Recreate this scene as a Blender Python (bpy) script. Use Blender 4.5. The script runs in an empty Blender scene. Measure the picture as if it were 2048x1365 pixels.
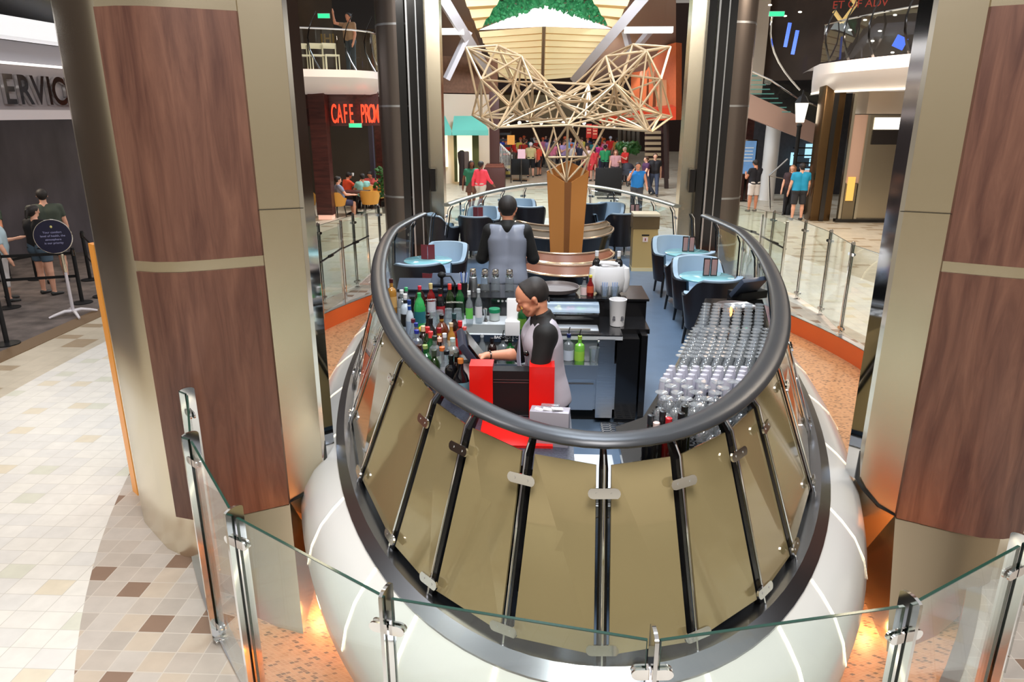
import bpy, bmesh, math, random
import numpy as np
from mathutils import Vector, Matrix
PI = math.pi
SC = bpy.context.scene
COL = SC.collection
random.seed(7)

# ------------------------------------------------------------------ camera
CAM_H = 3.25
FPX = 1430.0
PITCH = math.radians(17.7)
YAW = math.atan(64 / FPX * math.cos(PITCH))
cd = bpy.data.cameras.new('camera')
cam = bpy.data.objects.new('camera', cd)
COL.objects.link(cam)
cam.location = (0, 0, CAM_H)
cam.rotation_euler = (PI / 2 - PITCH, 0, YAW)
cd.sensor_width = 36
cd.lens = 36 * FPX / 2048
cd.clip_start = 0.05
cd.clip_end = 200
SC.camera = cam

# ------------------------------------------------------------------ world + colour management
vs = SC.view_settings
vs.view_transform = 'Standard'
vs.look = 'None'
vs.gamma = 1
vs.use_curve_mapping = False
vs.exposure = 0.0
SC.cycles.transparent_max_bounces = 32
SC.cycles.max_bounces = 10
SC.cycles.caustics_reflective = False
SC.cycles.caustics_refractive = False
SC.cycles.sample_clamp_indirect = 3.0
w = bpy.data.worlds.new('world')
SC.world = w
w.use_nodes = True
wn = w.node_tree
for n_ in list(wn.nodes):
    wn.nodes.remove(n_)
wo = wn.nodes.new('ShaderNodeOutputWorld')
wb = wn.nodes.new('ShaderNodeBackground')
wt = wn.nodes.new('ShaderNodeTexCoord')
ws = wn.nodes.new('ShaderNodeSeparateXYZ')
wr = wn.nodes.new('ShaderNodeValToRGB')
wn.links.new(wt.outputs['Generated'], ws.inputs[0])
wm = wn.nodes.new('ShaderNodeMapRange')
wm.inputs[1].default_value = -1
wm.inputs[2].default_value = 1
wn.links.new(ws.outputs[2], wm.inputs[0])
wn.links.new(wm.outputs[0], wr.inputs[0])
wn.links.new(wr.outputs[0], wb.inputs[0])
wn.links.new(wb.outputs[0], wo.inputs[0])
el = wr.color_ramp.elements
el[0].position = 0.0
el[0].color = (0.42, 0.37, 0.30, 1)
el[1].position = 1.0
el[1].color = (0.75, 0.74, 0.75, 1)
for p_, c_ in ((0.36, (0.40, 0.34, 0.26)), (0.43, (0.55, 0.47, 0.34)), (0.50, (0.40, 0.34, 0.26)), (0.545, (1.1, 1.0, 0.82)), (0.572, (0.16, 0.14, 0.15)), (0.66, (0.3, 0.27, 0.25)), (0.74, (0.7, 0.67, 0.62)), (0.85, (0.9, 0.88, 0.86))):
    e_ = el.new(p_)
    e_.color = (*c_, 1)
wb.inputs[1].default_value = 0.7


def area(loc, size, power, color=(1, 1, 1), target=None, sy=None, name='ceiling_light'):
    l = bpy.data.lights.new(name, 'AREA')
    l.shape = 'RECTANGLE' if sy else 'DISK'
    l.size = size
    if sy:
        l.size_y = sy
    l.energy = power
    l.color = color
    o = bpy.data.objects.new(name, l)
    COL.objects.link(o)
    o.location = loc
    if target is not None:
        d = Vector(target) - Vector(loc)
        o.rotation_euler = d.to_track_quat('-Z', 'Y').to_euler()
    return o


def spot(loc, target, power, color=(1, 1, 1), ang=50, blend=0.5, r=0.08, name='spot_light'):
    l = bpy.data.lights.new(name, 'SPOT')
    l.energy = power
    l.color = color
    l.spot_size = math.radians(ang)
    l.spot_blend = blend
    l.shadow_soft_size = r
    o = bpy.data.objects.new(name, l)
    COL.objects.link(o)
    o.location = loc
    o.rotation_euler = (Vector(target) - Vector(loc)).to_track_quat('-Z', 'Y').to_euler()
    return o


def point(loc, power, color, r=0.05, name='lamp_light'):
    l = bpy.data.lights.new(name, 'POINT')
    l.energy = power
    l.color = color
    l.shadow_soft_size = r
    o = bpy.data.objects.new(name, l)
    COL.objects.link(o)
    o.location = loc
    return o


WARM = (1.0, 0.84, 0.66)
NEUT = (1.0, 0.95, 0.9)
COOL = (0.80, 0.90, 1.0)
area((0.4, 0.8, 7.2), 2.6, 430, NEUT, (0.3, 3.0, 0.8))          # over the near end of the bar
area((0.3, 6.0, 7.4), 2.4, 300, COOL, (0.3, 6.0, 0.8))          # over the bar
area((0.3, 11.5, 7.4), 2.4, 260, COOL, (0.3, 11.5, 0.8))
area((-4.6, 5.0, 6.5), 2.2, 235, NEUT, (-5.0, 5.6, 0))          # over the cream paving on the left
area((6.4, 11.0, 6.5), 2.2, 420, WARM, (6.8, 12.5, 0))            # right paving
area((-0.5, 27.0, 8.0), 4.0, 1500, COOL, (-0.5, 28.0, 0))        # far promenade
area((1.5, 40.0, 7.5), 6.0, 2300, COOL, (1.5, 42.0, 0))
area((7.8, 20.0, 5.0), 2.0, 260, WARM, (8.0, 21.0, 0))
area((-10.5, 13.2, 3.0), 1.2, 45, WARM, (-10.5, 13.4, 0))
area((-7.2, 24.6, 3.6), 1.0, 40, WARM, (-6.6, 24.0, 0))
area((-4.2, 19.0, 6.5), 2.0, 260, WARM, (-4.0, 19.0, 0))

# ------------------------------------------------------------------ pixel <-> place (photo frame 2048 x 1365)
_fw = np.array([-math.sin(YAW) * math.cos(PITCH), math.cos(YAW) * math.cos(PITCH), -math.sin(PITCH)])
_rt = np.array([math.cos(YAW), math.sin(YAW), 0.0])
_up = np.cross(_rt, _fw)


def ray(x, y):
    return _fw + _rt * (x - 1024) / FPX - _up * (y - 682.5) / FPX


def Z(x, y, z=0.0):
    r = ray(x, y)
    t = (z - CAM_H) / r[2]
    return Vector((r[0] * t, r[1] * t, z))


def A(x, y, Y):
    r = ray(x, y)
    t = Y / r[1]
    return Vector((r[0] * t, Y, CAM_H + r[2] * t))


# ------------------------------------------------------------------ materials
def _new(name):
    m = bpy.data.materials.new(name)
    m.use_nodes = True
    nt = m.node_tree
    return m, nt, nt.nodes['Principled BSDF']


def sset(b, **k):
    for n, v in k.items():
        n = n.replace('_', ' ')
        if n in b.inputs:
            b.inputs[n].default_value = v


def pm(name, c, rough=0.5, metal=0.0, coat=0.0, emis=None, es=1.0, noise=0.0, nscale=8.0, bump=0.0, stretch=(1, 1, 1), aniso=0.0, spec=0.5):
    m, nt, b = _new(name)
    b.inputs['Base Color'].default_value = (*c, 1)
    b.inputs['Roughness'].default_value = rough
    b.inputs['Metallic'].default_value = metal
    b.inputs['Coat Weight'].default_value = coat
    b.inputs['Coat Roughness'].default_value = 0.08
    b.inputs['Specular IOR Level'].default_value = spec
    if aniso:
        b.inputs['Anisotropic'].default_value = aniso
    if emis:
        b.inputs['Emission Color'].default_value = (*emis, 1)
        b.inputs['Emission Strength'].default_value = es
    if noise or bump:
        tc = nt.nodes.new('ShaderNodeTexCoord')
        mp = nt.nodes.new('ShaderNodeMapping')
        mp.inputs['Scale'].default_value = stretch
        no = nt.nodes.new('ShaderNodeTexNoise')
        no.inputs['Scale'].default_value = nscale
        no.inputs['Detail'].default_value = 4
        nt.links.new(tc.outputs['Object'], mp.inputs[0])
        nt.links.new(mp.outputs[0], no.inputs[0])
        if noise:
            mx = nt.nodes.new('ShaderNodeMix')
            mx.data_type = 'RGBA'
            mx.inputs[6].default_value = (*[max(0, v * (1 - noise)) for v in c], 1)
            mx.inputs[7].default_value = (*[min(1, v * (1 + noise)) for v in c], 1)
            cr = nt.nodes.new('ShaderNodeMapRange')
            cr.inputs[1].default_value = 0.3
            cr.inputs[2].default_value = 0.7
            nt.links.new(no.outputs[0], cr.inputs[0])
            nt.links.new(cr.outputs[0], mx.inputs[0])
            nt.links.new(mx.outputs[2], b.inputs['Base Color'])
        if bump:
            bu = nt.nodes.new('ShaderNodeBump')
            bu.inputs['Strength'].default_value = bump
            bu.inputs['Distance'].default_value = 0.01
            nt.links.new(no.outputs[0], bu.inputs['Height'])
            nt.links.new(bu.outputs[0], b.inputs['Normal'])
    return m


def glass(name, tint=(0.93, 0.97, 0.95), rough=0.0, refl=1.0, ior=1.5, haze=None, hz=0.0):
    m = bpy.data.materials.new(name)
    m.use_nodes = True
    nt = m.node_tree
    for n in list(nt.nodes):
        nt.nodes.remove(n)
    out = nt.nodes.new('ShaderNodeOutputMaterial')
    tr = nt.nodes.new('ShaderNodeBsdfTransparent')
    tr.inputs[0].default_value = (*tint, 1)
    gl = nt.nodes.new('ShaderNodeBsdfGlossy')
    gl.inputs[0].default_value = (refl, refl, refl, 1)
    gl.inputs['Roughness'].default_value = rough
    lw = nt.nodes.new('ShaderNodeLayerWeight')
    pw = nt.nodes.new('ShaderNodeMath')
    pw.operation = 'POWER'
    pw.inputs[1].default_value = 4.0
    nt.links.new(lw.outputs['Facing'], pw.inputs[0])
    fr = nt.nodes.new('ShaderNodeMath')
    fr.operation = 'MULTIPLY_ADD'
    f0 = ((ior - 1) / (ior + 1)) ** 2
    fr.inputs[1].default_value = 0.8 - f0
    fr.inputs[2].default_value = f0
    nt.links.new(pw.outputs[0], fr.inputs[0])
    mx = nt.nodes.new('ShaderNodeMixShader')
    nt.links.new(fr.outputs[0], mx.inputs[0])
    if haze:
        df = nt.nodes.new('ShaderNodeBsdfDiffuse')
        df.inputs[0].default_value = (*haze, 1)
        m2 = nt.nodes.new('ShaderNodeMixShader')
        m2.inputs[0].default_value = hz
        nt.links.new(tr.outputs[0], m2.inputs[1])
        nt.links.new(df.outputs[0], m2.inputs[2])
        nt.links.new(m2.outputs[0], mx.inputs[1])
    else:
        nt.links.new(tr.outputs[0], mx.inputs[1])
    nt.links.new(gl.outputs[0], mx.inputs[2])
    nt.links.new(mx.outputs[0], out.inputs[0])
    return m


def tiles(name, sx, sy, cols, grout, rough=0.35, gw=0.02, noise=0.06, rot=0.0, shift=0.0):
    """cols: list of (threshold, colour): per-tile random pick by white noise"""
    m, nt, b = _new(name)
    N = nt.nodes.new
    L = nt.links.new
    tc = N('ShaderNodeTexCoord')
    mp = N('ShaderNodeMapping')
    mp.inputs['Rotation'].default_value = (0, 0, rot)
    mp.inputs['Scale'].default_value = (1 / sx, 1 / sy, 1)
    L(tc.outputs['Object'], mp.inputs[0])
    sp = N('ShaderNodeSeparateXYZ')
    L(mp.outputs[0], sp.inputs[0])

    def mth(op, a, v=None):
        n = N('ShaderNodeMath')
        n.operation = op
        for i, q in enumerate((a, v)):
            if q is None:
                continue
            if isinstance(q, (int, float)):
                n.inputs[i].default_value = q
            else:
                L(q, n.inputs[i])
        return n.outputs[0]
    fy = mth('FLOOR', sp.outputs[1])
    xs = mth('ADD', sp.outputs[0], mth('MULTIPLY', fy, shift)) if shift else sp.outputs[0]
    fx = mth('FLOOR', xs)
    cx = N('ShaderNodeCombineXYZ')
    L(fx, cx.inputs[0])
    L(fy, cx.inputs[1])
    wn_ = N('ShaderNodeTexWhiteNoise')
    wn_.noise_dimensions = '2D'
    L(cx.outputs[0], wn_.inputs[0])
    cr = N('ShaderNodeValToRGB')
    cr.color_ramp.interpolation = 'CONSTANT'
    e = cr.color_ramp.elements
    e[0].position = 0
    e[0].color = (*cols[0][1], 1)
    e[1].position = cols[1][0] if len(cols) > 1 else 1
    e[1].color = (*(cols[1][1] if len(cols) > 1 else cols[0][1]), 1)
    for t, c in cols[2:]:
        q = e.new(t)
        q.color = (*c, 1)
    L(wn_.outputs[0], cr.inputs[0])
    # stone variation
    no = N('ShaderNodeTexNoise')
    no.inputs['Scale'].default_value = 9
    no.inputs['Detail'].default_value = 5
    L(tc.outputs['Object'], no.inputs[0])
    mr = N('ShaderNodeMapRange')
    mr.inputs[3].default_value = 1 - noise * 2
    mr.inputs[4].default_value = 1 + noise * 2
    L(no.outputs[0], mr.inputs[0])
    vm = N('ShaderNodeVectorMath')
    vm.operation = 'SCALE'
    L(cr.outputs[0], vm.inputs[0])
    L(mr.outputs[0], vm.inputs[3])
    dx = mth('FRACT', xs)
    dy = mth('FRACT', sp.outputs[1])
    ex = mth('MINIMUM', dx, mth('SUBTRACT', 1.0, dx))
    ey = mth('MINIMUM', dy, mth('SUBTRACT', 1.0, dy))
    ed = mth('LESS_THAN', mth('MINIMUM', ex, ey), gw)
    mx = N('ShaderNodeMix')
    mx.data_type = 'RGBA'
    L(ed, mx.inputs[0])
    L(vm.outputs[0], mx.inputs[6])
    mx.inputs[7].default_value = (*grout, 1)
    L(mx.outputs[2], b.inputs['Base Color'])
    b.inputs['Roughness'].default_value = rough
    return m


def wood(name, c1, c2, rough=0.4, sc=3.0, axis='z', coat=0.1):
    m, nt, b = _new(name)
    tc = nt.nodes.new('ShaderNodeTexCoord')
    mp = nt.nodes.new('ShaderNodeMapping')
    mp.inputs['Scale'].default_value = {'z': (1, 1, 0.09), 'x': (0.09, 1, 1), 'y': (1, 0.09, 1)}[axis]
    no = nt.nodes.new('ShaderNodeTexNoise')
    no.inputs['Scale'].default_value = sc * 4
    no.inputs['Detail'].default_value = 9
    no.inputs['Roughness'].default_value = 0.62
    no.inputs['Distortion'].default_value = 0.6
    cr = nt.nodes.new('ShaderNodeValToRGB')
    cr.color_ramp.elements[0].position = 0.32
    cr.color_ramp.elements[0].color = (*c1, 1)
    cr.color_ramp.elements[1].position = 0.68
    cr.color_ramp.elements[1].color = (*c2, 1)
    nt.links.new(tc.outputs['Object'], mp.inputs[0])
    nt.links.new(mp.outputs[0], no.inputs[0])
    nt.links.new(no.outputs[0], cr.inputs[0])
    nt.links.new(cr.outputs[0], b.inputs['Base Color'])
    b.inputs['Roughness'].default_value = rough
    b.inputs['Coat Weight'].default_value = coat
    return m


def brushed(name, c, rough=0.3, aniso=0.7, axis='h'):
    m, nt, b = _new(name)
    tc = nt.nodes.new('ShaderNodeTexCoord')
    mp = nt.nodes.new('ShaderNodeMapping')
    mp.inputs['Scale'].default_value = (0.6, 0.6, 160) if axis == 'h' else (160, 160, 0.6)
    no = nt.nodes.new('ShaderNodeTexNoise')
    no.inputs['Scale'].default_value = 6
    no.inputs['Detail'].default_value = 3
    nt.links.new(tc.outputs['Object'], mp.inputs[0])
    nt.links.new(mp.outputs[0], no.inputs[0])
    mr = nt.nodes.new('ShaderNodeMapRange')
    mr.inputs[3].default_value = rough * 0.85
    mr.inputs[4].default_value = rough * 1.2
    nt.links.new(no.outputs[0], mr.inputs[0])
    nt.links.new(mr.outputs[0], b.inputs['Roughness'])
    b.inputs['Base Color'].default_value = (*c, 1)
    b.inputs['Metallic'].default_value = 1
    bu = nt.nodes.new('ShaderNodeBump')
    bu.inputs['Strength'].default_value = 0.03
    bu.inputs['Distance'].default_value = 0.001
    nt.links.new(no.outputs[0], bu.inputs['Height'])
    nt.links.new(bu.outputs[0], b.inputs['Normal'])
    return m


_mc = {}


def C(c, rough=0.5, metal=0.0, coat=0.0):
    """plain colour material, cached"""
    k = (tuple(round(v, 3) for v in c), rough, metal, coat)
    if k not in _mc:
        _mc[k] = pm('paint_%d' % len(_mc), c, rough, metal, coat)
    return _mc[k]


def srgb(r, g, b):
    f = lambda v: (v / 255 / 12.92) if v / 255 <= 0.04045 else ((v / 255 + 0.055) / 1.055) ** 2.4
    return (f(r), f(g), f(b))


M = {}
M['chrome'] = pm('polished_steel', (0.78, 0.77, 0.76), 0.08, 1)
M['steel'] = brushed('brushed_steel', (0.62, 0.63, 0.65), 0.28)
M['satin'] = pm('satin_steel', (0.62, 0.64, 0.67), 0.34, 1)
M['brass'] = brushed('brushed_champagne_brass', (0.70, 0.62, 0.47), 0.24)
M['champ'] = pm('polished_champagne_metal', (0.80, 0.74, 0.60), 0.26, 1)
M['darkmetal'] = pm('dark_polished_metal', (0.09, 0.085, 0.085), 0.16, 1)
M['gunmetal'] = brushed('gunmetal', (0.22, 0.22, 0.24), 0.24, axis='v')
M['black'] = pm('black_lacquer', (0.008, 0.008, 0.009), 0.18, 0, 0.4)
M['blackmatt'] = pm('black_matt', (0.010, 0.010, 0.011), 0.55, spec=0.25)
M['rubber'] = pm('black_rubber_rail', (0.025, 0.026, 0.028), 0.3)
M['redwood'] = wood('red_brown_veneer', srgb(82, 50, 42), srgb(124, 86, 70), 0.4)
M['darkwood'] = wood('dark_reddish_timber', srgb(48, 22, 20), srgb(84, 42, 36), 0.4, axis='x')
M['glass'] = glass('clear_sheet_glass', (0.93, 0.97, 0.955))
M['glass2'] = glass('crystal_glass', (0.90, 0.93, 0.96), 0.02, 1.0, 2.5, haze=(0.95, 0.98, 1.0), hz=0.13)
M['frost'] = glass('frosted_flute_glass', (0.75, 0.75, 0.82), 0.25, 0.9, 1.5, haze=(0.75, 0.75, 0.85), hz=0.55)
M['gedge'] = pm('green_glass_edge', srgb(20, 60, 50), 0.12, 0, 0.3)
M['gedgel'] = pm('pale_teal_glass_edge', srgb(120, 190, 190), 0.15, 0, 0.3)
M['bronzeglass'] = pm('bronze_mirror_glass', srgb(168, 152, 112), 0.07, 0.35, 0.4)
M['white'] = pm('white_paint', (0.82, 0.80, 0.78), 0.4)
M['hull'] = pm('white_lacquer_hull', (0.82, 0.81, 0.78), 0.22, 0, 0.3)
M['strip'] = pm('light_strip', (1, 1, 1), 0.4, emis=(1.0, 0.86, 0.58), es=1.5)
M['deck'] = pm('blue_grey_deck_covering', srgb(94, 114, 138), 0.38, noise=0.08, nscale=5)
M['leather_blue'] = pm('pale_blue_leather', srgb(160, 184, 204), 0.4)
M['leather_black'] = pm('black_brown_leather', srgb(34, 32, 36), 0.32, noise=0.1)
M['leather_copper'] = pm('copper_brown_leather', srgb(150, 98, 76), 0.35)
M['gold'] = pm('satin_gold_paint', srgb(205, 175, 115), 0.35, 0.2)
M['goldtrim'] = pm('champagne_trim', srgb(215, 190, 165), 0.2, 0.8)
M['copper'] = pm('copper_gold_cladding', srgb(212, 142, 76), 0.3, 0.25)
M['rod'] = pm('pale_rose_gold_rod', srgb(224, 196, 158), 0.3, 0.35)
M['yellow'] = pm('mustard_upholstery', srgb(208, 150, 62), 0.5)
M['paper'] = pm('white_paper', (0.85, 0.85, 0.87), 0.6)
M['red'] = pm('bright_red_laminate', srgb(222, 28, 22), 0.3, 0, 0.2)
M['green_exit'] = pm('green_exit_sign', (0.1, 0.8, 0.4), 0.4, emis=(0.02, 0.75, 0.30), es=1.0)
M['redneon'] = pm('red_neon_letter', (0.9, 0.1, 0.05), 0.3, emis=(1.0, 0.06, 0.02), es=1.3)
M['lampglow'] = pm('lantern_glow', (1, 1, 1), 0.3, emis=(1.0, 0.92, 0.72), es=3.0)
M['blueglow'] = pm('blue_screen_glow', (0.2, 0.4, 1), 0.3, emis=(0.04, 0.12, 1.0), es=0.9)
M['leaf'] = pm('leaf_green', srgb(40, 92, 34), 0.5, noise=0.4, nscale=30)
M['skin1'] = pm('skin_tan', srgb(205, 140, 110), 0.5)
M['skin2'] = pm('skin_light', srgb(224, 168, 142), 0.5)
M['skin3'] = pm('skin_brown', srgb(120, 76, 56), 0.5)
M['hair'] = pm('black_hair', srgb(34, 28, 27), 0.62, noise=0.3, nscale=60, stretch=(1, 1, 0.2))
M['hairbrown'] = pm('brown_hair', srgb(78, 52, 38), 0.5)


# ------------------------------------------------------------------ mesh building
class MB:
    def __init__(s):
        s.v = []
        s.f = []

    def add(s, vs_, fs_):
        k = len(s.v)
        s.v += [tuple(v) for v in vs_]
        s.f += [tuple(i + k for i in f) for f in fs_]
        return s

    def box(s, c, size, rz=0.0, ry=0.0, rx=0.0, taper=None):
        hx, hy, hz = size[0] / 2, size[1] / 2, size[2] / 2
        R = Matrix.Rotation(rz, 3, 'Z') @ Matrix.Rotation(ry, 3, 'Y') @ Matrix.Rotation(rx, 3, 'X')
        pts = []
        for sz in (-1, 1):
            k = taper if (taper and sz > 0) else 1
            for sx, sy in ((-1, -1), (1, -1), (1, 1), (-1, 1)):
                pts.append(R @ Vector((sx * hx * k, sy * hy * k, sz * hz)) + Vector(c))
        return s.add(pts, [(3, 2, 1, 0), (4, 5, 6, 7), (0, 1, 5, 4), (1, 2, 6, 5), (2, 3, 7, 6), (3, 0, 4, 7)])

    def rbox(s, c, size, r=0.01, rz=0.0, ry=0.0, rx=0.0):
        """box with chamfered edges"""
        bm = bmesh.new()
        bmesh.ops.create_cube(bm, size=1)
        for v in bm.verts:
            v.co = Vector((v.co.x * size[0], v.co.y * size[1], v.co.z * size[2]))
        bmesh.ops.bevel(bm, geom=list(bm.edges), offset=min(r, min(size) * 0.45), segments=2, affect='EDGES', profile=0.6)
        R = Matrix.Rotation(rz, 3, 'Z') @ Matrix.Rotation(ry, 3, 'Y') @ Matrix.Rotation(rx, 3, 'X')
        bm.verts.index_update()
        vv = [R @ v.co + Vector(c) for v in bm.verts]
        ff = [[v.index for v in f.verts] for f in bm.faces]
        bm.free()
        return s.add(vv, ff)

    def lathe(s, prof, c=(0, 0, 0), n=16, caps=True, sx=1.0, sy=1.0):
        c = Vector(c)
        vv = []
        for r, z in prof:
            for k in range(n):
                a = 2 * PI * k / n
                vv.append(c + Vector((r * sx * math.cos(a), r * sy * math.sin(a), z)))
        ff = []
        m = len(prof)
        for i in range(m - 1):
            for k in range(n):
                k2 = (k + 1) % n
                ff.append((i * n + k, i * n + k2, (i + 1) * n + k2, (i + 1) * n + k))
        if caps:
            if prof[0][0] > 1e-5:
                ff.append(tuple(range(n - 1, -1, -1)))
            if prof[-1][0] > 1e-5:
                ff.append(tuple((m - 1) * n + k for k in range(n)))
        return s.add(vv, ff)

    def tube(s, pts, r, n=8, closed=False, caps=True, flat=1.0):
        pts = [Vector(p) for p in pts]
        m = len(pts)
        rr = r if isinstance(r, (list, tuple)) else [r] * m
        up = None
        vv = []
        for i, p in enumerate(pts):
            if closed:
                t = pts[(i + 1) % m] - pts[i - 1]
            else:
                t = pts[min(i + 1, m - 1)] - pts[max(i - 1, 0)]
            t.normalize()
            if up is None:
                up = Vector((0, 0, 1)) if abs(t.z) < 0.9 else Vector((0, 1, 0))
            u = t.cross(up)
            if u.length < 1e-6:
                u = t.cross(Vector((1, 0, 0)))
            u.normalize()
            w_ = u.cross(t).normalized()
            up = w_
            for k in range(n):
                a = 2 * PI * k / n
                vv.append(p + u * rr[i] * math.cos(a) + w_ * rr[i] * flat * math.sin(a))
        ff = []
        for i in range(m if closed else m - 1):
            j = (i + 1) % m
            for k in range(n):
                k2 = (k + 1) % n
                ff.append((i * n + k, j * n + k, j * n + k2, i * n + k2))
        if not closed and caps:
            ff.append(tuple(range(n)))
            ff.append(tuple((m - 1) * n + k for k in range(n - 1, -1, -1)))
        return s.add(vv, ff)

    def cyl(s, a, b, r, n=16, r2=None):
        return s.tube([a, b], [r, r if r2 is None else r2], n)

    def prism(s, poly, z0, z1, top=None):
        """vertical prism of a 2-D polygon; top = optional list of per-vertex z"""
        n = len(poly)
        vv = [(p[0], p[1], z0) for p in poly] + [(p[0], p[1], (top[i] if top else z1)) for i, p in enumerate(poly)]
        ff = [tuple(range(n - 1, -1, -1)), tuple(range(n, 2 * n))]
        for i in range(n):
            j = (i + 1) % n
            ff.append((i, j, n + j, n + i))
        return s.add(vv, ff)

    def slab(s, pts, d):
        """planar polygon (3-D pts) given thickness along vector d"""
        d = Vector(d)
        n = len(pts)
        vv = [Vector(p) for p in pts] + [Vector(p) + d for p in pts]
        ff = [tuple(range(n)), tuple(range(2 * n - 1, n - 1, -1))]
        for i in range(n):
            j = (i + 1) % n
            ff.append((j, i, n + i, n + j))
        return s.add(vv, ff)

    def strip(s, rows, closed=False):
        """grid of points: rows x cols"""
        n = len(rows[0])
        vv = [p for r in rows for p in r]
        ff = []
        for i in range(len(rows) - 1):
            for k in range(n if closed else n - 1):
                k2 = (k + 1) % n
                ff.append((i * n + k, i * n + k2, (i + 1) * n + k2, (i + 1) * n + k))
        return s.add(vv, ff)

    def sphere(s, c, r, n=12, sc=(1, 1, 1)):
        prof = [(math.sin(PI * i / n) * 1.0, -math.cos(PI * i / n)) for i in range(n + 1)]
        prof[0] = (0.001, -1)
        prof[-1] = (0.001, 1)
        k = len(s.v)
        s.lathe(prof, (0, 0, 0), n + 4)
        for i in range(k, len(s.v)):
            v = s.v[i]
            s.v[i] = (c[0] + v[0] * r * sc[0], c[1] + v[1] * r * sc[1], c[2] + v[2] * r * sc[2])
        return s

    def ico(s, c, r, sub=1, jit=0.0):
        bm = bmesh.new()
        bmesh.ops.create_icosphere(bm, subdivisions=sub, radius=r)
        bm.verts.index_update()
        vv = [Vector(c) + v.co * (1 + random.uniform(-jit, jit)) for v in bm.verts]
        ff = [[v.index for v in f.verts] for f in bm.faces]
        bm.free()
        return s.add(vv, ff)

    def mesh(s, name, m, smooth=True, ang=40, fix=True):
        me = bpy.data.meshes.new(name)
        me.from_pydata(s.v, [], s.f)
        if fix:
            bm = bmesh.new()
            bm.from_mesh(me)
            bmesh.ops.recalc_face_normals(bm, faces=bm.faces)
            bm.to_mesh(me)
            bm.free()
        me.update()
        if smooth:
            me.shade_smooth()
            me.set_sharp_from_angle(angle=math.radians(ang))
        if m is not None:
            me.materials.append(m)
        return me

    def build(s, name, m, parent=None, smooth=True, ang=40, label=None, fix=True):
        me = s.mesh(name, m, smooth, ang, fix)
        return link(name, me, parent, label)


def link(name, me, parent=None, label=None):
    o = bpy.data.objects.new(name, me)
    COL.objects.link(o)
    if parent is not None:
        o.parent = parent
        if any(abs(v) > 1e-9 for v in parent.location) or any(abs(v) > 1e-9 for v in parent.rotation_euler):
            if o.get('_local') is None:
                pass
    if label:
        o['label'] = label
    return o


def thing(name, label, cat, loc=(0, 0, 0), rz=0.0, group=None):
    o = bpy.data.objects.new(name, None)
    COL.objects.link(o)
    o.location = loc
    o.rotation_euler = (0, 0, rz)
    o.empty_display_size = 0.1
    o['label'] = label
    o['category'] = cat
    if group:
        o['group'] = group
    return o


def tag(o, label, cat, group=None, kind=None):
    if label:
        o['label'] = label
        o['category'] = cat
    if group:
        o['group'] = group
    if kind:
        o['kind'] = kind
    return o


def struct(name, mb, m, parent=None, smooth=True):
    o = mb.build(name, m, parent, smooth)
    if parent is None:
        o['kind'] = 'structure'
    return o


def dup(root, loc, rz=0.0, label=None, group=None, scale=None, mats=None):
    r = root.copy()
    COL.objects.link(r)
    r.location = loc
    r.rotation_euler = (0, 0, rz)
    if scale:
        r.scale = (scale, scale, scale)
    if label:
        r['label'] = label
    if group:
        r['group'] = group
    for ch in list(root.children):
        c = ch.copy()
        COL.objects.link(c)
        c.parent = r
        for g in list(ch.children):
            d = g.copy()
            COL.objects.link(d)
            d.parent = c
    return r


def text(s, size, depth, mat, parent=None, name='lettering', M4=None, align='CENTER', bold=0.0, sx=1.0):
    cu = bpy.data.curves.new(name, 'FONT')
    cu.body = s
    cu.size = size
    cu.extrude = depth
    cu.offset = bold
    cu.align_x = align
    cu.align_y = 'CENTER'
    tmp = bpy.data.objects.new(name, cu)
    COL.objects.link(tmp)
    dg = bpy.context.evaluated_depsgraph_get()
    dg.update()
    me = bpy.data.meshes.new_from_object(tmp.evaluated_get(dg))
    bpy.data.objects.remove(tmp)
    if sx != 1.0:
        for v in me.vertices:
            v.co.x *= sx
    if M4 is not None:
        me.transform(M4)
    me.materials.clear()
    me.materials.append(mat)
    return link(name, me, parent)


def face(loc, rz=0.0, tilt=0.0):
    """matrix that stands flat text upright, readable from -Y when rz=0; tilt leans the top back"""
    return Matrix.Translation(Vector(loc)) @ Matrix.Rotation(rz, 4, 'Z') @ Matrix.Rotation(PI / 2 - tilt, 4, 'X')
# ------------------------------------------------------------------ organic bodies: blended tapered limbs, meshed with surface nets
def V3(*a):
    return np.array(a, dtype=np.float64)


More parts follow.
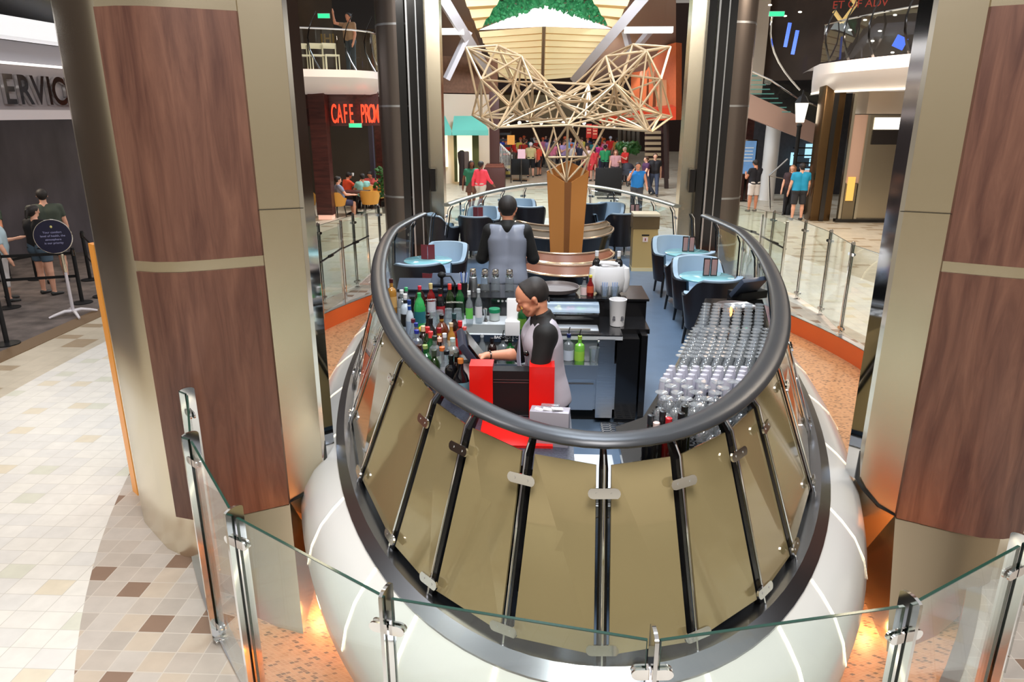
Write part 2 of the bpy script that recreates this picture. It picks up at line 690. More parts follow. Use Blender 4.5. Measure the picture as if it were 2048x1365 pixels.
class Sdf:
    def __init__(s, lo, hi, res):
        s.lo = np.array(lo, float)
        s.res = res
        n = np.ceil((np.array(hi, float) - s.lo) / res).astype(int) + 1
        s.n = n
        s.d = np.full(tuple(n), 0.2, np.float32)

    def _sub(s, lo, hi, mar):
        a = np.floor((lo - mar - s.lo) / s.res).astype(int)
        b = np.ceil((hi + mar - s.lo) / s.res).astype(int) + 1
        a = np.clip(a, 0, s.n)
        b = np.clip(b, 0, s.n)
        sl = tuple(slice(a[i], b[i]) for i in range(3))
        g = [s.lo[i] + s.res * np.arange(a[i], b[i]) for i in range(3)]
        X, Y, Z_ = np.meshgrid(*g, indexing='ij')
        return sl, X, Y, Z_

    def cone(s, a, b, ra, rb, k=0.02, cap=0, sub=False, flat=None):
        a = np.array(a, float)
        b = np.array(b, float)
        R = max(ra, rb)
        mar = R + max(k, 0.01) + 2 * s.res
        sl, X, Y, Z_ = s._sub(np.minimum(a, b), np.maximum(a, b), mar)
        if X.size == 0:
            return
        ab = b - a
        L2 = float(ab @ ab) + 1e-12
        px, py, pz = X - a[0], Y - a[1], Z_ - a[2]
        t0 = (px * ab[0] + py * ab[1] + pz * ab[2]) / L2
        t = np.clip(t0, 0, 1)
        dx, dy, dz = px - t * ab[0], py - t * ab[1], pz - t * ab[2]
        if flat:   # (axis, factor): squash that axis
            if flat[0] == 0:
                dx = dx * flat[1]
            elif flat[0] == 1:
                dy = dy * flat[1]
            else:
                dz = dz * flat[1]
        d = np.sqrt(dx * dx + dy * dy + dz * dz) - (ra + (rb - ra) * t)
        if cap:
            L = math.sqrt(L2)
            if cap & 1:
                d = np.maximum(d, (t0 - 1) * L)
            if cap & 2:
                d = np.maximum(d, -t0 * L)
        cur = s.d[sl]
        if sub:
            s.d[sl] = np.maximum(cur, -d)
        else:
            h = np.clip(0.5 + 0.5 * (cur - d) / k, 0, 1)
            s.d[sl] = cur * (1 - h) + d * h - k * h * (1 - h)

    def plane(s, p, n):
        """keep the side where (x-p).n < 0"""
        g = [s.lo[i] + s.res * np.arange(s.n[i]) for i in range(3)]
        X, Y, Z_ = np.meshgrid(*g, indexing='ij')
        n = np.array(n, float)
        n /= np.linalg.norm(n)
        s.d = np.maximum(s.d, ((X - p[0]) * n[0] + (Y - p[1]) * n[1] + (Z_ - p[2]) * n[2]).astype(np.float32))

    def mesh(s, name, mat=None):
        d = s.d
        nx, ny, nz = d.shape
        ins = d < 0
        c = np.zeros((nx - 1, ny - 1, nz - 1), np.int8)
        for i in (0, 1):
            for j in (0, 1):
                for k in (0, 1):
                    c += ins[i:nx - 1 + i, j:ny - 1 + j, k:nz - 1 + k]
        act = (c > 0) & (c < 8)
        idx = -np.ones(act.shape, np.int64)
        I, J, K = np.nonzero(act)
        idx[I, J, K] = np.arange(len(I))
        acc = np.zeros((len(I), 3))
        cnt = np.zeros(len(I))
        corners = [(0, 0, 0), (1, 0, 0), (0, 1, 0), (1, 1, 0), (0, 0, 1), (1, 0, 1), (0, 1, 1), (1, 1, 1)]
        for a in range(8):
            for b in range(a + 1, 8):
                ca, cb = corners[a], corners[b]
                if sum(abs(ca[q] - cb[q]) for q in range(3)) != 1:
                    continue
                da = d[I + ca[0], J + ca[1], K + ca[2]]
                db = d[I + cb[0], J + cb[1], K + cb[2]]
                m = (da < 0) != (db < 0)
                t = np.where(m, da / np.where(m, da - db, 1), 0)
                for q in range(3):
                    acc[:, q] += np.where(m, ca[q] + t * (cb[q] - ca[q]), 0)
                cnt += m
        P = (acc / cnt[:, None] + np.stack([I, J, K], 1)) * s.res + s.lo
        F = []
        for ax in range(3):
            sh = [nx, ny, nz]
            s0 = [slice(None)] * 3
            s1 = [slice(None)] * 3
            s0[ax] = slice(0, sh[ax] - 1)
            s1[ax] = slice(1, sh[ax])
            A_, B_ = ins[tuple(s0)], ins[tuple(s1)]
            cr = A_ != B_
            o1, o2 = [(1, 2), (2, 0), (0, 1)][ax]
            x = np.stack(np.nonzero(cr), 1)
            ok = (x[:, o1] > 0) & (x[:, o2] > 0) & (x[:, o1] < sh[o1] - 1) & (x[:, o2] < sh[o2] - 1)
            x = x[ok]
            fl = A_[tuple(x.T)]

            def g(da, db):
                y = x.copy()
                y[:, o1] += da
                y[:, o2] += db
                return idx[tuple(y.T)]
            q = np.stack([g(-1, -1), g(0, -1), g(0, 0), g(-1, 0)], 1)
            q[~fl] = q[~fl][:, ::-1]
            F.append(q)
        F = np.concatenate(F)
        F = F[(F >= 0).all(1)]
        me = bpy.data.meshes.new(name)
        nv, nf = len(P), len(F)
        me.vertices.add(nv)
        me.vertices.foreach_set('co', P.astype(np.float32).ravel())
        me.loops.add(nf * 4)
        me.loops.foreach_set('vertex_index', F.astype(np.int32).ravel())
        me.polygons.add(nf)
        me.polygons.foreach_set('loop_start', np.arange(0, nf * 4, 4, dtype=np.int32))
        me.polygons.foreach_set('loop_total', np.full(nf, 4, np.int32))
        me.update(calc_edges=True)
        me.validate()
        me.shade_smooth()
        if mat:
            me.materials.append(mat)
        return me


def ldir(side, fwd, out):
    f, o = math.radians(fwd), math.radians(out)
    return V3(side * math.sin(o), math.sin(f) * math.cos(o), -math.cos(f) * math.cos(o))


def skeleton(h, lean=0, armL=(5, 10, 15, 4), armR=(5, 10, 15, 4), legL=(0, 0), legR=(0, 0), sit=None, nod=0, turn=0, slim=1.0):
    J = {}
    ground = 0.0
    th, sh = 0.245 * h, 0.235 * h

    def leg(side, fwd, knee, hip):
        k = hip + th * ldir(side, fwd, 3)
        a = k + sh * ldir(side, fwd - knee, 1)
        t = a + V3(side * 0.01, 0.085 * h, -0.028 * h) if knee < 60 or sit else a + V3(0, 0.02 * h, -0.09 * h)
        return k, a, t
    hz = sit if sit else 0.525 * h
    pel = V3(0, 0, hz)
    J['hipL'] = pel + V3(-0.05 * h * slim, 0, -0.01 * h)
    J['hipR'] = pel + V3(0.05 * h * slim, 0, -0.01 * h)
    J['kneeL'], J['ankL'], J['toeL'] = leg(-1, *legL, J['hipL'])
    J['kneeR'], J['ankR'], J['toeR'] = leg(1, *legR, J['hipR'])
    if not sit:
        low = min(J['toeL'][2], J['toeR'][2], J['ankL'][2] - 0.03 * h, J['ankR'][2] - 0.03 * h)
        dz = 0.012 * h - low
        for k in J:
            J[k] = J[k] + V3(0, 0, dz)
        pel = pel + V3(0, 0, dz)
    L = math.radians(lean)

    def up(x, y, z):
        zz = z * h - 0.525 * h
        return pel + V3(x * h, y * h * math.cos(L) + zz * math.sin(L), zz * math.cos(L) - y * h * math.sin(L))
    J['pel'] = pel
    J['up'] = up
    J['shL'], J['shR'] = up(-0.103 * slim, -0.005, 0.805), up(0.103 * slim, -0.005, 0.805)
    for s_, a_, n_ in ((-1, armL, 'L'), (1, armR, 'R')):
        e = J['sh' + n_] + 0.172 * h * ldir(s_, a_[0], a_[1])
        w_ = e + 0.145 * h * ldir(s_, a_[0] + a_[2], a_[3])
        hd = w_ + 0.06 * h * ldir(s_, a_[0] + a_[2], a_[3] - 4)
        J['el' + n_], J['wr' + n_], J['hd' + n_] = e, w_, hd
    J['neck'] = up(0, -0.005, 0.845)
    N_ = math.radians(nod)
    T = math.radians(turn)
    base = up(0, 0.0, 0.868)

    def hp(x, y, z):
        """head-local point: origin at top of neck, in units of h"""
        y2 = y * math.cos(N_ + L) + z * math.sin(N_ + L)
        z2 = z * math.cos(N_ + L) - y * math.sin(N_ + L)
        return base + V3((x * math.cos(T) - y2 * math.sin(T)) * h, (x * math.sin(T) + y2 * math.cos(T)) * h, z2 * h)
    J['hp'] = hp
    J['h'] = h
    J['slim'] = slim
    return J


def bounds(J, m=0.16):
    P = [v for k, v in J.items() if isinstance(v, np.ndarray)] + [J['hp'](0, 0, 0.14)]
    return np.min(P, 0) - m, np.max(P, 0) + m


def torso(S, J, g, k=0.04, top=True, belly=0.0):
    h, up, sl = J['h'], J['up'], J['slim']
    for s_ in (-1, 1):
        S.cone(up(s_ * 0.048 * sl, -0.005, 0.525), up(s_ * 0.036 * sl, 0.006 + belly * .3, 0.62), 0.058 * h * sl + g, (0.055 + belly * .5) * h * sl + g, k)
        S.cone(up(s_ * 0.036 * sl, 0.006 + belly, 0.62), up(s_ * 0.050 * sl, 0.005, 0.755), (0.055 + belly) * h * sl + g, 0.062 * h * sl + g, k)
        if top:
            S.cone(up(s_ * 0.03, -0.005, 0.815), up(s_ * 0.095 * sl, -0.005, 0.800), 0.036 * h + g, 0.036 * h + g, k)


def hand(S, w_, dirv, palmn, side, sc=1.0, curl=0.3, point=False, k=0.006):
    d = dirv / np.linalg.norm(dirv)
    n = palmn - d * (palmn @ d)
    n /= np.linalg.norm(n)
    u = np.cross(d, n) * side       # towards the thumb
    P = lambda a, b, c: w_ + (d * a + u * b + n * c) * sc
    for b in (-0.028, -0.009, 0.009, 0.028):
        S.cone(P(0.0, b * 0.6, 0), P(0.085, b, 0), 0.015 * sc, 0.013 * sc, 0.012)
    ln = (0.062, 0.075, 0.08, 0.072)
    for i, b in enumerate((-0.031, -0.0105, 0.0105, 0.031)):
        cu = curl + (0.12 * (3 - i))
        if point and i == 3:
            cu = 0.05
        elif point:
            cu = 1.05
        p0 = P(0.085, b, 0)
        a1 = cu * 0.8
        q1 = p0 + (d * math.cos(a1) + n * math.sin(a1)) * ln[i] * 0.5 * sc
        a2 = a1 + cu * 1.2
        q2 = q1 + (d * math.cos(a2) + n * math.sin(a2)) * ln[i] * 0.32 * sc
        a3 = a2 + cu * 0.6
        q3 = q2 + (d * math.cos(a3) + n * math.sin(a3)) * ln[i] * 0.24 * sc
        S.cone(p0, q1, 0.0098 * sc, 0.0088 * sc, k)
        S.cone(q1, q2, 0.0088 * sc, 0.008 * sc, k)
        S.cone(q2, q3, 0.008 * sc, 0.0068 * sc, k)
    t0 = P(0.03, 0.03, 0.008)
    t1 = P(0.06, 0.055, 0.018)
    t2 = P(0.09, 0.058, 0.03)
    S.cone(P(0.01, 0.01, 0.004), t0, 0.015 * sc, 0.014 * sc, 0.01)
    S.cone(t0, t1, 0.0125 * sc, 0.0105 * sc, k)
    S.cone(t1, t2, 0.0105 * sc, 0.008 * sc, k)


def body_mesh(J, res, detail=False, bare=True, hand_opts=None, belly=0.0):
    h, hp, up = J['h'], J['hp'], J['up']
    lo, hi = bounds(J)
    S = Sdf(lo, hi, res)
    torso(S, J, -0.008, 0.04, True, belly)
    for n in 'LR':
        S.cone(J['hip' + n], J['knee' + n], 0.056 * h, 0.034 * h, 0.03)
        kn, an = J['knee' + n], J['ank' + n]
        mid = kn + (an - kn) * 0.3
        S.cone(kn, mid, 0.033 * h, 0.034 * h, 0.02)
        S.cone(mid, an, 0.034 * h, 0.02 * h, 0.02)
        S.cone(an - V3(0, 0.015 * h, 0.008 * h), J['toe' + n], 0.021 * h, 0.017 * h, 0.015)
        S.cone(J['sh' + n], J['el' + n], 0.031 * h, 0.024 * h, 0.02)
        e, w_ = J['el' + n], J['wr' + n]
        S.cone(e, e + (w_ - e) * 0.3, 0.0245 * h, 0.0245 * h, 0.012)
        S.cone(e + (w_ - e) * 0.3, w_, 0.0245 * h, 0.0155 * h, 0.012)
        sd = -1 if n == 'L' else 1
        dv = J['hd' + n] - w_
        if detail:
            o = (hand_opts or {}).get(n, {})
            hand(S, w_ + (w_ - e) * 0.02, o.get('dir', dv), o.get('palm', V3(-sd, 0, -0.4)), sd * o.get('flip', 1), h / 1.75, o.get('curl', 0.35), o.get('point', False))
        else:
            u = dv / np.linalg.norm(dv)
            S.cone(w_, w_ + u * 0.045 * h, 0.018 * h, 0.02 * h, 0.012)
            S.cone(w_ + u * 0.045 * h, w_ + u * 0.095 * h, 0.017 * h, 0.012 * h, 0.012)
            S.cone(w_ + u * 0.02 * h, w_ + u * 0.05 * h + V3(-sd * 0.012 * h, 0.015 * h, 0), 0.01 * h, 0.008 * h, 0.008)
    S.cone(up(0, -0.01, 0.81), hp(0, -0.002, 0.015), 0.034 * h, 0.031 * h, 0.025)
    # head
    S.cone(hp(0, -0.018, 0.080), hp(0, 0.012, 0.080), 0.0475 * h, 0.0455 * h, 0.02)
    S.cone(hp(0, -0.02, 0.06), hp(0, -0.012, 0.03), 0.038 * h, 0.030 * h, 0.02)
    S.cone(hp(0, 0.016, 0.062), hp(0, 0.033, 0.017), 0.0405 * h, 0.020 * h, 0.02)
    S.cone(hp(0, 0.061, 0.058), hp(0, 0.070, 0.040), 0.005 * h, 0.0085 * h, 0.008)
    for s_ in (-1, 1):
        S.cone(hp(s_ * 0.048, -0.002, 0.063), hp(s_ * 0.046, -0.004, 0.044), 0.009 * h, 0.006 * h, 0.005)
        if detail:
            S.cone(hp(s_ * 0.009, 0.063, 0.041), hp(s_ * 0.008, 0.063, 0.040), 0.005 * h, 0.005 * h, 0.004)
            S.cone(hp(s_ * 0.021, 0.069, 0.0605), hp(s_ * 0.016, 0.073, 0.0605), 0.0115 * h, 0.010 * h, 0.004, sub=True)
            S.cone(hp(s_ * 0.019, 0.0525, 0.0600), hp(s_ * 0.017, 0.0535, 0.0600), 0.0078 * h, 0.0078 * h, 0.004)
            S.cone(hp(s_ * 0.010, 0.058, 0.0735), hp(s_ * 0.028, 0.051, 0.0735), 0.0055 * h, 0.005 * h, 0.008)
            S.cone(hp(s_ * 0.030, 0.038, 0.047), hp(s_ * 0.028, 0.037, 0.036), 0.013 * h, 0.011 * h, 0.012)
            S.cone(hp(s_ * 0.034, 0.002, 0.03), hp(s_ * 0.017, 0.038, 0.012), 0.011 * h, 0.011 * h, 0.014)
    if detail:
        S.cone(hp(-0.011, 0.0545, 0.0275), hp(0.011, 0.0545, 0.0275), 0.0055 * h, 0.0055 * h, 0.004)
        S.cone(hp(-0.009, 0.053, 0.0215), hp(0.009, 0.053, 0.0215), 0.0062 * h, 0.0062 * h, 0.004)
        S.cone(hp(0, 0.044, 0.008), hp(0, 0.046, 0.009), 0.011 * h, 0.011 * h, 0.01)
    return S.mesh('body')


def shirt_mesh(J, res, sleeve=0.6, g=0.008, hem=0.50, belly=0.0, collar=False, cut_v=False, arms=True):
    h, up = J['h'], J['up']
    lo, hi = bounds(J)
    S = Sdf(lo, hi, res)
    torso(S, J, g, 0.04, True, belly)
    if arms:
        for n in 'LR':
            a, e, w_ = J['sh' + n], J['el' + n], J['wr' + n]
            if sleeve <= 1:
                S.cone(a, a + (e - a) * sleeve, 0.033 * h + g, 0.030 * h + g, 0.02, cap=1)
            else:
                S.cone(a, e, 0.033 * h + g, 0.028 * h + g, 0.02)
                S.cone(e, e + (w_ - e) * (sleeve - 1), 0.028 * h + g, 0.023 * h + g, 0.012, cap=1)
    if collar:
        S.cone(up(0, -0.012, 0.825), up(0, -0.002, 0.862), 0.044 * h, 0.038 * h, 0.012, cap=1)
    p = up(0, 0, hem)
    q = up(0, 0, 0.8)
    S.plane(p, p - q)
    nk = up(0, 0, 0.846 if not collar else 0.868)
    S.plane(nk, q * 0 + (up(0, 0, 0.9) - up(0, 0, 0.8)))
    return S.mesh('shirt')


def trousers_mesh(J, res, length=2.0, g=0.008, waist=0.60, flare=0.0):
    """length: 0..1 thigh fraction (shorts), 1..2 down the shin"""
    h, up = J['h'], J['up']
    lo, hi = bounds(J)
    S = Sdf(lo, hi, res)
    sl = J['slim']
    for s_ in (-1, 1):
        S.cone(up(s_ * 0.048 * sl, -0.005, 0.52), up(s_ * 0.034 * sl, 0.006, 0.66), 0.060 * h * sl + g * .5, 0.056 * h * sl + g * .5, 0.04)
    for n in 'LR':
        a, k_, an = J['hip' + n], J['knee' + n], J['ank' + n]
        if length <= 1:
            S.cone(a, a + (k_ - a) * length, 0.060 * h + g, 0.046 * h + g + flare, 0.03, cap=1)
        else:
            S.cone(a, k_, 0.060 * h + g, 0.038 * h + g, 0.03)
            S.cone(k_, k_ + (an - k_) * (length - 1), 0.038 * h + g, 0.030 * h + g, 0.02, cap=1)
    p = up(0, 0, waist)
    S.plane(p, up(0, 0, 0.8) - p)
    return S.mesh('trousers')


def skirt_mesh(J, res, z=0.33):
    h, up = J['h'], J['up']
    lo, hi = bounds(J)
    S = Sdf(lo, hi, res)
    c = (J['kneeL'] + J['kneeR']) / 2
    S.cone(up(0, 0, 0.62), V3(c[0], c[1], z * h), 0.085 * h, 0.13 * h, 0.02, cap=3)
    return S.mesh('skirt')


def hair_mesh(J, res, style='short'):
    h, hp, up = J['h'], J['hp'], J['up']
    c = hp(0, 0, 0.07)
    lo, hi = c - 0.3 * h, c + 0.16 * h
    S = Sdf(lo, hi, res)
    g = 0.006 * h if style != 'cap' else 0.009 * h
    S.cone(hp(0, -0.019, 0.081), hp(0, 0.010, 0.082), 0.0475 * h + g, 0.0450 * h + g, 0.02)
    S.cone(hp(0, -0.021, 0.06), hp(0, -0.013, 0.034), 0.038 * h + g * .8, 0.030 * h + g * .5, 0.02)
    if style == 'bald':
        g = 0.003 * h
        S = Sdf(lo, hi, res)
        S.cone(hp(0, -0.019, 0.080), hp(0, 0.010, 0.081), 0.0475 * h + g, 0.0450 * h + g, 0.02)
        S.cone(hp(0, -0.021, 0.06), hp(0, -0.013, 0.034), 0.038 * h + g, 0.030 * h + g, 0.02)
    # face side removed
    if style == 'bald':
        S.plane(hp(0, 0.022, 0.10), hp(0, 0.5, -0.12) - hp(0, 0, 0))
        S.plane(hp(0, -0.02, 0.035), hp(0, 0.12, -0.5) - hp(0, 0, 0))
    else:
        S.plane(hp(0, 0.036, 0.098), hp(0, 0.42, -0.46) - hp(0, 0, 0)) if style == 'cap' else S.plane(hp(0, 0.040, 0.095), hp(0, 0.5, -0.35) - hp(0, 0, 0))
    if style == 'short':
        for s_ in (-1, 1):
            S.cone(hp(s_ * 0.043, -0.002, 0.08), hp(s_ * 0.042, -0.010, 0.058), 0.010 * h, 0.008 * h, 0.012)
    if style == 'long':
        for s_ in (-1, 0, 1):
            S.cone(hp(s_ * 0.04, -0.02, 0.07), hp(s_ * 0.045, -0.045, -0.06), 0.03 * h, 0.026 * h, 0.02)
        for s_ in (-1, 1):
            S.cone(hp(s_ * 0.046, 0.004, 0.075), hp(s_ * 0.050, 0.0, -0.01), 0.016 * h, 0.016 * h, 0.02)
    if style == 'tail':
        S.cone(hp(0, -0.07, 0.075), hp(0, -0.09, 0.0), 0.02 * h, 0.014 * h, 0.012)
        S.cone(hp(0, -0.036, 0.06), hp(0, -0.034, 0.035), 0.035 * h, 0.028 * h, 0.012)
    if style == 'cap':
        S.cone(hp(0, 0.04, 0.098), hp(0, 0.085, 0.088), 0.034 * h, 0.034 * h, 0.008, flat=(2, 3.5))
    return S.mesh('hair')


def shoes_mesh(J, res):
    h = J['h']
    lo, hi = bounds(J)
    S = Sdf(lo, hi, res)
    for n in 'LR':
        a, t = J['ank' + n], J['toe' + n]
        S.cone(a - V3(0, 0.018 * h, 0.012 * h), t, 0.026 * h, 0.021 * h, 0.01)
    lowest = min(J['toeL'][2], J['toeR'][2]) - 0.011 * h
    S.plane(V3(0, 0, max(lowest, 0.001) if abs(lowest) < .1 else lowest), V3(0, 0, -1))
    return S.mesh('shoes')


POSE = {
    'stand': dict(),
    'stand2': dict(armL=(20, 8, 80, -15), armR=(8, 10, 12, 4), nod=12),
    'phone': dict(armL=(25, 10, 95, -25), armR=(25, 10, 95, -25), nod=25),
    'walk': dict(lean=3, armL=(-22, 8, 20, 4), armR=(25, 8, 25, 4), legL=(22, 4), legR=(-18, 18)),
    'walk2': dict(lean=3, armL=(25, 8, 30, 4), armR=(-18, 12, 15, 6), legL=(-16, 20), legR=(20, 5)),
    'hips': dict(armL=(-10, 35, 60, -40), armR=(10, 12, 40, -10)),
    'ear': dict(armL=(30, 12, 20, 5), armR=(40, 22, 135, -25), legL=(10, 3), legR=(-8, 8)),
    'reach': dict(armL=(5, 10, 20, 4), armR=(100, 30, 60, -10)),
    'sit': dict(sit=0.47, lean=-4, legL=(84, 84), legR=(84, 84), armL=(35, 14, 50, -10), armR=(35, 14, 50, -10), nod=10),
    'sit2': dict(sit=0.47, lean=10, legL=(84, 80), legR=(84, 88), armL=(45, 14, 60, -20), armR=(50, 12, 80, -25), nod=20),
    'kneel': dict(sit=0.47, lean=14, legL=(70, 110), legR=(70, 110), armL=(45, 14, 60, -20), armR=(50, 12, 60, -25), nod=24),
}
_pc = {}


def _cached(key, fn):
    if key not in _pc:
        _pc[key] = fn()
    return _pc[key]


def person(label, loc, rz, pose='stand', h=1.72, skin='skin1', top=(0.3, 0.3, 0.3), bottom=(0.05, 0.05, 0.06), hairc='hair', hair='short', sleeve=0.6, leg=2.0, res=0.02, belly=0.004, slim=1.14, skirt=None, shoec=(0.03, 0.03, 0.03), hem=0.50, group=None, z=None):
    J = _cached(('J', pose, slim), lambda: skeleton(1.72, slim=slim, **POSE[pose]))
    k = (pose, res, slim)
    t = thing('person', label, 'person', loc, rz, group)
    t.scale = (h / 1.72,) * 3

    def part(name, key, fn, mat):
        me = _cached(key, fn).copy()
        me.materials.clear()
        me.materials.append(mat)
        return link(name, me, t)
    part('body', ('b', k, belly), lambda: body_mesh(J, res, belly=belly), M[skin])
    part('shirt', ('s', k, sleeve, belly, hem), lambda: shirt_mesh(J, res, sleeve, belly=belly, hem=hem), C(top, 0.8))
    if skirt:
        part('skirt', ('k', k, skirt), lambda: skirt_mesh(J, res, skirt), C(bottom, 0.8))
    else:
        part('trousers', ('t', k, leg), lambda: trousers_mesh(J, res, leg, flare=0.012 if leg <= 1 else 0), C(bottom, 0.8))
    hm = M[hairc] if isinstance(hairc, str) else C(hairc, 0.7)
    part('cap' if hair == 'cap' else 'hair', ('h', k, hair), lambda: hair_mesh(J, res * 0.75, hair), hm)
    part('shoes', ('o', k), lambda: shoes_mesh(J, res), C(shoec, 0.5))
    return t
# ------------------------------------------------------------------ the setting
X0, Y0 = 0.30, 9.35


def sup(a, b, n, th):
    c, s_ = math.sin(th), -math.cos(th)      # th = 0 at the near tip, going right
    nx, ny = n if isinstance(n, tuple) else (n, n)
    x = b * math.copysign(abs(c) ** (2 / nx), c)
    y = a * math.copysign(abs(s_) ** (2 / ny), s_)
    return Vector((X0 + x, Y0 + y, 0))


def build_in(mb, name, mat, parent, **k):
    """mb holds world coordinates; re-express them in the parent's frame"""
    R = Matrix.Translation(parent.location) @ parent.rotation_euler.to_matrix().to_4x4()
    if parent.parent is not None:
        p = parent.parent
        R = Matrix.Translation(p.location) @ p.rotation_euler.to_matrix().to_4x4() @ R
    I = R.inverted()
    mb.v = [tuple(I @ Vector(v)) for v in mb.v]
    return mb.build(name, mat, parent, **k)


PIT = (7.2, 4.35, 1.65)
M['tile_grey'] = tiles('grey_beige_stone_tiles', 0.175, 0.172, [(0, srgb(182, 170, 158)), (0.3, srgb(188, 178, 168)), (0.55, srgb(174, 163, 152)), (0.8, srgb(190, 174, 156)), (0.91, srgb(134, 108, 90))], srgb(198, 188, 176), 0.4)
M['tile_cream'] = tiles('cream_stone_tiles', 0.21, 0.172, [(0, srgb(222, 217, 209)), (0.35, srgb(216, 212, 206)), (0.6, srgb(224, 219, 210)), (0.90, srgb(216, 204, 182)), (0.965, srgb(208, 206, 190))], srgb(192, 186, 176), 0.38, gw=0.012)
M['tile_far'] = tiles('pale_checked_stone_tiles', 0.35, 0.2, [(0, srgb(196, 184, 164)), (0.5, srgb(190, 178, 158)), (0.9, srgb(160, 140, 114))], srgb(180, 168, 150), 0.38, gw=0.01)
M['mosaic'] = tiles('orange_brown_mosaic', 0.036, 0.018, [(0, srgb(196, 142, 98)), (0.45, srgb(184, 130, 86)), (0.82, srgb(132, 86, 50)), (0.93, srgb(100, 64, 36))], srgb(200, 156, 116), 0.35, gw=0.07, rot=0.9)
M['carpet'] = pm('dark_mottled_carpet', srgb(96, 86, 82), 0.95, noise=0.45, nscale=3)

NA = 144
ths = [2 * PI * i / NA for i in range(NA)]


def rect_pt(th):
    c, s_ = math.sin(th), -math.cos(th)
    k = 1e9
    if abs(c) > 1e-6:
        k = min(k, 24.0 / abs(c))
    if abs(s_) > 1e-6:
        k = min(k, (14.0 if s_ < 0 else 66.0) / abs(s_))
    return Vector((X0 + c * k, Y0 + s_ * k, 0))


rings = [[sup(*PIT, t) for t in ths], [sup(8.6, 4.75, 1.75, t) for t in ths], [sup(14, 6.8, 2, t) for t in ths], [rect_pt(t) for t in ths]]
fl = struct('floor', MB().strip([rings[0], rings[1]], True), M['tile_grey'])
struct('floor', MB().strip([rings[1], rings[2]], True), M['tile_cream'])
struct('floor', MB().strip([rings[2], rings[3]], True), M['tile_far'])
# carpeted queue area on the left with its tan border
struct('floor', MB().box((-15.7, 12.5, 0.004), (16.0, 15.0, 0.008)), M['carpet'])
struct('trim_1', MB().box((-7.53, 12.5, 0.005), (0.34, 15.0, 0.01)), C(srgb(112, 88, 62), 0.6))
# mosaic pit
pit_floor = [sup(PIT[0] * 0.2, PIT[1] * 0.2, 2, t) + Vector((0, 0, -0.28)) for t in ths]
pit_edge = [p + Vector((0, 0, -0.28)) for p in rings[0]]
struct('floor', MB().strip([pit_floor, pit_edge], True), M['mosaic'])
struct('trim_2', MB().strip([pit_edge, [p + Vector((0, 0, 0.003)) for p in rings[0]]], True), pm('amber_lit_kerb', srgb(196, 92, 44), 0.35))  # brown kerb; the orange light falling on it is painted into its colour
lip = [sup(PIT[0] + 0.1, PIT[1] + 0.1, 1.65, t) for t in ths]
struct('trim_3', MB().strip([[p + Vector((0, 0, 0.012)) for p in rings[0]], [p + Vector((0, 0, 0.012)) for p in lip]], True), M['satin'])

# ------------------------------------------------------------------ the two big near columns
LB = [(-3.54, 5.62), (-3.43, 5.30), (-3.28, 5.08), (-3.07, 4.88), (-2.90, 4.72), (-2.72, 4.62), (-2.56, 4.585), (-2.41, 4.60), (-2.25, 4.67), (-2.08, 4.76), (-1.95, 4.84), (-2.0, 5.3), (-2.25, 5.75), (-2.55, 6.1), (-2.95, 6.25), (-3.3, 6.15), (-3.5, 5.9)]
WOODP = [(-2.72, 4.60), (-2.56, 4.56), (-2.41, 4.572), (-2.25, 4.642), (-2.08, 4.735), (-1.935, 4.815)]


